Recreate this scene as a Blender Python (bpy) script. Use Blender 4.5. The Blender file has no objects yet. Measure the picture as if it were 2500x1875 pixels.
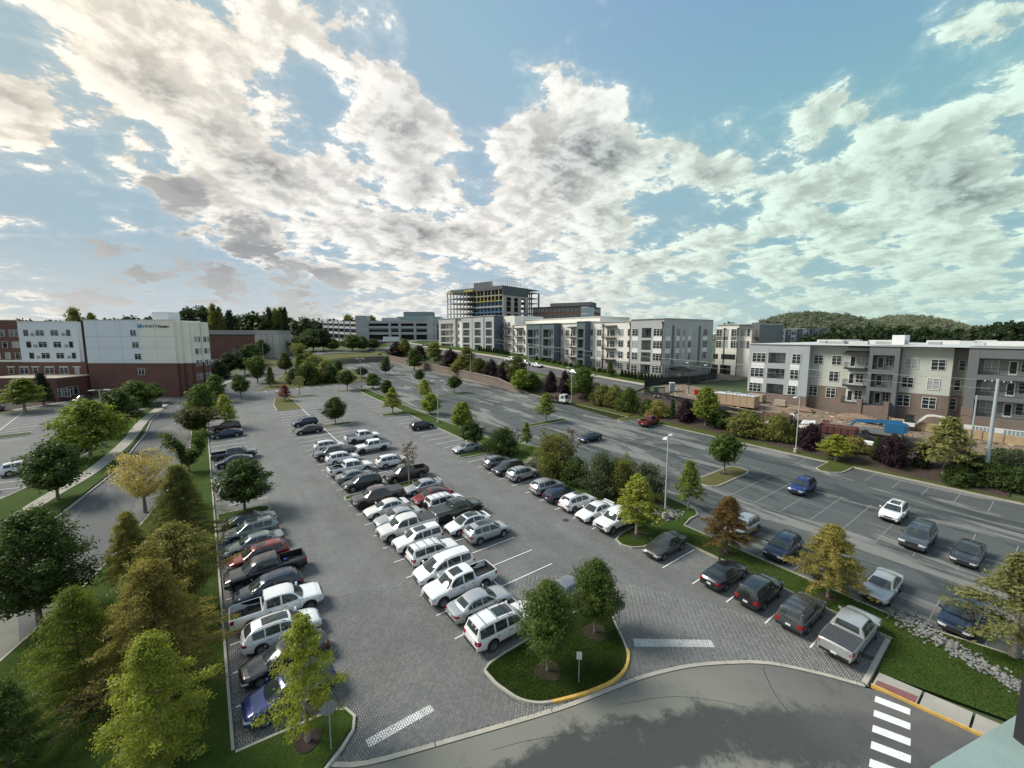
import bpy, math, random
import numpy as np
from mathutils import Vector, Matrix
R = math.radians
random.seed(7); np.random.seed(7)
S = bpy.context.scene
C = S.collection

# ------------------------------------------------------------------ camera
EYE = 21.4; PITCH = .116; YAW = .6335; FPX = 1030.0
cam = bpy.data.objects.new('camera', bpy.data.cameras.new('camera')); C.objects.link(cam)
cam.data.sensor_width = 36; cam.data.lens = 36 * FPX / 2500
cam.data.clip_start = .05; cam.data.clip_end = 9000
cam.location = (0, 0, EYE); cam.rotation_euler = (math.pi / 2 - PITCH, 0, -YAW)
S.camera = cam
S.render.engine = 'CYCLES'
S.view_settings.view_transform = 'Standard'; S.view_settings.look = 'None'
S.view_settings.gamma = 1; S.view_settings.use_curve_mapping = False
S.view_settings.exposure = EXPOSURE = 1.08

# ------------------------------------------------------------------ sun and sky
SUN_AZ = R(-42)      # from +Y towards -X: ahead and to the left, outside the frame
SUN_EL = R(42)
SUN_DIR = Vector((math.sin(SUN_AZ) * math.cos(SUN_EL), math.cos(SUN_AZ) * math.cos(SUN_EL), math.sin(SUN_EL)))
sun = bpy.data.objects.new('sun', bpy.data.lights.new('sun', 'SUN')); C.objects.link(sun)
sun.data.energy = 2.2; sun.data.angle = R(21); sun.data.color = (1, .95, .87)
sun.rotation_euler = (-SUN_DIR).to_track_quat('-Z', 'Y').to_euler()
sun.location = (-40, 60, 90)

class NT:
    """small node-tree writer"""
    def __init__(s, tree): s.t = tree; s.n = tree.nodes; s.l = tree.links
    def new(s, typ, **kw):
        n = s.n.new(typ)
        for k, v in kw.items(): setattr(n, k, v)
        return n
    def put(s, sock, v):
        if hasattr(v, 'is_output') or isinstance(v, bpy.types.NodeSocket): s.l.new(v, sock)
        else:
            try: sock.default_value = v
            except Exception: sock.default_value = (*v, 1) if len(v) == 3 else v
    def m(s, op, a, b=None, c=None, clamp=False):
        n = s.new('ShaderNodeMath', operation=op, use_clamp=clamp)
        for i, v in enumerate((a, b, c)):
            if v is not None: s.put(n.inputs[i], v)
        return n.outputs[0]
    def vm(s, op, a, b=None):
        n = s.new('ShaderNodeVectorMath', operation=op)
        s.put(n.inputs[0], a)
        if b is not None:
            s.put(n.inputs[3] if op == 'SCALE' else n.inputs[1], b)
        return n.outputs['Value'] if op in ('DOT_PRODUCT', 'LENGTH', 'DISTANCE') else n.outputs[0]
    def noise(s, vec, scale, detail=4, rough=.5, dist=0, dim='3D', lac=2.0):
        n = s.new('ShaderNodeTexNoise', noise_dimensions=dim)
        if vec is not None: s.l.new(vec, n.inputs['Vector'])
        n.inputs['Scale'].default_value = scale; n.inputs['Detail'].default_value = detail
        n.inputs['Roughness'].default_value = rough; n.inputs['Distortion'].default_value = dist
        n.inputs['Lacunarity'].default_value = lac
        return n.outputs[0]
    def mr(s, v, a, b, c=0, d=1, smooth=False):
        n = s.new('ShaderNodeMapRange', interpolation_type='SMOOTHSTEP' if smooth else 'LINEAR')
        s.put(n.inputs[0], v)
        for i, q in enumerate((a, b, c, d)): s.put(n.inputs[i + 1], q)
        return n.outputs[0]
    def mix(s, f, a, b, mode='MIX'):
        n = s.new('ShaderNodeMix', data_type='RGBA', blend_type=mode)
        s.put(n.inputs[0], f); s.put(n.inputs[6], a); s.put(n.inputs[7], b)
        return n.outputs[2]

def pxdir(x, y):
    cp, sp = math.cos(PITCH), math.sin(PITCH)
    fw = Vector((math.sin(YAW) * cp, math.cos(YAW) * cp, -sp)); rt = Vector((math.cos(YAW), -math.sin(YAW), 0))
    up = Vector((math.sin(YAW) * sp, math.cos(YAW) * sp, cp))
    return fw * FPX + rt * (x - 1250) - up * (y - 937.5)

world = bpy.data.worlds.new('World'); S.world = world; world.use_nodes = True
W = NT(world.node_tree); W.n.clear()
wout = W.new('ShaderNodeOutputWorld'); bg = W.new('ShaderNodeBackground'); bg.inputs[1].default_value = .1
W.l.new(bg.outputs[0], wout.inputs[0])
sky = W.new('ShaderNodeTexSky', sky_type='NISHITA', sun_disc=False)
sky.sun_elevation = SUN_EL; sky.sun_rotation = SUN_AZ; sky.altitude = 200; sky.air_density = 1.2; sky.dust_density = 1.0; sky.ozone_density = 3.5
tc = W.new('ShaderNodeTexCoord'); gen = tc.outputs['Generated']
sep = W.new('ShaderNodeSeparateXYZ'); W.l.new(gen, sep.inputs[0])
zz = W.m('MAXIMUM', sep.outputs[2], 0.0)
zd = W.m('ADD', zz, .26)
cmb = W.new('ShaderNodeCombineXYZ')
W.l.new(W.m('DIVIDE', sep.outputs[0], zd), cmb.inputs[0]); W.l.new(W.m('DIVIDE', sep.outputs[1], zd), cmb.inputs[1])
uv = cmb.outputs[0]
def density(vec, n):
    big = W.noise(vec, 1.7, 1.5, .5, .25)
    det = W.noise(vec, 5.0, n, .60, .15, lac=2.2)
    return W.m('ADD', W.m('MULTIPLY', big, .70), W.m('MULTIPLY', det, 1.22))
d0 = density(uv, 10)
so = Vector((SUN_DIR.x, SUN_DIR.y, 0)).normalized() * .045
d1 = density(W.vm('ADD', uv, tuple(so)), 4)
# the cloud field as it lay that afternoon: banks and clear lanes (picture place, reach, amount)
CLOUD_FIELD = [
    (150, 100, 330, .12), (420, 60, 220, .09), (600, 330, 220, .12), (330, 250, 150, .05), (740, 120, 200, .11), (900, 180, 120, .10), (1030, 330, 120, .16), (980, 480, 170, .12), (700, 480, 170, .10),
    (800, 620, 220, .07), (1400, 190, 150, .13), (1340, 330, 150, .17), (1500, 420, 160, .15), (1260, 540, 150, .10), (1440, 590, 280, .11), (1760, 330, 110, .13), (1800, 500, 130, .09), (2080, 330, 170, .11), (2300, 420, 280, .13),
    (2420, 130, 200, .10), (1480, 20, 45, .12), (1850, 140, 70, .08), (2100, 580, 340, .10), (30, 330, 130, .09), (620, 590, 60, .12), (430, 490, 50, .12), (1090, 150, 30, .10),
    (1190, 110, 150, -.17), (1660, 90, 270, -.19), (1130, 440, 70, -.20), (1165, 290, 50, -.12), (1610, 480, 90, -.20), (1900, 220, 90, -.10), (210, 330, 70, -.13), (90, 480, 150, -.12), (560, 60, 60, -.13),
    (710, 270, 100, -.13), (1050, 150, 50, -.10), (250, 560, 130, -.08), (2080, 20, 170, -.13), (2250, 250, 60, -.08), (480, 200, 60, -.10), (860, 330, 50, -.08), (1250, -200, 300, -.1)]
bias = None
for (px, py, rad, amt) in CLOUD_FIELD:
    dv = pxdir(px, py).normalized(); dv2 = pxdir(px + rad, py).normalized()
    dt = W.vm('DOT_PRODUCT', gen, tuple(dv))
    b = W.mr(dt, math.cos(dv.angle(dv2) * 1.5), 1, 0, amt, True)
    bias = b if bias is None else W.m('ADD', bias, b)
low = W.mr(sep.outputs[2], .34, .04, 0, .07, True)      # cloud seen edge-on closes up towards the horizon
dd = W.m('ADD', W.m('ADD', d0, bias), low)
TH = 1.015
cov = W.m('MAXIMUM', W.mr(dd, TH, TH + .085, 0, 1, True), W.mr(dd, TH - .13, TH + .1, 0, .30, True))
thick = W.mr(dd, TH + .08, TH + .42, 0, 1, True)
lit = W.mr(W.m('SUBTRACT', d0, d1), -.13, .13, 0, 1, True)
soft = W.noise(uv, 1.7, 2, .5)
shade = W.m('MULTIPLY', W.m('MULTIPLY', thick, W.mr(soft, .34, .60, .10, 1.0)), W.mr(lit, 0, 1, 1.0, .55))
ccol = W.mix(shade, (4.45, 4.38, 4.16), (1.5, 1.58, 1.68))
ccol = W.mix(1.0, ccol, W.mr(lit, 0, 1, .74, 1.13), 'MULTIPLY')
# small dark scud under the bank
for (px, py, rad) in ((610, 590, 125), (425, 490, 105), (450, 670, 150), (660, 710, 180), (800, 715, 90), (250, 690, 170)):
    dv = pxdir(px, py).normalized(); dv2 = pxdir(px + rad, py).normalized()
    k_ = W.mr(W.vm('DOT_PRODUCT', gen, tuple(dv)), math.cos(dv.angle(dv2)), 1, 0, 1, True)
    ccol = W.mix(W.m('MULTIPLY', W.m('MULTIPLY', W.mr(W.m('ADD', k_, W.m('MULTIPLY', W.m('SUBTRACT', d0, .97), 4.5)), .35, 1.0, 0, 1, True), W.mr(k_, 0, .4)), .8), ccol, (1.45, 1.53, 1.65))
skyc = W.mix(1.0, W.mix(1.0, sky.outputs[0], (1.55, 2.25, 3.0), 'DARKEN'), (.92, .99, .97), 'MULTIPLY')
skyc = W.mix(W.mr(sep.outputs[2], .9, .1, .10, .34), skyc, (2.5, 2.9, 3.15))
col = W.mix(cov, skyc, ccol)
# thin high haze close to the horizon
col = W.mix(W.mr(sep.outputs[2], .20, 0, 0, .6, True), col, (3.4, 3.45, 3.32))
# teal mixed into the right-hand sky for the window-glass tint; warmer near the sun
azr = W.vm('DOT_PRODUCT', gen, tuple(Vector((math.sin(YAW + R(62)), math.cos(YAW + R(62)), .1)).normalized()))
col = W.mix(W.mr(azr, .42, 1.0, 0, 1, True), col, W.mix(1.0, col, (.74, .95, .88), 'MULTIPLY'))
azl = W.vm('DOT_PRODUCT', gen, tuple(SUN_DIR))
col = W.mix(W.mr(azl, .55, 1.0, 0, 1, True), col, W.mix(1.0, col, (1.16, 1.07, .92), 'MULTIPLY'))
W.l.new(col, bg.inputs[0])
world.cycles.sampling_method = 'MANUAL'; world.cycles.sample_map_resolution = 1024

# ------------------------------------------------------------------ helpers
class MB:
    """collects geometry of one mesh object"""
    def __init__(s): s.v = []; s.f = []; s.mi = []; s.k = 0
    def add(s, vs, fs):
        n = len(s.v); s.v += [tuple(p) for p in vs]
        for q in fs: s.f.append(tuple(n + i for i in q)); s.mi.append(s.k)
        return s
    def box(s, x0, x1, y0, y1, z0, z1):
        return s.add([(x0,y0,z0),(x1,y0,z0),(x1,y1,z0),(x0,y1,z0),(x0,y0,z1),(x1,y0,z1),(x1,y1,z1),(x0,y1,z1)],
              [(0,3,2,1),(4,5,6,7),(0,1,5,4),(1,2,6,5),(2,3,7,6),(3,0,4,7)])
    def xbox(s, M, sx, sy, sz):
        P = [M @ Vector((a*sx/2, b*sy/2, c*sz/2)) for c in (-1,1) for a,b in ((-1,-1),(1,-1),(1,1),(-1,1))]
        return s.add(P, [(0,3,2,1),(4,5,6,7),(0,1,5,4),(1,2,6,5),(2,3,7,6),(3,0,4,7)])
    def beam(s, a, b, w, h=None):
        a = Vector(a); b = Vector(b); d = b - a; h = h or w
        q = d.to_track_quat('X', 'Z').to_matrix().to_4x4(); q.translation = (a + b) / 2
        return s.xbox(q, d.length, w, h)
    def tube(s, pts, rad, n=8, cap=True):
        pts = [Vector(p) for p in pts]
        if not hasattr(rad, '__len__'): rad = [rad] * len(pts)
        rings = []; base = len(s.v); up = Vector((0, 0, 1))
        for i, p in enumerate(pts):
            d = (pts[min(i+1, len(pts)-1)] - pts[max(i-1, 0)]).normalized()
            a = d.cross(up if abs(d.z) < .95 else Vector((1, 0, 0))).normalized(); b = d.cross(a)
            for k in range(n):
                t = 2 * math.pi * k / n
                s.v.append(tuple(p + (a * math.cos(t) + b * math.sin(t)) * rad[i]))
        for i in range(len(pts) - 1):
            for k in range(n):
                q = base + i*n
                s.f.append((q+k, q+(k+1) % n, q+n+(k+1) % n, q+n+k)); s.mi.append(s.k)
        if cap:
            s.f.append(tuple(base + k for k in range(n-1, -1, -1))); s.mi.append(s.k)
            q = base + (len(pts)-1)*n; s.f.append(tuple(q + k for k in range(n))); s.mi.append(s.k)
        return s
    def cyl(s, x, y, z0, z1, r0, r1=None, n=12): return s.tube([(x,y,z0),(x,y,z1)], [r0, r0 if r1 is None else r1], n)
    def prism(s, poly, z0, z1, bottom=False):
        """poly: (x, y) ccw; z0/z1 numbers or functions of (x, y)"""
        f0 = z0 if callable(z0) else (lambda x, y: z0); f1 = z1 if callable(z1) else (lambda x, y: z1)
        n = len(poly)
        vs = [(x, y, f0(x, y)) for x, y in poly] + [(x, y, f1(x, y)) for x, y in poly]
        fs = [(i, (i+1) % n, n+(i+1) % n, n+i) for i in range(n)] + [tuple(range(n, 2*n))]
        if bottom: fs.append(tuple(range(n-1, -1, -1)))
        return s.add(vs, fs)
    def grid(s, rows):
        n = len(rows[0])
        vs = [p for r in rows for p in r]
        return s.add(vs, [(i*n+j, i*n+j+1, (i+1)*n+j+1, (i+1)*n+j) for i in range(len(rows)-1) for j in range(n-1)])
    def mesh(s, name, mats, smooth=None):
        me = bpy.data.meshes.new(name); me.from_pydata(s.v, [], s.f)
        for m_ in (mats if isinstance(mats, (list, tuple)) else [mats]): me.materials.append(m_)
        if any(s.mi): me.polygons.foreach_set('material_index', s.mi)
        if smooth is not None:
            me.polygons.foreach_set('use_smooth', [True] * len(me.polygons))
            if smooth < 179: me.set_sharp_from_angle(angle=R(smooth))
        me.update(); return me
    def obj(s, name, mats, parent=None, smooth=None, **kw): return link(name, s.mesh(name, mats, smooth), parent, **kw)

def link(name, me, parent=None, loc=None, rot=None, scale=None, mat=None):
    o = bpy.data.objects.new(name, me); C.objects.link(o)
    if parent is not None: o.parent = parent
    if loc is not None: o.location = loc
    if rot is not None: o.rotation_euler = rot
    if scale is not None: o.scale = scale
    if mat is not None:
        o.material_slots[0].link = 'OBJECT'; o.material_slots[0].material = mat
    return o
def tag(o, label=None, cat=None, group=None, kind=None):
    if label: o['label'] = label
    if cat: o['category'] = cat
    if group: o['group'] = group
    if kind: o['kind'] = kind
    return o
def thing(name, label, cat, loc=(0, 0, 0), rot=(0, 0, 0), group=None):
    o = link(name, None, loc=loc, rot=rot); o.empty_display_size = .3
    return tag(o, label, cat, group)

# ------------------------------------------------------------------ materials
MATS = {}
def mat(name, col, rough=.8, var=.12, scale=3.0, bump=0.0, bscale=None, metal=0, coat=0, spec=None, island=0, objvar=0, detail=5, hue=None):
    """principled; colour varied by noise in world space, per island and per object"""
    if name in MATS: return MATS[name]
    m = bpy.data.materials.new(name); m.use_nodes = True; N = NT(m.node_tree)
    b = N.n['Principled BSDF']
    pos = N.new('ShaderNodeNewGeometry')
    tco = N.new('ShaderNodeTexCoord')
    c = tuple(col)
    src = c
    if var:
        nz = N.noise(pos.outputs['Position'], scale, detail, .6)
        src = N.mix(N.mr(nz, .25, .75), tuple(max(0, q*(1-var)) for q in c), tuple(min(1, q*(1+var)) for q in c))
    if island:
        rv = N.mr(pos.outputs['Random Per Island'], 0, 1, 1-island, 1+island)
        src = N.mix(1.0, src, rv, 'MULTIPLY')
        if hue: src = N.mix(N.mr(N.noise(pos.outputs['Random Per Island'], 37, 0, dim='1D') if 0 else pos.outputs['Random Per Island'], .55, 1, 0, .8), src, hue)
    if objvar:
        oi = N.new('ShaderNodeObjectInfo')
        src = N.mix(1.0, src, N.mr(oi.outputs['Random'], 0, 1, 1-objvar, 1+objvar), 'MULTIPLY')
    N.put(b.inputs['Base Color'], src)
    b.inputs['Roughness'].default_value = rough; b.inputs['Metallic'].default_value = metal
    if coat: b.inputs['Coat Weight'].default_value = coat; b.inputs['Coat Roughness'].default_value = .04
    if spec is not None: b.inputs['Specular IOR Level'].default_value = spec
    if bump:
        bn = N.new('ShaderNodeBump'); bn.inputs['Strength'].default_value = bump; bn.inputs['Distance'].default_value = .02
        N.l.new(N.noise(pos.outputs['Position'], bscale or scale*6, 4, .6), bn.inputs['Height'])
        N.l.new(bn.outputs[0], b.inputs['Normal'])
    MATS[name] = m; return m

def brickmat(name, c1, c2, mortar, bw, bh, ms=.008, axis='XZ', rough=.85, var=.2, vscale=.4):
    """coursed brick or block for walls seen from far off; object coordinates"""
    if name in MATS: return MATS[name]
    m = bpy.data.materials.new(name); m.use_nodes = True; N = NT(m.node_tree); b = N.n['Principled BSDF']
    g = N.new('ShaderNodeNewGeometry'); sp_ = N.new('ShaderNodeSeparateXYZ'); N.l.new(g.outputs['Position'], sp_.inputs[0])
    cb = N.new('ShaderNodeCombineXYZ')
    if axis == 'XZ': N.l.new(N.m('ADD', sp_.outputs[0], sp_.outputs[1]), cb.inputs[0]); N.l.new(sp_.outputs[2], cb.inputs[1])
    else: N.l.new(sp_.outputs[0], cb.inputs[0]); N.l.new(sp_.outputs[1], cb.inputs[1])
    t = N.new('ShaderNodeTexBrick'); N.l.new(cb.outputs[0], t.inputs['Vector'])
    t.inputs['Color1'].default_value = (*c1, 1); t.inputs['Color2'].default_value = (*c2, 1); t.inputs['Mortar'].default_value = (*mortar, 1)
    t.inputs['Scale'].default_value = 1; t.inputs['Brick Width'].default_value = bw; t.inputs['Row Height'].default_value = bh
    t.inputs['Mortar Size'].default_value = ms
    nz = N.noise(g.outputs['Position'], vscale, 5, .6)
    N.put(b.inputs['Base Color'], N.mix(1.0, t.outputs[0], N.mr(nz, .25, .75, 1-var, 1+var), 'MULTIPLY'))
    b.inputs['Roughness'].default_value = rough
    MATS[name] = m; return m

def stainmat(name, base, dark, pale, rough=.85, sc=.35, stretch=(1, 1, 1), lo=.42, hi=.5, fine=.16, pale_amt=.8, dark_amt=.9, pave=None):
    """worn asphalt: dark damp patches and pale worn patches with ragged edges, fine aggregate speckle"""
    if name in MATS: return MATS[name]
    m = bpy.data.materials.new(name); m.use_nodes = True; N = NT(m.node_tree); b = N.n['Principled BSDF']
    g = N.new('ShaderNodeNewGeometry'); P = g.outputs['Position']
    v = N.vm('MULTIPLY', P, stretch)
    a = N.noise(v, sc, 9, .66, .6); c = N.noise(N.vm('ADD', v, (37.1, 11.7, 5.0)), sc*.8, 9, .68, .8)
    col = N.mix(N.m('MULTIPLY', N.mr(a, lo, lo-.06, 0, 1, True), dark_amt), base, dark)
    col = N.mix(N.m('MULTIPLY', N.mr(c, hi+.06, hi+.12, 0, 1, True), pale_amt), col, pale)
    big = N.noise(P, .06, 3, .5)
    col = N.mix(1.0, col, N.mr(big, .3, .7, .86, 1.14), 'MULTIPLY')
    f = N.noise(P, 45, 3, .7)
    col = N.mix(1.0, col, N.mr(f, .3, .7, 1-fine, 1+fine), 'MULTIPLY')
    N.put(b.inputs['Base Color'], col)
    N.put(b.inputs['Roughness'], N.mr(a, lo-.05, lo+.02, rough-.12, rough)); b.inputs['Specular IOR Level'].default_value = .25
    MATS[name] = m; return m

# ------------------------------------------------------------------ terrain
SB, SA = .035, .02
def smooth(a, b, x):
    t = min(1, max(0, (x - a) / (b - a))); return t*t*(3 - 2*t)
def plane(x, y): return SB * y + SA * x
WALLX, WALLY = 74.2, 203.0
def ground(x, y):
    """height of the land; the car parks lie on one tilted plane, a bank rises to the east and north of them"""
    yc = y if y < 230 else 230 + 140 * (1 - math.exp(-(y - 230) / 140))
    xc = max(-90, min(x, 76))
    z = SB * max(yc, -60) + SA * xc
    up = 3.3 + 2.0 * min(1, max(0, (y - 18) / 48)) + 2.6 * smooth(60, 150, y)
    if x > 76.2:
        z += up * (.62 * smooth(76.2, 86, x) + .38 * smooth(84, 99, x))
    w = smooth(92, 104, y)
    if x > WALLX and w > 0: z += w * 1.0 * (1 - smooth(75, 84, x)) * min(1, (x - WALLX) / .2)
    if y > WALLY:
        k = smooth(30, 55, x)
        z += (2.4 * k + smooth(205, 250, y) * 1.0) * (1 - .7*smooth(76, 84, x))
    z += 3.0 * smooth(150, 190, y) * (1 - smooth(-30, -6, x)) * 0
    return z
def on(px, py, dz=0.0):
    """the place on the land that lies behind a picture point"""
    d = pxdir(px, py) / FPX; t = 12.0
    while t < 900:
        x, y, z = d.x*t, d.y*t, EYE + d.z*t
        if z <= ground(x, y) + dz:
            lo, hi = t - 1.0, t
            for _ in range(24):
                mm = (lo + hi) / 2
                if EYE + d.z*mm <= ground(d.x*mm, d.y*mm) + dz: hi = mm
                else: lo = mm
            return Vector((d.x*hi, d.y*hi, EYE + d.z*hi))
        t += 1.0
    return Vector((d.x*900, d.y*900, EYE + d.z*900))
def depth_at(px, py, D):
    d = pxdir(px, py) * (D / FPX); return Vector((d.x, d.y, EYE + d.z))
def zpix(p, py):
    """height z, on the vertical through p, that shows at picture row py"""
    lo, hi = -20.0, 140.0
    for _ in range(40):
        m_ = (lo + hi) / 2
        if row(p.x, p.y, m_) > py: lo = m_
        else: hi = m_
    return m_
def row(x, y, z):
    cp, sp = math.cos(PITCH), math.sin(PITCH)
    h = math.sin(YAW)*x + math.cos(YAW)*y
    return 937.5 - FPX * (h*sp + (z-EYE)*cp) / (h*cp - (z-EYE)*sp)
def yline(px, X):
    """Y of the vertical through picture column px on the wall plane x = X"""
    r_ = (px - 1250) / FPX * (1/ math.cos(PITCH)) * math.cos(PITCH)
    return X * (math.cos(YAW) - math.sin(YAW)*r_) / (math.sin(YAW) + math.cos(YAW)*r_)
TILT = Matrix(((1, 0, -SA), (0, 1, -SB), (SA, SB, 1))).to_quaternion()
def lie(rz): return (TILT.to_matrix() @ Matrix.Rotation(rz, 3, 'Z')).to_euler()
# ------------------------------------------------------------------ ground materials
M_far = mat('field_green', (.06, .085, .03), .95, .35, .05)
def lawnmat(name, c1, c2, c3):
    if name in MATS: return MATS[name]
    m = bpy.data.materials.new(name); m.use_nodes = True; N = NT(m.node_tree); b = N.n['Principled BSDF']
    g = N.new('ShaderNodeNewGeometry'); P = g.outputs['Position']
    a = N.noise(P, .35, 6, .62); f = N.noise(P, 14, 5, .75); h = N.noise(P, 60, 2, .7)
    col = N.mix(N.mr(a, .35, .68), c1, c2)
    col = N.mix(N.m('MULTIPLY', N.mr(N.noise(P, .9, 7, .7), .56, .70), .7), col, c3)
    col = N.mix(1.0, col, N.mr(f, .25, .75, .62, 1.38), 'MULTIPLY')
    col = N.mix(1.0, col, N.mr(h, .25, .75, .75, 1.25), 'MULTIPLY')
    N.put(b.inputs['Base Color'], col); b.inputs['Roughness'].default_value = .95; b.inputs['Specular IOR Level'].default_value = .15
    bn = N.new('ShaderNodeBump'); bn.inputs['Strength'].default_value = .8; bn.inputs['Distance'].default_value = .05
    N.l.new(f, bn.inputs['Height']); N.l.new(bn.outputs[0], b.inputs['Normal'])
    MATS[name] = m; return m
M_lawn = lawnmat('lawn', (.034, .062, .009), (.052, .085, .014), (.062, .078, .022))
M_lawn2 = lawnmat('lawn_dry', (.085, .092, .03), (.13, .12, .05), (.16, .13, .07))
M_mulch = mat('mulch', (.035, .022, .016), .95, .45, 9, .8, 30)
M_mulch2 = mat('bank_mulch', (.05, .034, .026), .95, .4, 2.2, .8, 14)
M_soil = stainmat('site_soil', (.20, .155, .115), (.13, .10, .08), (.30, .25, .20), sc=.16, stretch=(1, .5, 1))
M_kerb = mat('kerb_concrete', (.38, .355, .295), .85, .18, 1.6, .25, 20)
M_kerby = mat('kerb_yellow', (.58, .36, .08), .8, .25, 2.5, .2, 20)
M_conc = mat('concrete', (.33, .31, .262), .88, .16, .9, .2, 25)
M_white = mat('road_paint', (.72, .72, .70), .7, .16, 5)
M_wfaint = mat('road_paint_worn', (.20, .212, .205), .8, .25, 4)
M_asph_r = stainmat('asphalt_east', (.088, .098, .095), (.052, .061, .061), (.215, .21, .192), sc=.13, stretch=(2.4, .45, 1), lo=.49, hi=.45, pale_amt=.85)
M_asph_f = stainmat('asphalt_front', (.115, .12, .108), (.066, .074, .073), (.165, .165, .14), sc=.11, stretch=(1, 1, 1), lo=.50, hi=.42, pale_amt=.8)
def bendmat():
    cx_, cy_, r_ = BEND
    m = bpy.data.materials.new('asphalt_bend'); m.use_nodes = True; N = NT(m.node_tree); b = N.n['Principled BSDF']; g = N.new('ShaderNodeNewGeometry'); P = g.outputs['Position']
    flat = N.vm('MULTIPLY', P, (1, 1, 0)); dist = N.m('SUBTRACT', r_, N.vm('DISTANCE', flat, (cx_, cy_, 0)))     # metres in from the pavers
    n1 = N.noise(P, .22, 10, .72, .4); n2 = N.noise(P, .7, 10, .78, .3); f = N.noise(P, 40, 3, .7)
    e = N.m('ADD', dist, N.m('MULTIPLY', N.m('SUBTRACT', n1, .5), 4.2)); e2 = N.m('ADD', e, N.m('MULTIPLY', N.m('SUBTRACT', n2, .5), 2.6))
    pale = N.m('MAXIMUM', N.mr(e2, 2.6, 1.7, 0, 1, True), N.m('MULTIPLY', N.mr(e2, 5.0, 5.9, 0, 1, True), N.mr(n1, .40, .48, 0, 1, True)))
    col = N.mix(pale, (.060, .066, .062), (.190, .190, .160)); col = N.mix(N.m('MULTIPLY', N.mr(n2, .55, .62, 0, 1, True), .35), col, (.13, .132, .122))
    sepx = N.new('ShaderNodeSeparateXYZ'); N.l.new(P, sepx.inputs[0])
    col = N.mix(N.m('MULTIPLY', N.mr(sepx.outputs[0], 22, 29, 0, 1, True), .8), col, N.mix(N.mr(n1, .42, .5), (.082, .081, .084), (.115, .112, .108)))
    col = N.mix(1.0, col, N.mr(f, .3, .7, .84, 1.16), 'MULTIPLY'); N.put(b.inputs['Base Color'], col); b.inputs['Roughness'].default_value = .9; b.inputs['Specular IOR Level'].default_value = .2
    return m
BEND = (5.19, -14.77, 32.6)
M_road = stainmat('asphalt_road', (.108, .112, .11), (.075, .08, .079), (.165, .163, .152), sc=.10, stretch=(2, .5, 1), lo=.42, hi=.50)
def pavermat(name, how):
    m = bpy.data.materials.new(name); m.use_nodes = True; N = NT(m.node_tree); b = N.n['Principled BSDF']; g = N.new('ShaderNodeNewGeometry'); P = g.outputs['Position']
    rv = g.outputs['Random Per Island'] if how == 'island' else N.new('ShaderNodeObjectInfo').outputs['Random']
    c = N.mix(N.mr(rv, 0, 1), (.160, .162, .155), (.224, .223, .210)); c = N.mix(1.0, c, N.mr(N.noise(P, .35, 5, .6), .25, .75, .84, 1.16), 'MULTIPLY')
    st = N.m('MULTIPLY', N.mr(N.noise(P, 1.3, 9, .8), .60, .68, 0, 1, True), N.mr(N.noise(P, .16, 2, .5), .42, .58, 0, .75))     # leaf and oil stains gather in patches
    c = N.mix(st, c, (.045, .045, .042)); N.put(b.inputs['Base Color'], c); b.inputs['Roughness'].default_value = .85; b.inputs['Specular IOR Level'].default_value = .3
    return m
M_paver = pavermat('paver', 'island')
M_joint = mat('joint_sand', (.065, .063, .055), .95, .3, 8)
# pavers beyond the reach of the eye
m = bpy.data.materials.new('paver_far'); m.use_nodes = True; MATS['paver_far'] = m; N = NT(m.node_tree); b = N.n['Principled BSDF']
g = N.new('ShaderNodeNewGeometry'); P = g.outputs['Position']
t = N.new('ShaderNodeTexBrick'); N.l.new(P, t.inputs['Vector']); t.inputs['Scale'].default_value = 1
t.inputs['Color1'].default_value = (.172, .172, .163, 1); t.inputs['Color2'].default_value = (.132, .134, .129, 1); t.inputs['Mortar'].default_value = (.085, .085, .075, 1)
t.inputs['Brick Width'].default_value = .22; t.inputs['Row Height'].default_value = .11; t.inputs['Mortar Size'].default_value = .008
c_ = N.mix(1.0, t.outputs[0], N.mr(N.noise(P, .35, 5, .6), .25, .75, .84, 1.16), 'MULTIPLY')
c_ = N.mix(N.m('MULTIPLY', N.mr(N.noise(P, 1.3, 9, .8), .60, .68, 0, 1, True), N.mr(N.noise(P, .16, 2, .5), .42, .58, .1, .8)), c_, (.05, .05, .046))
c_ = N.mix(1.0, c_, N.mr(N.noise(N.vm('MULTIPLY', P, (1.6, .12, 1)), .5, 4, .6), .3, .7, .90, 1.10), 'MULTIPLY')
c_ = N.mix(1.0, c_, N.mr(N.noise(P, .05, 3, .5), .3, .7, .92, 1.10), 'MULTIPLY')
N.put(b.inputs['Base Color'], c_); b.inputs['Roughness'].default_value = .85
M_paverfar = m

# ------------------------------------------------------------------ the land
def gridcoords(a, b, fine, lo, hi, coarse):
    out = []; x = a
    while x < b - 1e-6:
        out.append(x); x += fine if lo <= x < hi else coarse
    out.append(b); return out
xs = gridcoords(-900, 2600, 2.0, 70, 106, 12); xs = sorted(set([x for x in xs if not 60 < x < 130] + list(np.arange(60, 130, 1.5)) + [WALLX, WALLX + .2]))
ys = sorted(set(list(np.arange(-80, 300, 3.0)) + list(np.arange(300, 2400, 60)) + [WALLY, WALLY + .2]))
xs = sorted(set([x for x in np.arange(-900, 2600, 100)] + list(np.arange(-100, 60, 6.0)) + list(np.arange(60, 130, 1.5)) + list(np.arange(130, 400, 20)) + [WALLX, WALLX + .2]))
mb = MB(); mb.grid([[(x, y, ground(x, y) - .16) for x in xs] for y in ys])
land = mb.obj('ground', M_far, smooth=179); tag(land, kind='structure')
land.data.flip_normals()

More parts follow.
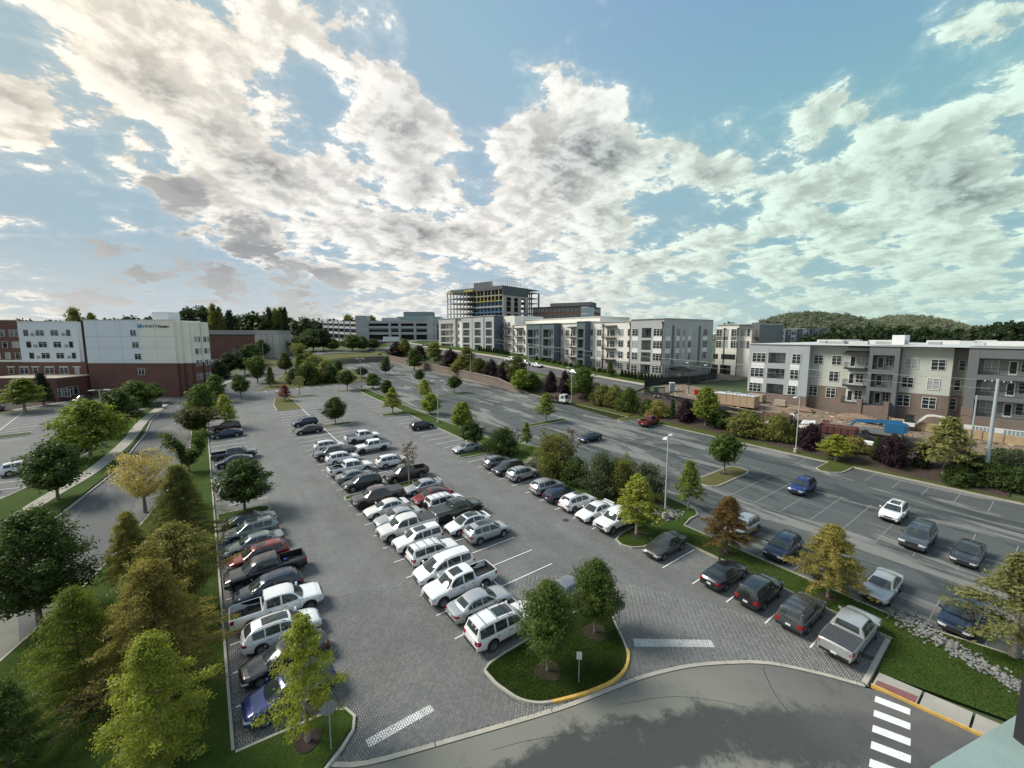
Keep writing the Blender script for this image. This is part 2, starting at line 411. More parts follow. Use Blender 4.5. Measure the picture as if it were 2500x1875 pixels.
def sheet(name, poly, z, material, parent=None, kind='structure', step=None, f=None):
    """flat piece of ground following the land, raised by z"""
    f = f or plane
    mb = MB(); mb.add([(x, y, f(x, y) + z) for x, y in poly], [tuple(range(len(poly)))])
    me = mb.mesh(name, material)
    if me.polygons[0].normal.z < 0: me.flip_normals()
    o = link(name, me, parent)
    if kind: tag(o, kind=kind)
    return o
def arc(cx, cy, r, a0, a1, n=10):
    return [(cx + r*math.cos(R(a0 + (a1-a0)*i/n)), cy + r*math.sin(R(a0 + (a1-a0)*i/n))) for i in range(n+1)]
def smoothline(pts, n=4, closed=False):
    """catmull-rom through points"""
    P = [Vector(p) for p in pts]; out = []; L = len(P)
    rng = range(L if closed else L-1)
    for i in rng:
        p0, p1, p2, p3 = (P[(i+k-1) % L] if closed else P[min(max(i+k-1, 0), L-1)] for k in range(4))
        for j in range(n):
            t = j/n
            out.append(tuple(.5*((2*p1) + (p2-p0)*t + (2*p0-5*p1+4*p2-p3)*t*t + (3*p1-p0-3*p2+p3)*t**3)))
    if not closed: out.append(tuple(P[-1]))
    return out
def offset(line, d, closed=False):
    out = []; L = len(line)
    for i in range(L):
        a = Vector(line[(i-1) % L] if closed or i else line[0]); b = Vector(line[(i+1) % L] if closed or i < L-1 else line[-1])
        t = (b - a); t = t.normalized() if t.length else Vector((1, 0))
        out.append((line[i][0] - t.y*d, line[i][1] + t.x*d))
    return out
def kerb(line, name='kerb', closed=False, w=.16, h=.13, material=None, f=None, parent=None, base=.0, joint=3.0):
    """a kerb of concrete lengths with open joints; the inner side lies to the left of the line"""
    f = f or plane; L = list(line) + ([line[0]] if closed else [])
    inner = offset(line, w, closed); inner = inner + ([inner[0]] if closed else [])
    mb = MB(); run = 0
    for i in range(len(L)-1):
        (x0, y0), (x1, y1) = L[i], L[i+1]; (u0, v0), (u1, v1) = inner[i], inner[i+1]
        q = [(x0,y0),(x1,y1),(u1,v1),(u0,v0)]
        top = [(x0 + (u0-x0)*.12, y0 + (v0-y0)*.12), (x1 + (u1-x1)*.12, y1 + (v1-y1)*.12), (u1, v1), (u0, v0)]
        vs = [(x, y, f(x, y) - .1) for x, y in q] + [(x, y, f(x, y) + h + base) for x, y in top]
        mb.add(vs, [(0,1,5,4),(2,3,7,6),(4,5,6,7)])
    o = mb.obj(name, material or M_kerb, parent)
    if parent is None: tag(o, kind='structure')
    return o
def area(poly): return sum(poly[i][0]*poly[(i+1) % len(poly)][1] - poly[(i+1) % len(poly)][0]*poly[i][1] for i in range(len(poly))) / 2
def ccw(poly): return poly if area(poly) > 0 else poly[::-1]
ISLANDS = []
def island(poly, lawn=None, label=None, grass=True):
    """raised bed inside a kerb"""
    poly = ccw(poly); ISLANDS.append(poly)
    k = kerb(poly, 'kerb', True)
    sheet('lawn', offset(poly, .13, True), .10, lawn or M_lawn)
    return poly

# big car park of pavers: X 0..36.2, from the front road to Y = 141
LOTX = 36.15
edge = smoothline([(3.55, 19.75), (5.1, 18.7), (9.1, 17.25), (12.1, 16.2), (14.8, 15.3), (17.5, 14.6), (20.2, 13.9), (23.2, 12.7), (25.7, 11.2), (27.1, 10.15), (28.0, 9.15), (29.1, 7.6), (30.1, 5.9)], 4)
lotpoly = edge + [(36.15, 5.95), (36.15, 128), (40, 141), (12, 141.5), (7, 134), (2.6, 126), (0, 104), (0, 23.2), (2.6, 22.3)]
sheet('paver_car_park', lotpoly, -.012, M_paverfar)
# east car park of asphalt
eastpoly = [(39.3, -12), (39.3, 6), (39.3, 128), (41, 141), (41, 200), (46, 203), (74, 203), (74.2, 100), (74.6, 20), (76.2, 3), (78, -12)]
sheet('asphalt_car_park', eastpoly, -.012, M_asph_r)
sheet('car_park_link', [(36.2, 127.6), (41, 127.6), (41, 141), (36.2, 141)], -.006, M_asph_r)
# road in front (curves past the building)
frontpoly = [(-40, 60), (-14.9, 60), (-13, 48), (-9, 32), (-3, 23), (3.5, 19.8)] + edge[1:] + [(31.0, 4.6), (32.2, .6), (33, -8), (33, -16), (-40, -16)]
frontpoly = [(x, y) for x, y in frontpoly]
sheet('front_road', frontpoly, -.02, bendmat())

# the flush concrete band between road and pavers
band = MB(); inner = offset(edge, .26)
for i in range(len(edge)-1):
    if i % 8 == 7: continue
    q = [edge[i], edge[i+1], inner[i+1], inner[i]]
    band.add([(x, y, plane(x, y) + .022) for x, y in q], [(0, 1, 2, 3)])
bo = band.obj('concrete_band', M_kerb); tag(bo, kind='structure')
for i in range(7, len(edge)-1, 8):
    a, b_, c2, d2 = edge[i], edge[i+1], inner[i+1], inner[i]
    k = .05
    q = [(a[0]+(b_[0]-a[0])*k, a[1]+(b_[1]-a[1])*k), b_, c2, (d2[0]+(c2[0]-d2[0])*k, d2[1]+(c2[1]-d2[1])*k)]
    mb = MB(); mb.add([(x, y, plane(x, y) + .022) for x, y in q], [(0, 1, 2, 3)]); mb.obj('band_stone', M_kerb, bo)

# kerbs and lawns round the paver car park
kerb([(0, 104), (0, 23.25)][::-1] if 0 else [(0, 23.25), (0, 91.5)], 'kerb')                     # west kerb, lawn to its left
kerb([(0, 93.3), (0, 104), (.6, 112), (1.6, 119), (2.8, 126)], 'kerb')
west = [(0, 23.25), (0, 91.5), (1.2, 91.7), (1.2, 93.1), (0, 93.3), (0, 104), (.6, 112), (1.6, 119), (2.8, 126), (2.6, 128.6), (.6, 128), (-1.6, 116), (-2.6, 100), (-2.7, 84), (-3.6, 72), (-5.6, 60), (-7.4, 51.3), (-9.0, 45.3), (-11.5, 38.4), (-13.5, 33), (-16, 26), (-14, 14), (3.0, 19.6), (5.35, 21.3), (5.2, 22.3), (4.6, 22.75)]
sheet('lawn', west, .10, M_lawn)
kerb([(.0, 23.2), (4.5, 22.75), (5.15, 22.35), (5.4, 21.6), (5.1, 20.8), (4.3, 20.1), (3.2, 19.45), (0, 17.5)][::-1], 'kerb')
kerb([(2.6, 128.6), (.6, 128), (-1.6, 116), (-2.6, 100), (-2.7, 84), (-3.6, 72), (-5.6, 60), (-7.4, 51.3), (-9.0, 45.3), (-11.5, 38.4), (-13.5, 33), (-16, 26)], 'kerb')
# east strip between the two car parks, widening into a planted bed
strip_w = [(36.15, 6.0), (36.15, 22.7), (34.6, 22.9), (32.4, 23.0), (31.3, 23.6), (30.9, 24.6), (31.3, 25.6), (32.6, 26.0), (36.15, 26.2), (36.15, 54.9), (33, 55.0), (31.2, 55.3), (30.7, 56.0), (31.2, 56.7), (33, 56.9), (36.15, 57.0), (36.15, 88.6), (32.2, 88.9), (31.0, 89.5), (30.7, 90.4), (31.2, 91.2), (33, 91.5), (36.15, 91.6), (36.15, 126.3)]
strip_e = [(39.3, 126.5), (39.4, 86), (40.5, 62), (43.2, 56), (44.6, 52), (43.4, 47), (41.8, 41), (42.8, 34), (44.2, 28), (43.8, 24.6), (42.8, 23.6), (41.2, 23.6), (39.4, 23.2), (39.3, 16), (39.3, 6.2)]
strip = strip_w + [(36.6, 127.2), (38.8, 127.3)] + strip_e
kerb(strip_w[::-1], 'kerb'); kerb(strip_e[::-1], 'kerb')
sheet('lawn', strip, .10, M_lawn)
# south end of the strip: lawn, stones and pavement at the crossing
kerb([(36.1, 6.0), (30.35, 5.85)][::-1], 'kerb', w=.3, h=.06)
se = [(36.2, 6.0), (39.3, 6.2), (40.4, 2.5), (43, -6), (44, -14), (34.6, -14), (34.4, -2), (33.6, .9), (31.95, 5.75)]
sheet('lawn', se, .095, M_lawn)
kerb([(39.3, 6.1), (40.6, 1.6), (43, -6), (44, -14)][::-1], 'kerb')
# pavement slabs by the crossing
sl = tag(link('pavement', None), kind='structure')
a0, a1 = Vector((30.6, 5.75)), Vector((33.1, -8.0)); o0, o1 = Vector((31.95, 5.75)), Vector((34.75, -8.0))
red = mat('red_tactile', (.20, .085, .08), .85, .2, 3)
for k in range(7):
    t0, t1 = k/7 + .004, (k+1)/7 - .004
    q = [a0.lerp(a1, t0), a0.lerp(a1, t1), o0.lerp(o1, t1), o0.lerp(o1, t0)]
    mb = MB(); mb.prism(ccw([tuple(p) for p in q]), lambda x, y: plane(x, y) - .05, lambda x, y: plane(x, y) + .12)
    mb.obj('slab', M_conc, sl)
    if k == 0:
        q = [a0.lerp(a1, .012), a0.lerp(a1, .135), o0.lerp(o1, .135).lerp(a0.lerp(a1, .135), .5), o0.lerp(o1, .012).lerp(a0.lerp(a1, .012), .62)]
        sheet('red_panel', [tuple(p) for p in q], .128, red, sl, None)
kerb([tuple(a0.lerp(a1, t)) for t in (1, .75, .5, .25, 0)], 'kerb', w=.12, h=.135, material=M_kerby)

# front island with two trees
fi = smoothline([(13.1, 20.35), (12.55, 19.3), (12.75, 18.1), (13.1, 17.1), (13.75, 16.35), (14.6, 15.85), (15.8, 15.4), (17.0, 15.05), (18.4, 14.8), (19.7, 14.95), (20.8, 15.6), (21.6, 16.7), (22.5, 18.2), (23.3, 19.3), (23.2, 20.2), (22.4, 20.55), (18, 20.5)], 3, True)
island(fi)
fic = ccw(fi); ys_ = [p for p in fic]
yl = [p for p in smoothline([(14.5, 15.88), (15.8, 15.38), (17.0, 15.03), (18.4, 14.78), (19.7, 14.93), (20.75, 15.5), (21.1, 15.9)], 4)]
kerb([(x, y) for x, y in offset(yl, -.012)], 'kerb', w=.185, h=.142, material=M_kerby)
# other islands in the paver car park (rounded ends)
def pill(x0, x1, y, w=1.15, taper=True):
    return arc(x1 - w, y, w, -90, 90, 8) + arc(x0 + w, y, w, 90, 270, 8)
island([(0.16, 51.9), (4.0, 51.9), (4.8, 52.2), (5.15, 53), (4.8, 53.8), (4.0, 54.2), (.16, 54.4)])                 # by the west row
island(pill(12.4, 23.7, 50.45, .85), M_lawn)
island(pill(12.3, 23.9, 87.6, .95), M_lawn2)
island([(13.0, 108.6), (15, 107.9), (18.0, 107.6), (18.3, 110), (18.2, 124), (24, 124.4), (24.4, 125.2), (24, 126), (17, 127.2), (14.6, 125), (13.2, 116)], M_lawn2)
island(pill(30.5, 41.5, 127.4, .8), M_lawn2)
# islands of the east car park
island(pill(51.2, 61.8, 28.0, 1.5), M_lawn2); island(pill(50.8, 61.8, 64.6, .95)); island(pill(51, 61.8, 104.2, 1.0)); island(pill(50.8, 61.6, 126, .8), M_lawn2)
island([(39.6, 83.4), (42.6, 83.6), (43.4, 84.3), (42.6, 85), (39.6, 85.2)])
# east kerb with its grass verge
ek = [(76.6, 1), (76.0, 10), (75.5, 18.7), (73.6, 18.6), (71.4, 18.8), (69.9, 19.8), (69.7, 21), (70.6, 21.8), (75.1, 21.6), (74.6, 34), (74.1, 50.3), (74.0, 55.4), (71.4, 55.5), (69.8, 56.3), (69.6, 57.3), (70.6, 58.0), (73.9, 58.0), (74.6, 76), (74.0, 84), (70.4, 84.2), (69.6, 85), (70.6, 86), (73.9, 86.2), (73.9, 100), (73.2, 130), (73.0, 160), (73.6, 200)]
kerb(ek[::-1], 'kerb')
def verge(x, y): return max(plane(x, y), ground(x, y))
ve = ek + [(76.6, 200), (76.9, 160), (76.9, 130), (77.0, 100), (77.3, 76), (77.2, 50), (77.6, 30), (78.4, 10), (79, 1)][0:]
vm_ = [(x, y) for x, y in ek]
sheet('verge', [p for p in ek if p[1] < 60] + [(77.3, 60), (77.2, 50), (77.6, 30), (78.4, 10), (79, 1)], .105, lawnmat('verge_grass', (.05, .072, .015), (.085, .09, .028), (.12, .105, .05)))
sheet('verge', [p for p in ek if p[1] > 57.9] + [(75.2, 200), (75.2, 160), (75.4, 130), (76.0, 100), (77.3, 76), (77.3, 58)], .105, lawnmat('verge_grass', (.05, .072, .015), (.085, .09, .028), (.12, .105, .05)))

# ------------------------------------------------------------------ painted lines
def line(x0, y0, x1, y1, w=.10, parent=None, material=None, z=.026, name='stall_line'):
    a = Vector((x0, y0)); b = Vector((x1, y1)); n = (b-a).normalized(); n = Vector((-n.y, n.x))*w/2
    return sheet(name, [tuple(a-n), tuple(b-n), tuple(b+n), tuple(a+n)], z, material or M_white, parent, None)
LP = tag(link('parking_lines', None), kind='structure')
ST = 2.765
for k in range(0, 34):                         # west row
    y = 26.05 + ST*k
    if not 51 < y < 55.5 and y < 125 and not 91 < y < 93.5: line(.2, y, 5.2, y, parent=LP)
for k in range(0, 40):                         # middle double row
    y = 23.4 + ST*k
    if any(abs(y - c_) < 1.2 for c_ in (50.45, 87.6)) or y > 122: continue
    if y > 106.5: line(18.3, y, 23.6, y, parent=LP); continue
    line(12.4, y, 23.6, y, parent=LP)
for y0, y1 in ((20.6, 49.4), (51.6, 86.5), (88.7, 107.4), (107.5, 124)): line(18.05, y0, 18.05, y1, .13, LP, z=.0305)
for k in range(0, 43):                         # east row
    y = 9.0 + ST*k
    if any(abs(y - c_) < 1.9 for c_ in (24.5, 55.9, 90.1)) or y > 125.5: continue
    line(30.95, y, 35.9, y, parent=LP)
for k in range(8): line(14.2 + 2.75*k, 136.8, 14.1 + 2.75*k, 141.2, parent=LP)
LE = tag(link('worn_parking_lines', None), kind='structure')
for k in range(0, 40):
    y = 2.2 + ST*k
    if any(abs(y - c_) < 1.6 for c_ in (28.0, 64.6, 104.2)) or y > 122: continue
    line(51.2, y, 61.7, y, .09, LE, M_wfaint, .0)
    if y < 22: line(39.8, y, 45, y, .09, LE, M_wfaint, .0)
    if y < 56 and abs(y-20) > 2.4: line(70.4, y, 75.0 , y, .09, LE, M_wfaint, .0)
line(56.4, 4, 56.4, 26.4, .09, LE, M_wfaint, .004); line(56.4, 29.7, 56.4, 63.5, .09, LE, M_wfaint, .004); line(56.4, 66, 56.4, 103, .09, LE, M_wfaint, .004)
# zebra crossing
for k in range(7):
    a = Vector((29.9, 5.38)).lerp(Vector((25.2, 4.48)), k/4); b_ = Vector((30.42, 3.98)).lerp(Vector((25.9, 3.1)), k/4)
    d = Vector((-.52, -.08))
    sheet('crossing_bar', [tuple(a), tuple(b_), tuple(b_+d), tuple(a+d)], -.012, M_white, None)

# ------------------------------------------------------------------ pavers near the building: laid one by one in herringbone
def inpoly(px, py, poly):
    c = np.zeros(px.shape, bool); n = len(poly); j = n-1
    for i in range(n):
        xi, yi = poly[i]; xj, yj = poly[j]
        if yi != yj: c ^= ((yi > py) != (yj > py)) & (px < (xj-xi)*(py-yi)/(yj-yi) + xi)
        j = i
    return c
U = .112
cells = []
n_ = int(48/U)
ii, jj = np.meshgrid(np.arange(-10, int(42/U)), np.arange(0, int(42/U)), indexing='ij')
ph = (ii - jj) % 4                          # herringbone: phase 0 starts a stone along x, 3 one along y
hx = ii*U + 0.0; hy = jj*U + 4.0
H_ = ph == 0; V_ = ph == 3
cx = np.concatenate([hx[H_] + U, hx[V_] + U/2]); cy = np.concatenate([hy[H_] + U/2, hy[V_] + U])
# along-y stones cover cells (i, j) and (i, j+1)
lx = np.concatenate([np.full(H_.sum(), U), np.full(V_.sum(), U/2)]) - .007; ly = np.concatenate([np.full(H_.sum(), U/2), np.full(V_.sum(), U)]) - .007
ok = inpoly(cx, cy, lotpoly) & (np.hypot(cx, cy) < 33.5) & (cx > .02)
for isl in ISLANDS: ok &= ~inpoly(cx, cy, isl)
ok &= ~inpoly(cx, cy, [(-1, 17), (3.3, 19.5), (4.4, 20.1), (5.2, 20.8), (5.45, 21.6), (5.2, 22.4), (4.5, 22.8), (0, 23.2)])
bandpoly = edge + inner[::-1]
ok &= ~inpoly(cx, cy, bandpoly)
cx, cy, lx, ly = cx[ok], cy[ok], lx[ok], ly[ok]
bars = [[(5.4, 20.0), (5.42, 19.5), (9.0, 19.4), (8.9, 19.92)], [(22.15, 16.35), (21.65, 15.85), (25.9, 12.7), (26.3, 13.2)]]
isbar = np.zeros(cx.shape, int)
for bi, bp in enumerate(bars): isbar[inpoly(cx, cy, bp)] = bi+1
order = np.argsort(np.hypot(cx, cy)); cx, cy, lx, ly, isbar = cx[order], cy[order], lx[order], ly[order], isbar[order]
def stones(sel, name, material, top, parent=None):
    X, Y, a, b2 = cx[sel], cy[sel], lx[sel], ly[sel]; n = len(X)
    jit = np.random.uniform(-.004, .004, n); tz = plane(X, Y) + top + jit
    bev = .012
    V = np.zeros((n, 8, 3))
    for k, (sx, sy) in enumerate(((-1,-1),(1,-1),(1,1),(-1,1))):
        V[:, k, 0] = X + sx*a; V[:, k, 1] = Y + sy*b2; V[:, k, 2] = tz - .035
        V[:, 4+k, 0] = X + sx*(a-bev); V[:, 4+k, 1] = Y + sy*(b2-bev); V[:, 4+k, 2] = tz
    F = np.array([(4,5,6,7),(0,1,5,4),(1,2,6,5),(2,3,7,6),(3,0,4,7)])
    faces = (np.arange(n)[:, None, None]*8 + F[None]).reshape(-1, 4)
    me = bpy.data.meshes.new(name); me.vertices.add(n*8); me.vertices.foreach_set('co', V.reshape(-1))
    me.loops.add(faces.size); me.loops.foreach_set('vertex_index', faces.reshape(-1).astype(np.int32))
    me.polygons.add(len(faces)); me.polygons.foreach_set('loop_start', np.arange(0, faces.size, 4, dtype=np.int32))
    me.materials.append(material); me.update(calc_edges=True); me.validate()
    return link(name, me, parent)
jb = sheet('joint_bed', [p for p in lotpoly if p[1] < 34] and (edge + [(36.1, 5.97), (33.5, 6.1), (30, 15), (24, 23.2), (16, 29.3), (8, 32.4), (.05, 33.4), (.05, 23.3), (4.7, 22.75), (5.35, 21.4)]), -.008, M_joint)
pv = tag(link('paver_field', None), kind='structure')
idx = np.arange(len(cx)); plain = idx
tag(stones(plain[300:], 'paver', M_paver, .020, pv), kind='stuff')
PM = {}
for q in plain[:300]:
    key = bool(lx[q] > ly[q])
    if key not in PM:
        mb = MB(); a, b2 = lx[q], ly[q]; e_ = .012
        mb.add([(-a,-b2,-.035),(a,-b2,-.035),(a,b2,-.035),(-a,b2,-.035),(-a+e_,-b2+e_,0),(a-e_,-b2+e_,0),(a-e_,b2-e_,0),(-a+e_,b2-e_,0)], [(4,5,6,7),(0,1,5,4),(1,2,6,5),(2,3,7,6),(3,0,4,7)])
        PM[key] = mb.mesh('paver', pavermat('paver_single', 'object'))
    link('paver', PM[key], pv, (cx[q], cy[q], plane(cx[q], cy[q]) + .020 + random.uniform(-.004, .004)), lie(0))
M_barwear = stainmat('stop_line_paint', (.66, .67, .64), (.24, .24, .23), (.76, .77, .74), sc=2.2, lo=.42, hi=.45, fine=.1)
def clip(poly, quad):
    quad = ccw(quad)
    for i in range(4):
        ax, ay = quad[i]; bx, by = quad[(i+1) % 4]; out = []
        side = lambda p: (bx-ax)*(p[1]-ay) - (by-ay)*(p[0]-ax)
        for j in range(len(poly)):
            p, q = poly[j-1], poly[j]; sp_, sq = side(p), side(q)
            if (sp_ >= 0) != (sq >= 0): t = sp_/(sp_-sq); out.append((p[0]+(q[0]-p[0])*t, p[1]+(q[1]-p[1])*t))
            if sq >= 0: out.append(q)
        poly = out
        if not poly: break
    return poly
for bp in bars:
    bx0, by0 = np.mean([p[0] for p in bp]), np.mean([p[1] for p in bp]); mb = MB()
    for q in idx[np.hypot(cx-bx0, cy-by0) < 3.2]:
        a_, b_ = lx[q]-.010, ly[q]-.010; pl = clip([(cx[q]-a_, cy[q]-b_), (cx[q]+a_, cy[q]-b_), (cx[q]+a_, cy[q]+b_), (cx[q]-a_, cy[q]+b_)], bp)
        if len(pl) > 2: mb.add([(x, y, plane(x, y)+.0275) for x, y in pl], [tuple(range(len(pl)))])
    tag(mb.obj('stop_line', M_barwear), kind='structure')

# ------------------------------------------------------------------ west: road, pavement, other car park
roadW = [(-11.5, 38.4), (-9.0, 45.3), (-7.4, 51.3), (-5.6, 60), (-3.6, 72), (-2.7, 84), (-2.6, 100), (-1.6, 116), (.6, 128), (2.6, 128.6), (5, 131), (7, 134), (12, 141.5), (16, 152), (21, 168), (26, 186), (33, 206), (38, 232), (44, 246), (24, 246), (20, 222), (14, 200), (10, 188), (4, 172), (-1, 158), (-5.5, 148), (-7.6, 138), (-8.0, 130), (-9.0, 122), (-10.0, 112), (-9.9, 101), (-11.4, 78), (-14.2, 64), (-20, 48), (-28, 34), (-20, 20)]
sheet('road', roadW, -.03, M_road)
nw = [(-10.4, 124), (-13, 122), (-13.4, 138), (-26, 147), (-16, 152), (-8, 150)]
wl = [(-80, 40), (-26, 62), (-21, 72), (-18.2, 79), (-16.6, 86.4), (-14.8, 95.6), (-13.4, 110), (-12.7, 126), (-8.2, 133.5), (-7.6, 138), (-5.5, 148), (-9, 150), (-24, 152.6), (-37, 142), (-60, 128), (-90, 118)]
M_asph_w = stainmat('asphalt_west', (.145, .145, .138), (.112, .112, .108), (.185, .18, .167), sc=.25, lo=.40, hi=.52)
sheet('west_car_park', wl, -.024, M_asph_w)
lawnW = [(-26, 62), (-21, 72), (-18.2, 79), (-16.6, 86.4), (-14.8, 95.6), (-13.4, 110), (-12.7, 126), (-8.4, 132.6), (-7.6, 131.5), (-8.5, 124), (-9.7, 113), (-9.7, 101), (-11.2, 78), (-14.0, 64), (-19.5, 49), (-34, 52)]
sheet('lawn', lawnW, .10, M_lawn)
kerb([(-26, 62), (-21, 72), (-18.2, 79), (-16.6, 86.4), (-14.8, 95.6), (-13.4, 110), (-12.7, 126), (-8.4, 132.6)][::-1], 'kerb')
rk = [(-8.0, 132.2), (-8.3, 124), (-9.4, 113), (-9.4, 101), (-10.9, 78), (-13.7, 64), (-19.2, 49)]
kerb([(-7.7, 132.4), (-8.1, 124), (-9.2, 113), (-9.2, 101), (-10.7, 78), (-13.5, 64), (-19, 49)][::-1], 'kerb')
# pavement of separate slabs along the road
pw = tag(link('pavement', None), kind='structure')
cl = smoothline([(-27, 44), (-21.0, 55.5), (-18.0, 62.6), (-15.8, 71.5), (-13.6, 79), (-12.2, 88), (-11.2, 98), (-10.9, 108), (-10.3, 116), (-9.4, 123), (-8.6, 129), (-8.0, 132.3)], 14)
acc = [0]
for i in range(1, len(cl)): acc.append(acc[-1] + (Vector(cl[i]) - Vector(cl[i-1])).length)
def along(s_):
    i = int(np.searchsorted(acc, s_)); i = min(max(i, 1), len(cl)-1); t = (s_-acc[i-1])/max(1e-6, acc[i]-acc[i-1])
    a, b2 = Vector(cl[i-1]), Vector(cl[i]); d = (b2-a).normalized(); return a.lerp(b2, t), Vector((-d.y, d.x))
s_ = 0
while s_ < acc[-1] - 1.6:
    p0, n0 = along(s_ + .02); p1, n1 = along(s_ + 1.58); w_ = .85
    mb = MB(); mb.prism(ccw([tuple(p0-n0*w_), tuple(p1-n1*w_), tuple(p1+n1*w_), tuple(p0+n0*w_)]), lambda x, y: plane(x, y), lambda x, y: plane(x, y) + .135)
    mb.obj('slab', M_conc, pw); s_ += 1.6
LW = tag(link('west_parking_lines', None), kind='structure')
for k in range(19):
    y = 72 + 2.85*k
    xk = np.interp(y, [62, 72, 79, 86.4, 95.6, 110, 126], [-26, -21, -18.2, -16.6, -14.8, -13.4, -12.7])
    line(xk - 5.3, y + 1.4, xk - .3, y, .11, LW, z=.0)
for k in range(12):
    y = 108 + 2.9*k; x = -32 - .1*k
    line(x - 5.2, y - 1.6, x + 5.6, y + 1.6, .11, LW, z=.0)
line(-31.5, 118, -33, 139, .13, LW, z=.005)
for k in range(5): line(-24.2 - 2.9*k, 146.2 - 1.3*k, -21.8 - 2.9*k, 151.4 - 1.5*k, .11, LW, z=.0)
island([(-34, 110.4), (-27, 112.0), (-25.9, 113), (-26.4, 114.4), (-34, 113.4)])
island([(-42, 138.4), (-33, 140.4), (-25, 142.2), (-24.6, 143), (-33, 142.2), (-42, 140.6)], M_lawn2)
# hotel planting bed and forecourt
sheet('mulch_bed', [(-24, 152.8), (-9, 150.2), (-5.5, 148.4), (-2, 154), (2, 166), (-30, 172), (-52, 150), (-37, 142.2)], .02, M_mulch)
sheet('pavement', [(-36, 144.4), (-24, 154.6), (-23, 153.4), (-35, 143.2)], .06, M_conc)
# grass slope between hotel and the back road, and the planted corner north of the car park
def sheetg(name, poly, z, material, n=8):
    """ground piece draped over uneven land"""
    xs_ = [p[0] for p in poly]; ys_ = [p[1] for p in poly]; st = max((max(xs_)-min(xs_)), (max(ys_)-min(ys_)))/n
    gx = np.arange(min(xs_), max(xs_)+st, st); gy = np.arange(min(ys_), max(ys_)+st, st)
    mb = MB()
    for i in range(len(gx)-1):
        for j in range(len(gy)-1):
            mx, my = gx[i]+st/2, gy[j]+st/2
            if inpoly(np.array([mx]), np.array([my]), poly)[0]:
                mb.add([(x, y, ground(x, y)+z) for x, y in ((gx[i],gy[j]),(gx[i+1],gy[j]),(gx[i+1],gy[j+1]),(gx[i],gy[j+1]))], [(0,1,2,3)])
    o = mb.obj(name, material); tag(o, kind='structure'); return o
sheet('lawn', [(12, 141.7), (39.5, 141.2), (46, 146), (49, 170), (46, 199), (36, 204), (33, 198), (26, 186), (21, 168), (16, 152)], .08, M_lawn2)
kerb([(12, 141.6), (39.5, 141.15), (41.5, 143)][::-1], 'kerb'); kerb([(38.5, 232), (33.5, 206), (26.5, 186), (21.5, 168), (16.5, 152), (12, 141.6)][::-1], 'kerb')
sheet('pavement', [(3.2, 160), (4.6, 160.4), (11.5, 178), (13.4, 186), (12.2, 186.4), (9.6, 179)], .02, M_conc)
sheet('lawn', [(4.7, 160), (8, 168), (13.6, 184), (14.6, 190), (13.6, 186), (11.6, 177.6)], .03, M_lawn)
# ------------------------------------------------------------------ cars
M_glass = mat('car_glass', (.030, .040, .038), .04, 0, spec=.75)
M_tyre = mat('tyre', (.018, .018, .019), .75, .2, 6)
M_rim = mat('rim_alloy', (.42, .43, .44), .3, 0, metal=.9)
M_rimd = mat('rim_dark', (.05, .05, .055), .35, 0, metal=.8)
M_blk = mat('black_plastic', (.018, .018, .02), .6, 0)
M_lamp = mat('headlight_glass', (.55, .57, .58), .08, 0, spec=.8)
M_tail = mat('tail_light', (.30, .012, .014), .12, 0)
M_plate = mat('number_plate', (.62, .64, .66), .5, 0)
M_liner = mat('bed_liner', (.016, .017, .019), .8, .2, 5)
M_cover = mat('bed_cover', (.05, .055, .06), .7, .15, 3)
def paint(name, c, metal=.0, rough=.28): return mat('paint_' + name, c, rough, .03, .8, metal=metal, coat=1.0)
PAINT = dict(white=paint('white', (.74, .745, .735)), pearl=paint('pearl', (.66, .645, .60)), silver=paint('silver', (.44, .45, .45), .45), grey=paint('grey', (.22, .225, .225), .45),
    dgrey=paint('dark_grey', (.085, .088, .09), .4), slate=paint('slate', (.075, .088, .10), .4), black=paint('black', (.011, .011, .013)), red=paint('red', (.20, .010, .014), .2),
    maroon=paint('maroon', (.075, .012, .014), .2), blue=paint('blue', (.012, .028, .14), .3), navy=paint('navy', (.012, .022, .052), .3), sage=paint('sage', (.20, .235, .225), .45),
    green=paint('dark_green', (.028, .036, .028), .3), brown=paint('brown', (.075, .06, .052), .35), olive=paint('olive', (.055, .055, .048), .3, .42), charcoal=paint('charcoal', (.04, .043, .047), .4), tan=paint('tan', (.32, .28, .22), .3))

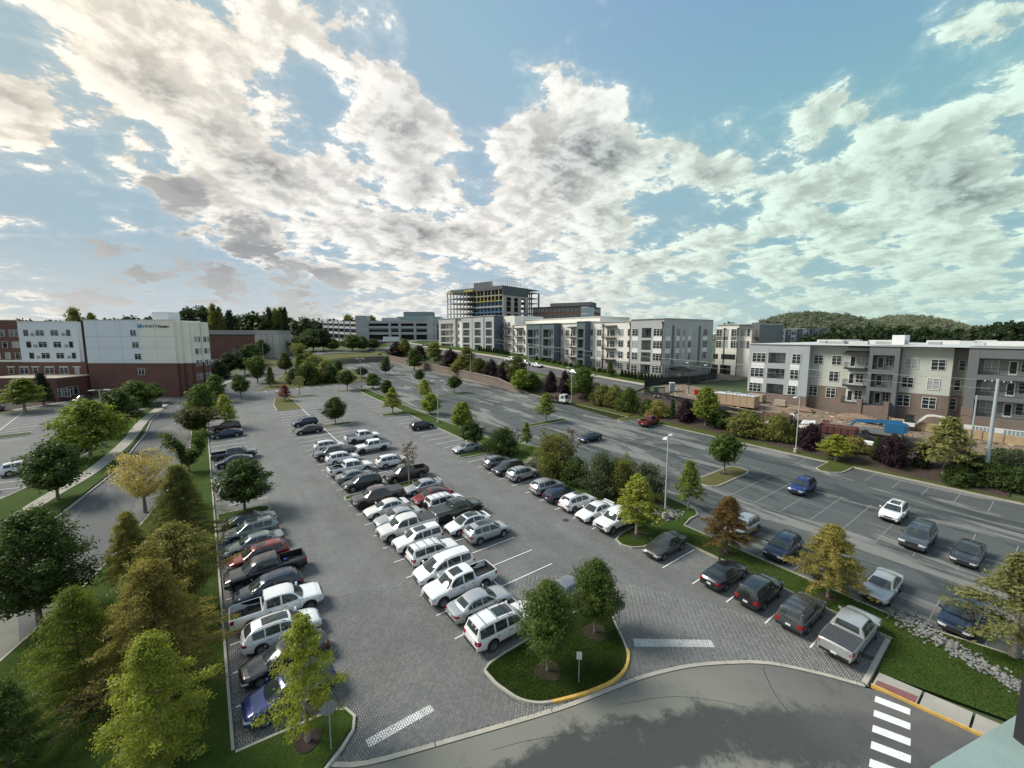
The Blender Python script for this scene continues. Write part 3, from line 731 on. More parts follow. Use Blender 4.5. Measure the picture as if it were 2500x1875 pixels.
SPEC = {
 # L, W, wheelbase, wheel radius, front overhang, sill, zprofile of the lower body top, cabin curve [(x, z, halfwidth)], window pillars
 'sedan': dict(L=4.85, W=1.84, wb=2.80, rw=.335, fo=.95, sill=.24, top=[(2.42, .60), (2.30, .70), (2.0, .79), (1.1, .93), (.9, .96), (-1.7, 1.0), (-1.9, 1.03), (-2.3, 1.0), (-2.42, .86)],
   cab=[(1.05, .95, .78), (.72, 1.16, .70), (.38, 1.36, .60), (.1, 1.43, .575), (-.35, 1.46, .57), (-.85, 1.42, .565), (-1.15, 1.33, .58), (-1.45, 1.18, .64), (-1.78, 1.01, .70)], ws=(0, 2), rg=(6, 8), win=[(.80, -.17), (-.25, -1.02), (-1.08, -1.36)], rear=.92),
 'coupe': dict(L=4.75, W=1.9, wb=2.88, rw=.35, fo=.86, sill=.24, top=[(2.37, .58), (2.25, .70), (1.9, .78), (1.1, .92), (.9, .95), (-1.7, 1.02), (-1.95, 1.06), (-2.3, 1.02), (-2.37, .9)],
   cab=[(1.25, .93, .80), (.80, 1.20, .70), (.45, 1.38, .60), (.1, 1.46, .575), (-.4, 1.48, .57), (-.85, 1.43, .565), (-1.2, 1.34, .58), (-1.65, 1.19, .62), (-2.02, 1.06, .66)], ws=(0, 2), rg=(6, 8), win=[(.92, -.22), (-.3, -1.12), (-1.18, -1.5)], rear=.92, roofglass=True),
 'suv': dict(L=4.65, W=1.88, wb=2.70, rw=.36, fo=.92, sill=.28, top=[(2.32, .68), (2.2, .82), (1.9, .93), (1.2, 1.04), (.95, 1.06), (-1.7, 1.12), (-2.1, 1.12), (-2.25, 1.05), (-2.32, .80)],
   cab=[(1.15, 1.05, .80), (.80, 1.28, .72), (.48, 1.52, .64), (.2, 1.62, .62), (-.4, 1.67, .62), (-1.0, 1.66, .615), (-1.65, 1.60, .60), (-1.95, 1.42, .64), (-2.2, 1.10, .70)], ws=(0, 2), rg=(6, 8), win=[(.88, -.10), (-.18, -.98), (-1.06, -1.72)], rear=.9, rails=True),
 'boxsuv': dict(L=4.60, W=1.86, wb=2.65, rw=.36, fo=.86, sill=.30, top=[(2.30, .72), (2.2, .90), (1.9, .99), (1.15, 1.06), (.9, 1.08), (-1.8, 1.08), (-2.15, 1.08), (-2.26, 1.02), (-2.30, .78)],
   cab=[(1.0, 1.07, .80), (.75, 1.30, .74), (.5, 1.56, .68), (.2, 1.66, .665), (-.5, 1.70, .66), (-1.2, 1.70, .66), (-1.95, 1.66, .65), (-2.08, 1.45, .68), (-2.2, 1.08, .72)], ws=(0, 2), rg=(6, 8), win=[(.74, -.12), (-.2, -1.0), (-1.08, -1.95)], rear=.9, rails=True),
 'bigsuv': dict(L=5.15, W=2.02, wb=2.95, rw=.40, fo=.98, sill=.36, top=[(2.57, .80), (2.48, 1.02), (2.1, 1.10), (1.3, 1.16), (1.0, 1.18), (-2.0, 1.20), (-2.4, 1.20), (-2.52, 1.12), (-2.57, .85)],
   cab=[(1.18, 1.17, .88), (.92, 1.40, .81), (.66, 1.68, .735), (.35, 1.80, .715), (-.5, 1.86, .71), (-1.4, 1.87, .71), (-2.25, 1.82, .70), (-2.36, 1.56, .73), (-2.48, 1.19, .78)], ws=(0, 2), rg=(6, 8), win=[(.86, -.12), (-.24, -1.12), (-1.24, -2.26)], rear=.92, rails=True),
 'minivan': dict(L=5.1, W=1.96, wb=3.0, rw=.34, fo=.95, sill=.24, top=[(2.55, .60), (2.42, .78), (2.1, .92), (1.6, 1.03), (1.35, 1.06), (-2.0, 1.08), (-2.4, 1.08), (-2.5, 1.0), (-2.55, .70)],
   cab=[(1.62, 1.04, .86), (1.15, 1.30, .78), (.72, 1.56, .70), (.3, 1.70, .67), (-.5, 1.755, .665), (-1.3, 1.75, .66), (-2.1, 1.69, .65), (-2.3, 1.45, .69), (-2.46, 1.08, .74)], ws=(0, 2), rg=(6, 8), win=[(1.12, .12), (.02, -1.12), (-1.22, -2.1)], rear=.9, rails=True),
 'pickup': dict(L=5.85, W=2.02, wb=3.68, rw=.41, fo=.95, sill=.42, top=[(2.92, .82), (2.84, 1.04), (2.5, 1.15), (1.7, 1.22), (1.4, 1.24), (-.95, 1.26), (-1.0, 1.30), (-2.85, 1.30), (-2.92, 1.24)],
   cab=[(1.55, 1.22, .88), (1.28, 1.46, .80), (1.02, 1.74, .72), (.72, 1.88, .70), (.2, 1.93, .695), (-.4, 1.92, .69), (-.78, 1.86, .69), (-.86, 1.60, .73), (-.92, 1.27, .80)], ws=(0, 2), rg=(6, 8), win=[(1.22, .26), (.14, -.70)], rear=.95, bed=(-1.02, -2.82)),
 'jeeptruck': dict(L=5.5, W=1.88, wb=3.45, rw=.42, fo=.72, sill=.50, top=[(2.75, .92), (2.7, 1.14), (2.4, 1.18), (1.5, 1.22), (1.3, 1.24), (-.95, 1.24), (-1.0, 1.26), (-2.68, 1.26), (-2.75, 1.20)],
   cab=[(1.25, 1.23, .76), (1.12, 1.48, .74), (1.0, 1.76, .70), (.8, 1.86, .69), (.2, 1.88, .69), (-.45, 1.88, .69), (-.82, 1.85, .69), (-.88, 1.58, .71), (-.93, 1.24, .74)], ws=(0, 2), rg=(6, 8), win=[(1.02, .30), (.18, -.72)], rear=.95, bed=(-1.02, -2.64)),
 'hatch': dict(L=4.3, W=1.80, wb=2.62, rw=.33, fo=.88, sill=.26, top=[(2.15, .62), (2.05, .76), (1.75, .86), (1.05, .98), (.85, 1.0), (-1.6, 1.04), (-1.95, 1.04), (-2.08, .98), (-2.15, .75)],
   cab=[(1.1, .98, .77), (.75, 1.2, .70), (.42, 1.42, .62), (.12, 1.50, .60), (-.4, 1.53, .595), (-.95, 1.50, .59), (-1.45, 1.40, .60), (-1.75, 1.24, .64), (-2.02, 1.04, .69)], ws=(0, 2), rg=(6, 8), win=[(.84, -.12), (-.2, -.98), (-1.05, -1.5)], rear=.9),
}
def wheel_meshes(rw, dark):
    key = ('wheel', round(rw, 3), dark)
    if key in MATS: return MATS[key]
    n = 20; w = .115
    prof = [(.62*rw, -w*.9), (.93*rw, -w), (rw, -w*.6), (rw, w*.6), (.93*rw, w), (.62*rw, w*.9)]
    mb = MB(); rings = [[(r_*math.cos(2*math.pi*k/n), y, r_*math.sin(2*math.pi*k/n)) for k in range(n+1)] for r_, y in prof]
    mb.grid(rings); ty = mb.mesh('wheel', M_tyre, 40)
    mb = MB(); r0 = .64*rw
    for s in range(5):                                   # five twin spokes on a dish
        for o_ in (-.2, .2):
            a = 2*math.pi*s/5 + o_
            p = Vector((math.cos(a), 0, math.sin(a))); q = Vector((-math.sin(a), 0, math.cos(a)))
            v = [p*.12*rw - q*.05*rw, p*.12*rw + q*.05*rw, p*r0 + q*.075*rw, p*r0 - q*.075*rw]
            for sgn in (1, -1): mb.add([(t.x, sgn*w*.80, t.z) for t in v], [(0, 1, 2, 3)])
    for sgn in (1, -1):
        ring = [[(r_*math.cos(2*math.pi*k/n), sgn*y, r_*math.sin(2*math.pi*k/n)) for k in range(n+1)] for r_, y in ((.2*rw, w*.84), (.0, w*.84))]; mb.grid(ring)
        ring = [[(r_*math.cos(2*math.pi*k/n), sgn*y, r_*math.sin(2*math.pi*k/n)) for k in range(n+1)] for r_, y in ((.66*rw, w*.92), (.57*rw, w*.86), (.57*rw, w*.3), (0, w*.3))]; mb.grid(ring)
    rm = mb.mesh('rim', M_rimd if dark else M_rim)
    MATS[key] = (ty, rm); return ty, rm
def car_proto(kind, dark=False, cover=None):
    key = ('car', kind, dark, cover)
    if key in MATS: return MATS[key]
    q = SPEC[kind]; L, Wd, rw = q['L'], q['W'], q['rw']; xf = L/2 - q['fo']; xr = xf - q['wb']; hl = L/2
    bed = q.get('bed'); parts = []
    tx = [p[0] for p in q['top']][::-1]; tz = [p[1] for p in q['top']][::-1]
    zt = lambda x: float(np.interp(x, tx, tz))
    boxy = kind in ('pickup', 'jeeptruck', 'bigsuv', 'boxsuv')
    def hw(x):
        e = abs(x)/hl; return Wd/2*(1 - (.10 if boxy else .17)*e**(9 if boxy else 6))
    ar = rw + (.09 if boxy else .055)
    def zb(x):
        z = q['sill'] + .12*max(0, abs(x)-(hl-.6))/.6
        for xa in (xf, xr):
            if abs(x-xa) < ar: z = max(z, rw*.97 + math.sqrt(ar*ar-(x-xa)**2))
        return z
    xs_ = set([-hl, -hl+.04, -hl+.12, hl, hl-.04, hl-.12, hl-.25, -hl+.25] + [p[0] for p in q['top']] + list(np.linspace(-hl+.4, hl-.4, 16)))
    for xa in (xf, xr): xs_ |= set(xa + ar*math.cos(t) for t in np.linspace(0, math.pi, 13)) | {xa-ar-.001, xa+ar+.001}
    if bed: xs_ |= {bed[0], bed[0]-.005, bed[1], bed[1]+.005}
    xs_ = sorted(round(float(x), 4) for x in xs_ if -hl <= x <= hl)
    def section(x):
        w, b, t = hw(x), zb(x), zt(x); sh = t - .045
        k = 1.0
        pts = [(.90*w, b), (.975*w, b + .25*(sh-b)), (1.0*w, b + .55*(sh-b)), (.985*w, sh - .06), (.955*w, sh), (.90*w, t)]
        if bed and bed[1] < x < bed[0]: pts += [(.86*w, t), (.85*w, .78), (0, .78)]
        else: pts += [(.62*w, t+.018), (.3*w, t+.03), (0, t+.035)]
        return pts
    mb = MB(); rows = []
    for x in xs_:
        s_ = section(x); rows.append([(x, y, z) for y, z in s_] + [(x, -y, z) for y, z in s_[-2::-1]])
    mb.grid(rows)
    for r_ in (rows[0], rows[-1]): mb.add(r_, [tuple(range(len(r_))) if r_ is rows[0] else tuple(range(len(r_)-1, -1, -1))])
    # cabin
    cab = q['cab']; ns = 9
    bow = [.14, .10, .06, .03, 0, 0, -.03, -.05, -.06]; crown = .045
    def S_(s, i):                    # i may be fractional
        i0 = min(int(i), len(cab)-2); f_ = i - i0
        a, b2 = cab[i0], cab[i0+1]; x = a[0]+(b2[0]-a[0])*f_; z = a[1]+(b2[1]-a[1])*f_; w = a[2]+(b2[2]-a[2])*f_
        bw = bow[i0]+(bow[i0+1]-bow[i0])*f_
        return Vector((x + bw*(1-s*s), s*w, z + crown*(1-abs(s)**2.4)))
    ss = [-1, -.93, -.7, -.35, 0, .35, .7, .93, 1]
    mb.grid([[tuple(S_(s, i)) for s in ss] for i in range(len(cab))])
    rail = [S_(1, i) for i in range(len(cab))]
    rx = [p.x for p in rail][::-1]; ry = [p.y for p in rail][::-1]; rz = [p.z for p in rail][::-1]
    belt = lambda x: Vector((x, .93*hw(x), zt(x)))
    for sgn in (1, -1):
        mb.grid([[(p.x, sgn*p.y, p.z) for p in rail], [(p.x, sgn*(p.y*.45 + belt(p.x).y*.55 + .012), p.z*.5 + min(p.z, zt(p.x))*.5) for p in rail], [(p.x, sgn*belt(p.x).y, min(p.z, zt(p.x))) for p in rail]])
    parts.append(('body', mb.mesh('body', PAINT['white'], 38), None, 0))
    # glass
    def patch(i0, i1, s0, s1, off=.012, n=6):
        rows_ = []
        for i in np.linspace(i0, i1, n):
            r_ = []
            for s in np.linspace(s0, s1, 9):
                p = S_(s, i); e = .01
                du = S_(s, min(i+e, len(cab)-1)) - S_(s, max(i-e, 0)); dv = S_(min(s+e, 1), i) - S_(max(s-e, -1), i)
                nn = du.cross(dv).normalized(); nn = nn if nn.z > 0 else -nn
                r_.append(tuple(p + nn*off))
            rows_.append(r_)
        m_ = MB(); m_.grid(rows_); return m_
    a, b2 = q['ws']; parts.append(('windshield', patch(a+.12, b2-.02, -.90, .90).mesh('windshield', M_glass, 60), M_glass, 0))
    a, b2 = q['rg']; parts.append(('rear_window', patch(a+.15, b2-(.55 if not bed else .5), -.86, .86).mesh('rear_window', M_glass, 60), M_glass, 0))
    if q.get('roofglass'): parts.append(('glass_roof', patch(2.5, 5.6, -.84, .84, .014).mesh('glass_roof', M_glass, 60), M_glass, 0))
    def sidept(x, f_, sgn, off=.012):
        top_ = Vector((x, float(np.interp(x, rx, ry)), float(np.interp(x, rx, rz)))); bt = belt(x)
        md = Vector((x, top_.y*.45 + bt.y*.55 + .012, (top_.z+bt.z)/2))
        p = bt.lerp(md, f_*2) if f_ < .5 else md.lerp(top_, f_*2-1)
        return (p.x, sgn*(p.y + off), p.z)
    for (x0, x1) in q['win']:
        for sgn in (1, -1):
            rows_ = []
            for x in np.linspace(x0, x1, 7):
                h = float(np.interp(x, rx, rz)) - zt(x)
                if h < .12: continue
                lo = .05/h; hi = 1 - .075/h
                rows_.append([sidept(x, f_, sgn) for f_ in np.linspace(lo, max(lo+.02, hi), 5)])
            if len(rows_) > 1: m_ = MB(); m_.grid(rows_); parts.append(('side_window', m_.mesh('side_window', M_glass, 60), M_glass, 0))
    # lamps, grille, bumpers, plates
    def strip(x_end, xs2, z0, z1, y0f, sgn, end=1):
        """lamp wrapping a corner"""
        w = hw(x_end); pts = [(x_end + .012*end, y0f*w), (x_end + .014*end, .93*w)] + [(x, hw(x)*.995 + .012) for x in xs2]
        rows_ = [[(x, sgn*y, z0 + .0) for x, y in pts], [(x - .01*end, sgn*(y - .002), (z0+z1)/2) for x, y in pts], [(x - .03*end, sgn*(y-.02), z1) for x, y in pts]]
        m_ = MB(); m_.grid(rows_); return m_
    hz = zt(hl-.2) if not boxy else zt(hl-.1)
    for sgn in (1, -1):
        parts.append(('headlight', strip(hl, [hl-.06, hl-.18, hl-.34], hz-.20, hz-.07 if not boxy else hz-.03, .52, sgn).mesh('headlight', M_lamp, 60), M_lamp, 0))
        z1 = zt(-hl+.15)
        parts.append(('tail_light', strip(-hl, [-hl+.06, -hl+.16, -hl+.26], z1-(.34 if boxy else .22), z1-.06, .66 if not bed else .86, sgn, -1).mesh('tail_light', M_tail, 60), M_tail, 0))
    w0 = hw(hl)
    m_ = MB(); m_.box(hl-.02, hl+.022, -.46*w0, .46*w0, hz-.30 if boxy else hz-.24, hz-.06 if boxy else hz-.10); m_.box(hl-.05, hl+.02, -.8*w0, .8*w0, q['sill']+.10, q['sill']+.26)
    parts.append(('grille', m_.mesh('grille', M_blk), M_blk, 0))
    m_ = MB(); m_.box(-hl-.03, -hl+.05, -.86*w0, .86*w0, q['sill']+.14, q['sill']+.30); parts.append(('rear_bumper', m_.mesh('rear_bumper', M_blk), M_blk if not bed else M_rim, 0))
    zp = (q['sill']+.36) if not bed else q['sill']+.24
    m_ = MB(); m_.box(-hl-.038, -hl-.025, -.16, .16, zp, zp+.15); parts.append(('number_plate', m_.mesh('number_plate', M_plate), M_plate, 0))
    xa = cab[0][0]-.22
    for sgn in (1, -1):
        m_ = MB(); y = belt(xa).y
        m_.add([(xa+.10, sgn*y, zt(xa)+.03), (xa+.12, sgn*(y+.20), zt(xa)+.06), (xa+.12, sgn*(y+.20), zt(xa)+.20), (xa+.10, sgn*(y+.06), zt(xa)+.17), (xa-.02, sgn*y, zt(xa)+.03), (xa, sgn*(y+.20), zt(xa)+.06), (xa, sgn*(y+.20), zt(xa)+.20), (xa-.02, sgn*(y+.06), zt(xa)+.17)],
              [(0,1,2,3),(7,6,5,4),(0,4,5,1),(1,5,6,2),(2,6,7,3),(3,7,4,0)])
        parts.append(('mirror', m_.mesh('mirror', M_blk), None if kind != 'jeeptruck' else M_blk, 0))
    nwin = q['win']
    for (x0, x1) in nwin[:2]:
        for sgn in (1, -1):
            xh = x1 + .16; m_ = MB(); y = hw(xh)*.99
            m_.box(xh-.10, xh+.10, sgn*y-.02, sgn*y+.025, zt(xh)-.20, zt(xh)-.165); parts.append(('door_handle', m_.mesh('door_handle', M_blk), M_blk, 0))
    if kind in ('suv', 'boxsuv', 'bigsuv', 'pickup', 'jeeptruck', 'minivan'):
        for sgn in (1, -1):
            m_ = MB(); y = Wd/2*.965; m_.box(xr+ar+.03, xf-ar-.03, sgn*y-.03, sgn*y+.022, q['sill']-.02, q['sill']+.13); parts.append(('sill_trim', m_.mesh('sill_trim', M_blk), M_blk, 0))
    # dark seams between the doors
    for (x0, x1) in nwin[:2] + [(None, nwin[0][0]+.12)]:
        for sgn in (1, -1):
            m_ = MB(); xh = x1 - .04 if x0 is not None else x1
            if abs(xh-xr) < ar or abs(xh-xf) < ar: continue
            s_ = section(xh)[:5]
            m_.grid([[(xh-.008, sgn*(y+.004), z) for y, z in s_], [(xh+.008, sgn*(y+.004), z) for y, z in s_]])
            parts.append(('door_seam', m_.mesh('door_seam', M_blk), M_blk, 0))
    if q.get('rails'):
        for sgn in (1, -1):
            pts = [S_(sgn*.93, i) + Vector((0, 0, .05 if 3.2 < i < 6 else .0)) for i in np.linspace(3, 6.2, 9)]
            m_ = MB(); m_.tube(pts, .018, 6); parts.append(('roof_rail', m_.mesh('roof_rail', M_blk), M_blk, 0))
    # underbody with wheel housings
    m_ = MB(); m_.box(-hl+.25, hl-.25, -Wd/2*.86, Wd/2*.86, q['sill']-.04, q['sill']+.2)
    for xa_ in (xf, xr):
        n = 14
        for sgn in (1, -1):
            m_.grid([[(xa_ + (ar-.01)*math.cos(math.pi*k/n), sgn*y, rw*.97 + (ar-.01)*math.sin(math.pi*k/n)) for k in range(n+1)] for y in (Wd/2*.5, Wd/2*.92)])
            c0 = [(xa_ + (ar-.01)*math.cos(2*math.pi*k/n), sgn*Wd/2*.55, rw*.97 + (ar-.01)*math.sin(2*math.pi*k/n)) for k in range(n)]; m_.add(c0, [tuple(range(n))])
    parts.append(('underbody', m_.mesh('underbody', M_blk), M_blk, 0))
    if bed:
        x0, x1 = bed; w = hw((x0+x1)/2)*.86
        if cover:
            m_ = MB(); m_.box(x1+.0, x0, -w-.02, w+.02, zt(-2)-.02, zt(-2)+.045); m_.box(x1+.6, x1+.62, -w, w, zt(-2)+.045, zt(-2)+.055); parts.append(('bed_cover', m_.mesh('bed_cover', M_cover), M_cover, 0))
        else:
            m_ = MB(); i_ = .012; zf = .79; zr_ = zt(-2)-.03; a_, b_, c_ = x1+i_, x0-i_, w-.005
            P4 = [(a_,-c_),(b_,-c_),(b_,c_),(a_,c_)]
            m_.add([(x, y, zf) for x, y in P4] + [(x, y, zr_) for x, y in P4], [(0,1,2,3),(0,4,5,1),(1,5,6,2),(2,6,7,3),(3,7,4,0)])
            parts.append(('bed_liner', m_.mesh('bed_liner', M_liner), M_liner, 0))
        m_ = MB(); m_.box(-hl-.012, -hl+.01, -.70*w, .70*w, .72, zt(-2)-.08); parts.append(('tailgate', m_.mesh('tailgate', PAINT['white']), None, 0))
    ty, rm = wheel_meshes(rw, dark)
    wheels = [(x, s*(Wd/2-.125), rw) for x in (xf, xr) for s in (1, -1)]
    MATS[key] = (parts, ty, rm, wheels, S_); return MATS[key]
CARS = []
SUNROOF = {}
def car(kind, colour, x, y, head, label, dark=False, cover=None, extra=None, group='parked cars', cat=None, tilted=True, z=None, roof=None):
    """head: degrees, 0 = nose towards +X"""
    parts, ty, rm, wheels, S_ = car_proto(kind, dark, cover)
    name = {'sedan': 'parked_sedan', 'coupe': 'parked_sedan', 'hatch': 'parked_hatchback', 'suv': 'parked_suv', 'boxsuv': 'parked_suv', 'bigsuv': 'parked_suv', 'minivan': 'parked_minivan', 'pickup': 'pickup_truck', 'jeeptruck': 'pickup_truck'}[kind]
    jit = random.uniform(-1.2, 1.2)
    o = thing(name, label, cat or {'pickup': 'pickup', 'jeeptruck': 'pickup', 'minivan': 'minivan', 'suv': 'SUV', 'boxsuv': 'SUV', 'bigsuv': 'SUV'}.get(kind, 'car'), (x, y, (plane(x, y) if z is None else z) + .012), lie(R(head + jit)), group)
    pm = PAINT[colour]
    for nm, me, m_, _ in parts:
        link(nm, me, o, mat=(m_ or (PAINT[roof] if roof and nm == 'x' else pm)) if m_ is None else None)
    for wx, wy, wz in wheels:
        w = link('wheel', ty, o, (wx, wy, wz)); link('rim', rm, w)
    if extra:
        for e in extra.split():
            key = (kind, e)
            if key not in SUNROOF:
                m_ = MB(); i0, i1 = (2.6, 4.3) if e == 'sunroof' else (2.5, 5.2)
                if e in ('sunroof', 'panoroof'):
                    m_.grid([[tuple(S_(s, i) + Vector((0, 0, .012))) for s in (-.66, -.3, 0, .3, .66)] for i in np.linspace(i0, i1, 6)]); SUNROOF[key] = ('sunroof', m_.mesh('sunroof', M_glass, 60))
                elif e == 'bars':
                    for i in (3.4, 4.4, 5.4): m_.tube([S_(-.95, i) + Vector((0, 0, .07)), S_(0, i) + Vector((0, 0, .06)), S_(.95, i) + Vector((0, 0, .07))], .022, 6)
                    SUNROOF[key] = ('roof_rack', m_.mesh('roof_rack', M_blk))
                elif e == 'spare':
                    SUNROOF[key] = ('spare_wheel', ty)
                elif e == 'spoiler':
                    hl = SPEC[kind]['L']/2; zz_ = SPEC[kind]['top'][-2][1]
                    m_.box(-hl+.06, -hl+.30, -.70, .70, zz_+.16, zz_+.19)
                    for yy in (-.55, .55): m_.box(-hl+.14, -hl+.22, yy-.03, yy+.03, zz_-.02, zz_+.16)
                    SUNROOF[key] = ('spoiler', m_.mesh('spoiler', PAINT['white']))
                elif e == 'bluebag':
                    m_.add([(-1.5+.17*math.cos(a)*math.cos(b), -.4+.13*math.sin(a)*math.cos(b), .9+.13*math.sin(b)) for b in (-.9, 0, .7, 1.4) for a in np.linspace(0, 5.24, 6)], [(i*6+j, i*6+(j+1) % 6, (i+1)*6+(j+1) % 6, (i+1)*6+j) for i in range(3) for j in range(6)])
                    SUNROOF[key] = ('blue_bag', m_.mesh('blue_bag', mat('blue_bag', (.03, .09, .5), .5, .1), 60))
            nm, me = SUNROOF[key]
            if e == 'spare': link(nm, me, o, (-SPEC[kind]['L']/2 - .13, 0, .95), (0, 0, R(90)))
            elif e == 'spoiler': link(nm, me, o, mat=pm)
            elif e == 'bluebag': 
                bgo = link('blue_bag', me); bgo.matrix_world = o.matrix_basis @ Matrix.Identity(4); tag(bgo, 'blue bag lying in the bed of the black pickup', 'bag')
            else: link(nm, me, o)
    CARS.append(o); return o
LFT, RGT = 180, 0
# west row, near to far
WX = 2.75
W0 = 24.65
def wrow(k): return W0 + ST*k
car('suv', 'blue', WX, wrow(0)+.05, LFT+3, 'blue crossover nearest the stop sign, half behind the yellow-green sapling', extra='panoroof')
car('sedan', 'black', WX+.15, wrow(1)+.2, LFT+2, 'black sedan between the blue crossover and the white crossover')
car('suv', 'white', WX+.35, wrow(2)+.1, RGT-1, 'white crossover with dark glass roof beside the black sedan, tail to the lawn', extra='panoroof')
car('pickup', 'white', WX+.45, wrow(3)+.05, RGT-1, 'white pickup with open bed backed towards the lawn, in the left row')
car('suv', 'navy', WX+.2, wrow(4), LFT, 'dark navy SUV between the white pickup and the black pickup')
car('pickup', 'black', WX+.35, wrow(5), LFT, 'black pickup with an empty open bed in the left row', extra='bluebag')
car('suv', 'red', WX+.1, wrow(6)+.1, LFT, 'dark red SUV between the black pickup and a sage sedan', extra='sunroof')
car('sedan', 'sage', WX+.0, wrow(7)+.1, LFT, 'grey-green sedan beside the dark red SUV')
car('suv', 'sage', WX, wrow(8)+.1, LFT, 'grey-green SUV with sunroof between two sedans in the left row', extra='sunroof')
car('sedan', 'black', WX+.1, wrow(9)+.05, RGT, 'black sedan next to the grass island under the round tree')
car('boxsuv', 'silver', WX, 60.0, LFT, 'silver car half hidden by the round island tree, on its near side')
car('suv', 'sage', WX, 63.0, LFT, 'pale green car almost hidden behind the round island tree')
car('coupe', 'navy', WX, 71.9, LFT, 'dark blue sedan beside the pickup with the white bonnet')
car('pickup', 'slate', WX+.2, 75.0, RGT, 'dark slate pickup with open bed, backed to the left kerb')
car('coupe', 'navy', WX, 90.0, LFT, 'long dark sedan alone near the end of the left row')
car('boxsuv', 'maroon', WX+.1, 95.2, LFT, 'maroon and tan SUV under the pale pyramid tree', extra='bars')
# middle double row, left half
MX = 15.3; M0 = 22.0
def mrow(k): return M0 + ST*k
car('bigsuv', 'white', MX, mrow(0)-.1, RGT, 'big white SUV with roof bars next to the front grass island', extra='sunroof bars')
car('sedan', 'silver', MX, mrow(1)+.1, RGT, 'silver white sedan between the big white SUV and the white pickup')
car('pickup', 'white', MX-.1, mrow(2), LFT, 'white pickup with sunroof and empty black bed', extra='sunroof')
car('minivan', 'white', MX-.1, mrow(3), LFT, 'white minivan between the white pickup and the white boxy SUV')
car('boxsuv', 'white', MX+.2, mrow(4), RGT, 'white boxy SUV with two roof bars, tail to the aisle', extra='bars')
car('boxsuv', 'white', MX, mrow(5), LFT, 'white SUV with square sunroof beside the cream pickup', extra='sunroof', dark=True)
car('pickup', 'pearl', MX+.1, mrow(6), LFT, 'cream white pickup with dark bed cover', cover='c')
car('sedan', 'silver', MX+.2, mrow(7), LFT, 'silver sedan squeezed behind the cream pickup')
car('sedan', 'pearl', MX, mrow(8), LFT, 'pale champagne sedan next to the brown pickup')
car('pickup', 'brown', MX+.1, mrow(9)+.5, LFT, 'dark brown pickup with flat bed cover by the small island', cover='c', dark=True)
car('suv', 'charcoal', MX, 52.9, LFT, 'dark crossover with roof bars just beyond the small island', extra='bars')
car('sedan', 'sage', MX, 55.8, RGT, 'pale greenish sedan between the dark crossover and a white pickup')
car('pickup', 'white', MX+.2, 58.8, RGT, 'white pickup with black open bed, tail to the left aisle')
car('suv', 'white', MX+.5, 64.0, RGT, 'white SUV between the white pickup and the slate pickup')
car('pickup', 'slate', MX+.1, 67.2, LFT, 'slate grey pickup with bed cover facing left', cover='c')
car('suv', 'white', MX+.4, 71.4, RGT, 'white SUV mostly hidden behind the slate pickup')
car('coupe', 'black', MX-.2, 84.4, LFT, 'black sedan beside the dry island with the round tree')
car('suv', 'navy', MX+.3, 90.7, LFT, 'dark navy SUV just beyond the dry island')
# middle double row, right half
NX = 21.0
car('sedan', 'grey', NX+.2, mrow(0)+.1, LFT, 'grey sedan hidden behind the two front island trees')
car('suv', 'silver', NX+.4, mrow(4)+.25, RGT, 'silver grey SUV with dark roof glass, last before the empty stalls', extra='panoroof')
car('coupe', 'white', NX-.2, mrow(5)+.1, LFT, 'white sedan with glass roof beside the silver grey SUV')
car('pickup', 'green', NX+.2, mrow(6)+.4, RGT, 'black-green off-road pickup with bed cover', cover='c', dark=True)
car('boxsuv', 'white', NX+.1, mrow(7)+.25, RGT, 'white-topped SUV with a spare wheel on its tail', extra='spare bars', dark=True)
car('coupe', 'red', NX-.2, mrow(8)+.0, LFT, 'bright red sedan beside the silver compact sedan')
car('sedan', 'silver', NX, mrow(9)+.4, LFT, 'silver compact sedan with spoiler by the island with the bare tree', extra='spoiler')
car('pickup', 'brown', NX, 52.5, LFT, 'brown pickup with open bed behind the bare tree')
car('suv', 'white', NX+.3, 58.5, RGT, 'long white SUV between the brown pickup and the white off-road truck')
car('jeeptruck', 'white', NX+.4, 66.9, LFT, 'white off-road truck with square cab and black wheels', cover='c', dark=True)
car('pickup', 'white', NX+.6, 73.3, RGT, 'white crew-cab pickup with bed cover beyond the off-road truck', cover='c', dark=True)
# east row of the paver car park
EX = 33.4
car('pickup', 'silver', EX+.2, 7.65, RGT, 'silver pickup with grey bed cover at the near end of the right row', cover='c')
car('boxsuv', 'dgrey', EX+.0, 10.45, RGT, 'dark grey SUV with roof bars beside the silver pickup', extra='bars')
car('boxsuv', 'black', EX+.1, 13.3, RGT, 'black boxy SUV between the dark grey SUV and the black sedan')
car('sedan', 'black', EX+.2, 16.05, RGT, 'black sedan with red tail lights at the end of four cars')
car('sedan', 'olive', EX+.1, 21.55, LFT, 'faded olive sedan with worn bonnet next to the grass island')
car('pickup', 'white', EX+.4, 27.3, LFT, 'white pickup half behind the bright yellow-green tree')
car('sedan', 'white', EX-.0, 30.15, LFT, 'white sedan with rear spoiler between white pickup and white SUV', extra='spoiler')
car('suv', 'white', EX+.1, 32.9, RGT, 'white SUV tail-out beside the white spoiler sedan', extra='sunroof')
car('hatch', 'navy', EX-.1, 35.7, RGT, 'dark blue hatchback between the white SUV and a silver wagon')
car('suv', 'silver', EX+.1, 38.3, RGT, 'silver SUV next to the dark blue hatchback, by the shrubs')
car('suv', 'silver', EX+.3, 43.5, RGT, 'silver SUV with roof rails just left of an empty stall', extra='bars')
car('suv', 'charcoal', EX+.0, 46.4, LFT, 'dark grey crossover facing out between two silver SUVs')
car('suv', 'grey', EX+.2, 49.2, RGT, 'grey SUV at the far end of the right row group')
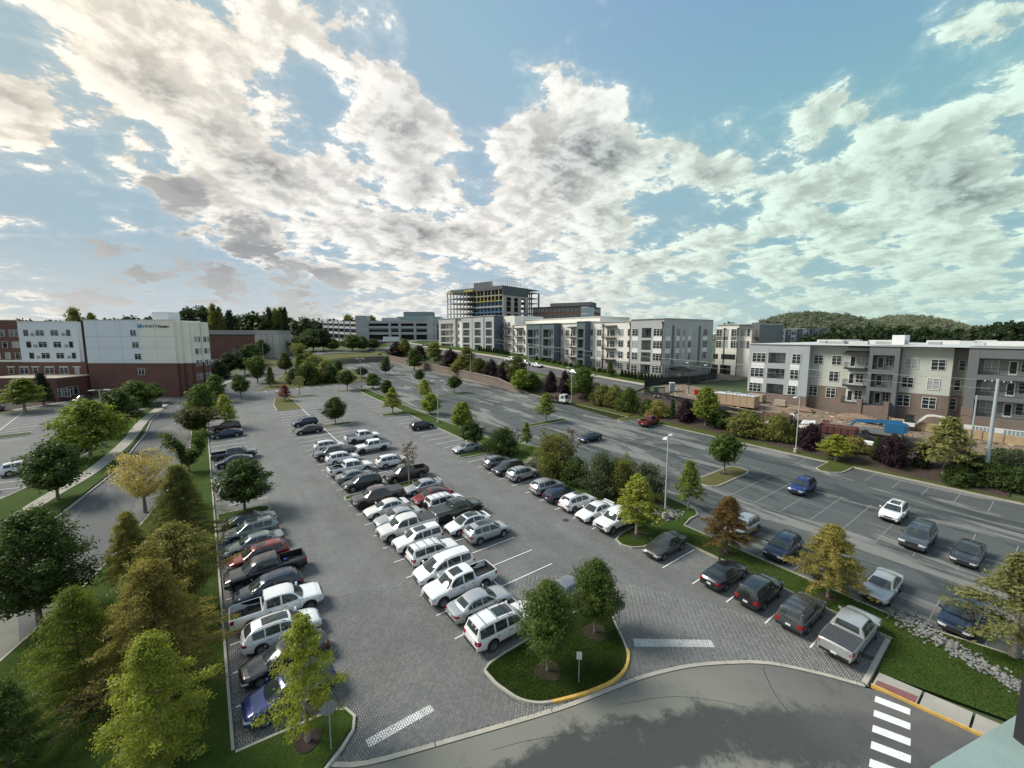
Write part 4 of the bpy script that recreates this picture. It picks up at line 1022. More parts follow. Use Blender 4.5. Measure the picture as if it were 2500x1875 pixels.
car('sedan', 'silver', EX+.1, 57.9, LFT, 'silver blue sedan behind the round-headed tree')
car('suv', 'black', EX+.1, 75.1, RGT, 'black SUV parked alone by the green strip and lamp')
# east car park
G2 = 'cars in the asphalt car park'
car('suv', 'navy', 41.9, 14.9, LFT, 'black SUV facing the kerb behind the golden cypress', group=G2)
car('suv', 'silver', 42.9, 19.0, LFT, 'silver wagon hidden behind the rust-brown cypress', group=G2)
car('sedan', 'grey', 42.0, 11.3, LFT, 'grey sedan hidden under the golden cypress', group=G2)
car('sedan', 'silver', 42.1, 7.9, LFT, 'silver sedan beside the grass strip, facing the building', group=G2)
car('sedan', 'navy', 42.4, 3.6, LFT, 'dark sedan under the pale tree by the rounded stones', group=G2)
car('bigsuv', 'slate', 54.4, 8.0, LFT, 'large dark SUV beside the white sedan on the asphalt', extra='bars', group=G2)
car('sedan', 'charcoal', 54.6, 4.7, LFT, 'dark grey sedan beside the large dark SUV', group=G2)
car('suv', 'white', 59.8, 10.9, LFT, 'white crossover with sunroof alone in the far asphalt row', extra='sunroof', group=G2)
car('suv', 'blue', 59.6, 19.6, LFT, 'bright blue crossover alone on the asphalt', group=G2)
car('coupe', 'navy', 54.2, 50.6, LFT, 'dark blue fastback alone in the middle of the asphalt', group=G2)
car('pickup', 'red', 72.2, 51.3, RGT+8, 'red pickup with boxes in its bed at the far kerb', group=G2)
# west car park
G3 = 'cars in the car park by the hotel'
car('suv', 'white', -20.8, 85.2, 12, 'white SUV at the left edge of the picture', group=G3)
car('suv', 'white', -18.9, 88.5, 10, 'white SUV behind the small tree by the left pavement', group=G3)
car('hatch', 'white', -23.6, 77.2, 15, 'white car cut off by the left picture edge', group=G3)
car('sedan', 'slate', -17.6, 93.2, 8, 'grey-blue sedan behind the rounded lawn tree', group=G3)
car('suv', 'maroon', -19.2, 101.0, 8, 'dark red SUV behind the rounded lawn tree', group=G3)
car('pickup', 'black', -15.6, 107.5, 6, 'black pickup tailgate seen between two lawn trees', group=G3)
car('sedan', 'slate', -25.2, 149.6, 250, 'dark sedan parked nose out in front of the hotel', group=G3)
car('sedan', 'silver', -38.5, 143.6, 250, 'silver sedan at the far left by the hotel', group=G3)
# ------------------------------------------------------------------ trees and shrubs
def leafmat(name, c, c2, trans=.45, var=.38):
    m = bpy.data.materials.new('leaf_' + name); m.use_nodes = True; N = NT(m.node_tree); N.n.clear()
    out = N.new('ShaderNodeOutputMaterial'); d = N.new('ShaderNodeBsdfPrincipled'); t = N.new('ShaderNodeBsdfTranslucent'); mx = N.new('ShaderNodeMixShader')
    g = N.new('ShaderNodeNewGeometry'); oi = N.new('ShaderNodeObjectInfo')
    rnd = g.outputs['Random Per Island']
    col = N.mix(N.mr(rnd, 0, 1), c, c2)
    cl = N.noise(g.outputs['Position'], 1.1, 3, .6)
    col = N.mix(1.0, col, N.mr(cl, .3, .7, 1-var, 1+var), 'MULTIPLY')
    col = N.mix(1.0, col, N.mr(oi.outputs['Random'], 0, 1, .86, 1.14), 'MULTIPLY')
    N.put(d.inputs['Base Color'], col); d.inputs['Roughness'].default_value = .55; d.inputs['Specular IOR Level'].default_value = .3
    N.put(t.inputs['Color'], N.mix(1.0, col, (1.2, 1.25, .75), 'MULTIPLY'))
    mx.inputs[0].default_value = trans
    N.l.new(d.outputs[0], mx.inputs[1]); N.l.new(t.outputs[0], mx.inputs[2]); N.l.new(mx.outputs[0], out.inputs[0])
    return m
LEAF = dict(
  deep=leafmat('deep', (.050, .082, .018), (.078, .115, .027)), green=leafmat('green', (.075, .12, .022), (.12, .165, .035)), olive=leafmat('olive', (.15, .165, .04), (.225, .225, .062)),
  lime=leafmat('lime', (.24, .28, .035), (.34, .35, .06)), bright=leafmat('bright', (.16, .215, .03), (.24, .275, .045)), gold=leafmat('gold', (.34, .27, .075), (.24, .225, .065)),
  rust=leafmat('rust', (.26, .15, .055), (.17, .13, .045)), brownolive=leafmat('brownolive', (.30, .25, .07), (.21, .21, .055)), yellow=leafmat('yellow', (.50, .38, .14), (.40, .33, .11)), redleaf=leafmat('red', (.30, .085, .06), (.22, .06, .05)),
  purple=leafmat('purple', (.032, .017, .026), (.052, .026, .036)), grey=leafmat('greygreen', (.082, .105, .052), (.12, .14, .075)), dark=leafmat('dark', (.022, .040, .015), (.036, .056, .020)), far=leafmat('far', (.028, .046, .017), (.042, .06, .021)),
  sparse=leafmat('sparse', (.17, .095, .05), (.12, .08, .04)), pale=leafmat('pale', (.21, .22, .07), (.28, .275, .10)), autumn=leafmat('autumn', (.12, .12, .03), (.08, .10, .025)), hill=leafmat('hill', (.15, .172, .13), (.175, .195, .145)), flower=leafmat('flower', (.42, .41, .36), (.30, .30, .26)))  # hill greens paled and greyed in place of distance haze
M_bark = mat('bark', (.16, .13, .105), .9, .3, 5, .6, 20)
M_barkp = mat('bark_pale', (.27, .24, .20), .9, .25, 5, .5, 20)
def fastmesh(name, V, F, material):
    me = bpy.data.meshes.new(name); n = len(V); me.vertices.add(n); me.vertices.foreach_set('co', np.asarray(V, np.float32).reshape(-1))
    F = np.asarray(F, np.int32); k = F.shape[1]
    me.loops.add(F.size); me.loops.foreach_set('vertex_index', F.reshape(-1))
    me.polygons.add(len(F)); me.polygons.foreach_set('loop_start', np.arange(0, F.size, k, dtype=np.int32))
    me.materials.append(material); me.update(calc_edges=True); return me
def leaves(P, Nn, size, aspect, rng):
    n = len(P)
    t = rng.normal(size=(n, 3)); t -= (t*Nn).sum(1, keepdims=True)*Nn; t /= np.linalg.norm(t, axis=1, keepdims=True) + 1e-9
    b = np.cross(Nn, t); s = size*rng.uniform(.5, 1.5, (n, 1))
    fold = Nn*s*.18
    V = np.stack([P - t*s, P + b*s*aspect + fold, P + t*s, P - b*s*aspect + fold], 1)
    F = np.arange(n*4).reshape(n, 4)
    return V.reshape(-1, 3), F
# height, radius profile (height fraction, radius), lowest leaf, branches, clumps per branch, spread, leaves per clump, leaf size, aspect, rise, droop, lean of leaves upwards
SP = dict(
 zelk=dict(H=7, prof=[(.31, 1.0), (.39, 2.0), (.52, 2.45), (.7, 2.3), (.86, 1.6), (1, .35)], nb=60, nc=5, sg=.30, nl=42, ls=.14, asp=.55, rise=.75, droop=0, up=.6),
 zelkfine=dict(H=7, prof=[(.24, .9), (.36, 2.0), (.52, 2.45), (.7, 2.3), (.86, 1.6), (1, .35)], nb=80, nc=7, sg=.22, nl=50, ls=.08, asp=.5, rise=.75, droop=0, up=.6),
 lolli=dict(H=6, prof=[(.36, .75), (.43, 1.45), (.52, 1.85), (.68, 1.9), (.84, 1.45), (.95, .7), (1, .2)], nb=110, nc=5, sg=.24, nl=46, ls=.078, asp=.5, rise=.7, droop=0, up=.6),
 vase=dict(H=6, prof=[(.30, .5), (.5, 1.15), (.75, 1.7), (.92, 1.55), (1, .8)], nb=50, nc=5, sg=.27, nl=40, ls=.12, asp=.5, rise=1.5, droop=0, up=.5),
 vee=dict(H=6, prof=[(.25, .4), (.45, 1.2), (.7, 2.3), (1, 2.5)], nb=34, nc=6, sg=.24, nl=44, ls=.12, asp=.5, rise=1.3, droop=0, up=.5, inner=.55, az=2),
 oak=dict(H=6, prof=[(.27, .9), (.34, 1.75), (.45, 1.6), (.6, 1.25), (.75, .95), (.9, .5), (1, .1)], nb=44, nc=5, sg=.15, nl=30, ls=.115, asp=.42, rise=.15, droop=.10, up=.7, trunk='p'),
 oakfine=dict(H=6, prof=[(.20, .8), (.3, 1.75), (.45, 1.65), (.6, 1.3), (.75, .95), (.9, .5), (1, .1)], nb=36, nc=6, sg=.14, nl=40, ls=.075, asp=.42, rise=.25, droop=.12, up=.7, trunk='p'),
 oakbig=dict(H=8, prof=[(.15, 1.8), (.3, 2.8), (.45, 2.7), (.6, 2.2), (.78, 1.5), (.9, .9), (1, .25)], nb=62, nc=8, sg=.19, nl=56, ls=.078, asp=.42, rise=.5, droop=.15, up=.6, trunk='p'),
 cyp=dict(H=8, prof=[(.08, 2.6), (.2, 3.0), (.4, 2.35), (.6, 1.6), (.8, .9), (.93, .4), (1, .05)], nb=120, nc=9, sg=.15, nl=52, ls=.075, asp=.20, rise=-.05, droop=.20, up=.2, fan=1),
 cypsm=dict(H=5, prof=[(.2, 1.2), (.3, 1.75), (.5, 1.45), (.7, .95), (.88, .5), (1, .08)], nb=80, nc=7, sg=.12, nl=40, ls=.085, asp=.18, rise=.05, droop=.15, up=.3, fan=1),
 willow=dict(H=7, prof=[(.12, 1.9), (.3, 2.4), (.5, 2.2), (.7, 1.6), (.88, .9), (1, .2)], nb=90, nc=7, sg=.19, nl=42, ls=.085, asp=.24, rise=.5, droop=.3, up=.3),
 yel=dict(H=6.5, prof=[(.35, .9), (.5, 1.7), (.7, 2.2), (.85, 2.1), (1, 1.1)], nb=60, nc=6, sg=.20, nl=22, ls=.085, asp=.4, rise=1.2, droop=0, up=.4),
 round=dict(H=5, prof=[(.42, .8), (.50, 1.35), (.62, 1.5), (.8, 1.25), (.93, .7), (1, .2)], nb=44, nc=4, sg=.24, nl=34, ls=.15, asp=.55, rise=.5, droop=0, up=.5),
 pear=dict(H=6, prof=[(.28, .8), (.37, 1.3), (.5, 1.4), (.7, 1.1), (.88, .6), (1, .08)], nb=48, nc=4, sg=.24, nl=36, ls=.15, asp=.5, rise=.7, droop=0, up=.5),
 spruce=dict(H=5, prof=[(.14, 1.1), (.25, 1.2), (.5, .85), (.75, .45), (1, .04)], nb=70, nc=4, sg=.13, nl=26, ls=.11, asp=.3, rise=-.1, droop=.1, up=.3),
 bare=dict(H=4.2, prof=[(.45, .5), (.6, 1.0), (.8, .9), (1, .3)], nb=26, nc=3, sg=.10, nl=7, ls=.09, asp=.5, rise=.8, droop=0, up=.3, trunk='p'),
 shrub=dict(H=2.6, prof=[(.0, 1.5), (.2, 1.75), (.5, 1.6), (.75, 1.15), (.92, .6), (1, .2)], nb=70, nc=4, sg=.24, nl=36, ls=.12, asp=.45, rise=.5, droop=0, up=.5),
 shrubsp=dict(H=3, prof=[(.05, .9), (.3, 1.6), (.6, 1.7), (.85, 1.3), (1, .6)], nb=64, nc=5, sg=.20, nl=34, ls=.10, asp=.35, rise=1.1, droop=0, up=.4),
 thuja=dict(H=3, prof=[(.02, .62), (.2, .7), (.5, .5), (.8, .25), (1, .03)], nb=70, nc=3, sg=.11, nl=30, ls=.10, asp=.35, rise=.6, droop=0, up=.4),
 wood=dict(H=10, prof=[(.0, 2.6), (.2, 3.8), (.5, 3.9), (.75, 2.9), (.92, 1.5), (1, .4)], nb=60, nc=4, sg=.65, nl=18, ls=.48, asp=.6, rise=.6, droop=0, up=.6),
 canopy=dict(H=10, prof=[(.0, 2.6), (.2, 3.8), (.5, 3.9), (.75, 2.9), (.92, 1.5), (1, .4)], nb=30, nc=3, sg=.8, nl=5, ls=.85, asp=.65, rise=.6, droop=0, up=.7),
 tall=dict(H=13, prof=[(.3, 1.0), (.45, 2.6), (.65, 3.0), (.85, 2.0), (1, .5)], nb=46, nc=4, sg=.5, nl=14, ls=.38, asp=.6, rise=.9, droop=0, up=.5),
)
TP = {}
def tree_proto(sp, leaf, v):
    key = (sp, leaf, v)
    if key in TP: return TP[key]
    gkey = (sp, v)
    if gkey not in TP:
        q = SP[sp]; rng = np.random.default_rng(abs(hash(sp)) % 1000 * 0 + sum(map(ord, sp)) * 7 + v * 131); H = q['H']
        hs = [p[0] for p in q['prof']]; rs = [p[1] for p in q['prof']]
        tb = MB(); r0 = .018*H
        lean = rng.uniform(-.02, .02, 2)*H
        tz = [0, .25*H, .5*H, .75*H, .96*H] if q['rise'] < 1.2 else [0, .2*H, .4*H]
        tb.tube([(lean[0]*(z/H)**2, lean[1]*(z/H)**2, z) for z in tz], [r0*1.25] + [r0*(1-.9*z/H) for z in tz[1:]], 7)
        Ps = []; Ns = []
        lobes = rng.uniform(0, 2*math.pi, 5); 
        for i in range(q['nb']):
            f = hs[0] + (hs[-1]-hs[0])*((i + rng.uniform(0, 1))/q['nb'])**.9
            az = i*2.39996 + rng.uniform(-.3, .3)
            if q.get('az'): az = (math.pi*.15 if i % 2 else math.pi*1.05) + rng.normal(0, .45)
            uneven = 1 + .19*math.sin(3*az + lobes[0] + 5*f) + .15*math.sin(5*az + lobes[1] - 9*f)
            L = np.interp(f, hs, rs)*uneven*rng.uniform(.66, 1.12); zt_ = f*H
            z0 = min(max(hs[0]*H*.7, zt_ - L*q['rise']), .95*H)
            d = np.array([math.cos(az), math.sin(az), 0]); a = np.array([0, 0, z0]); tip = d*L + [0, 0, zt_]
            arch = H*.03*(1 if q['droop'] else 0)
            def pt(t): return a + (tip-a)*t + np.array([0, 0, 4*arch*t*(1-t) - q['droop']*L*t*t*.6])
            tb.tube([pt(0), pt(.5), pt(1.0)], [r0*.55*(1-f*.6), r0*.34*(1-f*.6), r0*.09], 4, cap=False)
            for c in range(q['nc']):
                t = q.get('inner', .30) + (1.04-q.get('inner', .30))*(c + rng.uniform(.2, 1))/q['nc']
                cpt = pt(t) + rng.normal(0, q['sg']*.6, 3)
                n = max(2, int(q['nl']*rng.uniform(.6, 1.3)))
                off = rng.normal(0, 1, (n, 3))*q['sg']*np.array([1, 1, .72])
                if q.get('fan'):
                    off = rng.normal(0, 1, (n, 3))*q['sg']*np.array([.8, .8, .35]) + d*rng.uniform(-1, 1, (n, 1))*q['sg']*1.6
                P = cpt + off
                nn = off/q['sg']*.5 + rng.normal(0, .6, (n, 3)) + np.array([0, 0, q['up']]) + d*.3
                nn /= np.linalg.norm(nn, axis=1, keepdims=True)
                Ps.append(P); Ns.append(nn)
        P = np.concatenate(Ps); Nn = np.concatenate(Ns); P[:, 2] = np.maximum(P[:, 2], .04)
        V, F = leaves(P, Nn, q['ls'], q['asp'], rng)
        TP[gkey] = (fastmesh('crown', V, F, LEAF[leaf]), tb.mesh('trunk', M_barkp if q.get('trunk') else M_bark, 60), H, max(rs))
    cr, tr, H, rad = TP[gkey]
    TP[key] = (cr, tr, H, rad); return TP[key]
NV = {}
def plant(sp, leaf, px, py, top, wide, label, cat='tree', name=None, group=None, p=None, z=None, ring=0, v=None, mat_ring=None):
    """px, py: foot; top: row of the crown's top; wide: width in picture points"""
    p = p or on(px, py)
    if z is not None: p.z = z
    k = NV.get(sp, 0); NV[sp] = k+1
    cr, tr, H, rad = tree_proto(sp, leaf, (k % 2) if v is None else v)
    dep = math.sin(YAW)*p.x + math.cos(YAW)*p.y
    h = zpix(p, top) - p.z; w = wide*dep/FPX/2 * (.86 if leaf == 'purple' else 1.16 if sp in ('lolli', 'zelk', 'round', 'pear', 'oak', 'vase', 'cypsm', 'zelkfine') else 1.04)
    sc = (w/rad, w/rad, h/H)
    o = thing(name or {'tree': 'tree', 'shrub': 'shrub'}.get(cat, cat.replace(' ', '_')), label, cat, p - Vector((0, 0, .02)), (0, 0, (k*2.1) % 6.28 if sp != 'vee' else -YAW), group)
    link('trunk', tr, o, scale=(max(.6, min(sc[0], sc[2])),)*2 + (sc[2],) if 0 else sc)
    link('crown', cr, o, scale=sc, mat=LEAF[leaf])
    if ring:
        rr = MB(); n = 22
        pts = [(p.x + ring*(1+.08*math.sin(3*a+k))*math.cos(a), p.y + ring*(1+.08*math.sin(3*a+k))*math.sin(a)) for a in np.linspace(0, 2*math.pi, n+1)[:-1]]
        rr.prism(pts, lambda x, y: plane(x, y)+.09, lambda x, y: plane(x, y)+.135)
        tag(rr.obj('mulch_ring', M_mulch), kind='structure')
    return o
gL = 'trees on the lawn left of the paver car park'
plant('zelkfine', 'deep', 98, 1523, 1252, 215, 'large dark rounded tree beside the curving road at the left edge', group=gL)
plant('willow', 'bright', 207, 1712, 1447, 215, 'soft light green tree with mulch at its foot on the lower left lawn', group=gL, ring=1.1)
plant('cyp', 'gold', 392, 1690, 1378, 365, 'big golden brown cypress in the middle of the left lawn', group=gL)
plant('zelkfine', 'brownolive', 440, 1500, 1288, 165, 'dense olive brown tree just behind the golden cypress', group=gL)
plant('cypsm', 'brownolive', 328, 1455, 1257, 115, 'thin brownish cypress near the road kerb', group=gL)
plant('cyp', 'olive', 448, 1345, 1140, 195, 'dark olive cypress behind the yellow tree', group=gL)
plant('yel', 'yellow', 355, 1250, 1103, 140, 'yellow half-bare tree by the road bend', group=gL)
plant('oakbig', 'lime', 392, 1885, 1567, 270, 'bright yellow-green oak at the bottom of the left lawn', group=gL)
plant('oakbig', 'green', 25, 1900, 1672, 240, 'dark green tree cut off by the lower left corner', group=gL)
plant('vee', 'green', 462, 1153, 1054, 92, 'V-shaped young tree on the lawn by the kerb', group=gL)
plant('vase', 'autumn', 479, 1063, 994, 66, 'yellowish rounded tree on the narrow lawn by the road', group=gL)
plant('zelk', 'green', 494, 1042, 944, 56, 'green tree behind the yellowish one on the narrow lawn', group=gL)
plant('oak', 'lime', 552, 1046, 968, 56, 'pale pyramid sapling standing over the maroon SUV', group=gL)
plant('pear', 'green', 527, 982, 917, 38, 'small green tree at the curve of the kerb', group=gL)
plant('round', 'green', 589, 973, 921, 34, 'small round tree on the tip of the bend', group=gL)
gW = 'trees on the lawn by the hotel car park'
plant('zelk', 'deep', 142, 1221, 1083, 108, 'dark young tree between pavement and road at left', group=gW)
plant('zelk', 'bright', 222, 1119, 983, 116, 'broad yellow-green tree on the lawn strip by the hotel car park', group=gW)
plant('zelk', 'deep', 293, 1061, 957, 82, 'dark round tree on the lawn strip beyond the broad one', group=gW)
plant('zelk', 'green', 337, 1014, 934, 72, 'green round tree near the green cabinet', group=gW)
plant('zelk', 'deep', 377, 984, 937, 36, 'dark tree next to the hotel forecourt entrance', group=gW)
plant('oak', 'bright', 61, 1005, 927, 88, 'bright green tree in the hotel car park island', group=gW)
plant('spruce', 'dark', 107, 990, 913, 46, 'dark conical tree in front of the low hotel wing', group=gW)
plant('pear', 'bright', 447, 957, 902, 42, 'bright small tree at the corner of the hotel', group=gW)
gN = 'trees along the back road'
plant('vase', 'green', 629, 935, 872, 36, 'slim green tree at the road fork', group=gN)
plant('spruce', 'green', 661, 945, 897, 26, 'small conical tree on the grass at the road fork', group=gN)
plant('pear', 'autumn', 698, 911, 863, 27, 'red-tinged tree in front of the white van', group=gN)
plant('zelk', 'dark', 598, 914, 855, 44, 'dark tree right of the hotel by the pavement', group=gN)
plant('zelk', 'dark', 561, 918, 864, 40, 'dark tree close to the hotel corner', group=gN)
plant('shrub', 'dark', 532, 925, 885, 44, 'dark shrub against the hotel corner', 'shrub', group=gN)
plant('zelk', 'deep', 640, 876, 832, 28, 'dark tree by the lamp at the back road', group=gN)
plant('vase', 'olive', 730, 884, 839, 26, 'olive tree at the far end of the back road', group=gN)
plant('zelk', 'olive', 556, 864, 822, 34, 'olive tree in front of the long brick store', group=gN)
plant('zelk', 'green', 595, 852, 825, 26, 'green tree by the store window', group=gN)
plant('zelk', 'deep', 615, 890, 842, 40, 'dark tree between hotel and back road', group=gN)
gB = 'shrubs on the planted corner north of the car park'
for i, (x, y, t, w, lf, lb) in enumerate([(722, 936, 902, 44, 'deep', 'dark shrub at the left end of the planted corner'), (752, 938, 893, 54, 'deep', 'dark broad shrub in the middle of the planted corner'), (770, 925, 874, 66, 'olive', 'tall olive shrub on the planted corner'),
      (797, 932, 886, 48, 'olive', 'olive shrub at the right end of the planted corner'), (755, 893, 862, 40, 'olive', 'olive shrub behind the planted corner'), (808, 935, 895, 34, 'deep', 'dark upright shrub by the car park edge'), (736, 900, 868, 30, 'green', 'small green shrub by the road steps')]):
    plant('shrub', lf, x, y, t, w, lb, 'shrub', group=gB)
gM = 'saplings in the car park islands'
plant('round', 'deep', 848, 953, 907, 32, 'dark round tree at the north end of the green strip', group=gM)
plant('round', 'deep', 826, 915, 883, 18, 'small dark tree at the edge of the far asphalt', group=gM)
plant('round', 'grey', 883, 923, 898, 26, 'bluish round sapling left of a far lamp', group=gM)
plant('pear', 'green', 911, 949, 913, 30, 'green pear-shaped tree beside the far lamp', group=gM)
plant('round', 'deep', 1024, 936, 905, 22, 'tiny round tree in the farthest asphalt island', group=gM)
plant('round', 'deep', 1109, 959, 920, 29, 'round dark tree in the second asphalt island', group=gM)
plant('oak', 'lime', 959, 1010, 949, 42, 'lime green sapling in the kerbed bay of the strip', group=gM)
plant('pear', 'deep', 945, 967, 929, 28, 'dark green sapling behind the lime one', group=gM)
plant('oak', 'lime', 1037, 978, 928, 38, 'lime green sapling on the asphalt side of the strip', group=gM)
plant('pear', 'bright', 1051, 1012, 963, 40, 'green tree beside the strip lamp', group=gM)
plant('pear', 'bright', 1128, 1054, 983, 47, 'pale green tree on the strip right of the lamp', group=gM)
plant('round', 'deep', 1153, 1093, 1035, 50, 'round-headed tree at the tip of the strip bay', group=gM)
plant('zelk', 'deep', 819, 1034, 973, 46, 'round-crowned tree on the dry island', group=gM)
plant('oak', 'redleaf', 696, 979, 942, 32, 'small red autumn tree on the dry corner island', group=gM)
plant('bare', 'pale', 731, 965, 918, 32, 'thin half-bare sapling on the dry corner island', group=gM)
plant('pear', 'grey', 942, 915, 873, 20, 'bluish green tree on the far asphalt', group=gM)
plant('zelk', 'deep', 598, 1246, 1126, 104, 'dense dark round tree on the left row island', group=gM)
plant('bare', 'sparse', 999, 1181, 1079, 48, 'nearly bare brown sapling over the brown pickup', group=gM)
plant('oak', 'lime', 1554, 1306, 1166, 112, 'bright lime tree in the right row island', group=gM, ring=.75)
plant('oak', 'bright', 1681, 1240, 1131, 64, 'slender lime tree at the kerb of the asphalt', group=gM, p=Vector((43.2, 25.1, 1.75)))
plant('round', 'green', 1768, 1158, 1062, 60, 'round green tree in the dry oval island', group=gM, ring=.6)
plant('cypsm', 'rust', 1772, 1351, 1217, 116, 'rust brown cypress on the green strip', group=gM, ring=.7)
plant('cypsm', 'gold', 2021, 1461, 1287, 152, 'golden cypress on the green strip', group=gM, ring=.6)
plant('oakfine', 'pale', 2400, 1640, 1366, 270, 'pale loose tree at the lower right by the stones', group=gM, p=Vector((40.6, 1.0, .85)))
plant('lolli', 'green', 1337, 1641, 1432, 124, 'green tree on the front island, nearer of two', group=gM, ring=.78)
plant('lolli', 'green', 1452, 1547, 1374, 106, 'green tree on the front island, farther of two', group=gM, ring=.82)
plant('oakfine', 'lime', 752, 1813, 1511, 190, 'lime sapling in front of the blue crossover', group=gM, ring=.62)
plant('oak', 'bright', 1333, 1029, 963, 50, 'lime tree on the long asphalt island', group=gM)
plant('oak', 'bright', 1285, 1095, 1034, 28, 'thin young tree on the lawn bulge', group=gM)
plant('shrubsp', 'deep', 1228, 1108, 1048, 78, 'dark spreading crab-apple on the lawn bulge', 'shrub', group=gM)
gS = 'shrubs on the strip between the car parks'
plant('shrubsp', 'olive', 1352, 1160, 1062, 92, 'tall olive shrub on the strip, leftmost of the thicket', 'shrub', group=gS)
plant('shrub', 'deep', 1408, 1182, 1126, 70, 'dark low shrub between olive and grey-green ones', 'shrub', group=gS)
plant('shrubsp', 'grey', 1470, 1208, 1112, 86, 'grey-green tall shrub in the middle of the thicket', 'shrub', group=gS)
plant('shrubsp', 'olive', 1520, 1214, 1120, 70, 'olive tall shrub beside the grey-green one', 'shrub', group=gS)
plant('shrubsp', 'grey', 1578, 1222, 1138, 88, 'grey-green shrub at the right end of the thicket', 'shrub', group=gS)
plant('shrub', 'flower', 1302, 1142, 1118, 52, 'low white-flowering shrub on the strip', 'shrub', group=gS)
plant('bare', 'sparse', 1392, 1150, 1048, 50, 'bare twiggy shrub rising from the thicket', 'shrub', group=gS)
gE = 'plants on the bank east of the asphalt'
for sp, lf, x, y, t, w, lb in [
  ('pear', 'olive', 989, 868, 829, 24, 'olive tree above the block wall, leftmost'), ('shrub', 'purple', 968, 864, 838, 42, 'purple shrub above the block wall, leftmost'),
  ('shrub', 'purple', 1024, 882, 847, 42, 'purple shrub above the block wall behind a green tree'), ('pear', 'green', 1012, 904, 854, 30, 'green tree in front of the block wall'),
  ('pear', 'olive', 1060, 880, 837, 32, 'olive tree above the block wall, middle'), ('shrub', 'purple', 1100, 902, 859, 50, 'purple shrub above the block wall, middle'),
  ('pear', 'olive', 1139, 908, 850, 34, 'olive tree above the block wall by a lamp'), ('shrub', 'autumn', 1168, 916, 878, 48, 'yellowish shrub above the block wall'), ('round', 'brownolive', 1116, 918, 884, 28, 'brownish tree at the foot of the block wall'),
  ('shrub', 'purple', 1200, 925, 884, 46, 'purple shrub by the end of the block wall'), ('shrub', 'purple', 1230, 934, 888, 44, 'purple shrub right of its twin by the wall end'),
  ('zelk', 'autumn', 1262, 945, 873, 44, 'yellowing tree at the end of the block wall'), ('pear', 'bright', 1271, 956, 904, 42, 'bright green tree on the bank by the parked truck'),
  ('shrub', 'green', 1300, 948, 916, 40, 'green shrub on the bank behind the parked truck'), ('shrub', 'purple', 1345, 955, 911, 34, 'dark purple shrub left of its twin on the bank'), ('shrub', 'purple', 1379, 962, 913, 34, 'dark purple shrub right of its twin on the bank'),
  ('pear', 'green', 1423, 974, 902, 48, 'tall green tree on the bank beside a lamp'), ('shrub', 'olive', 1472, 985, 944, 54, 'olive spreading shrub on the bank'), ('shrub', 'olive', 1500, 990, 946, 44, 'olive shrub touching its neighbour on the bank'), ('shrub', 'green', 1535, 1002, 952, 52, 'rounded green shrub on the bank by a small island'),
  ('shrub', 'brownolive', 1605, 1015, 982, 52, 'brown tinged low shrub on the bank'), ('shrub', 'deep', 1580, 1012, 978, 36, 'dark low shrub on the bank'), ('thuja', 'deep', 1641, 1021, 977, 15, 'slim thuja between brown and purple shrubs'), ('shrub', 'purple', 1674, 1027, 982, 50, 'purple shrub behind the red pickup'),
  ('pear', 'bright', 1722, 1039, 948, 50, 'tall pale green tree right of the red pickup'), ('shrub', 'deep', 1762, 1040, 1005, 52, 'dark green shrub right of the tall pale tree'), ('shrub', 'olive', 1822, 1058, 1010, 84, 'wide olive shrub on the bank'), ('shrub', 'olive', 1898, 1072, 1018, 66, 'olive shrub left of a slim thuja'),
  ('thuja', 'deep', 1939, 1082, 1026, 19, 'slim thuja beside the kerb lamp'), ('shrub', 'purple', 1978, 1092, 1042, 58, 'purple shrub right of the kerb lamp'), ('oak', 'lime', 2040, 1126, 1063, 80, 'lime green spreading tree on the kerb bay'),
  ('shrub', 'brownolive', 2085, 1100, 1068, 54, 'brown tinged shrub behind the lime tree'), ('thuja', 'deep', 2139, 1120, 1070, 28, 'stout thuja between lime tree and purple shrub'), ('shrubsp', 'purple', 2178, 1136, 1068, 74, 'large purple shrub with pale stems'), ('thuja', 'dark', 2248, 1140, 1082, 30, 'dark thuja right of the large purple shrub'),
  ('oak', 'pale', 2303, 1162, 1026, 112, 'tall pale tree with straight trunk near the utility pole'), ('shrub', 'deep', 2368, 1150, 1112, 70, 'dark shrub left of the utility pole'), ('shrub', 'deep', 2425, 1180, 1136, 80, 'dark shrub at the foot of the utility pole'), ('shrub', 'grey', 2478, 1150, 1104, 60, 'grey-green shrub right of the utility pole'), ('shrub', 'deep', 2490, 1196, 1146, 70, 'dark shrub at the right picture edge'), ('shrub', 'deep', 2340, 1180, 1140, 60, 'low dark shrub under the tall pale tree'), ('shrub', 'grey', 2440, 1135, 1098, 60, 'low grey shrub behind the utility pole')]:
    plant(sp, lf, x, y, t, w, lb, 'tree' if sp in ('pear', 'zelk', 'round', 'oak') else ('thuja' if sp == 'thuja' else 'shrub'), group=gE)
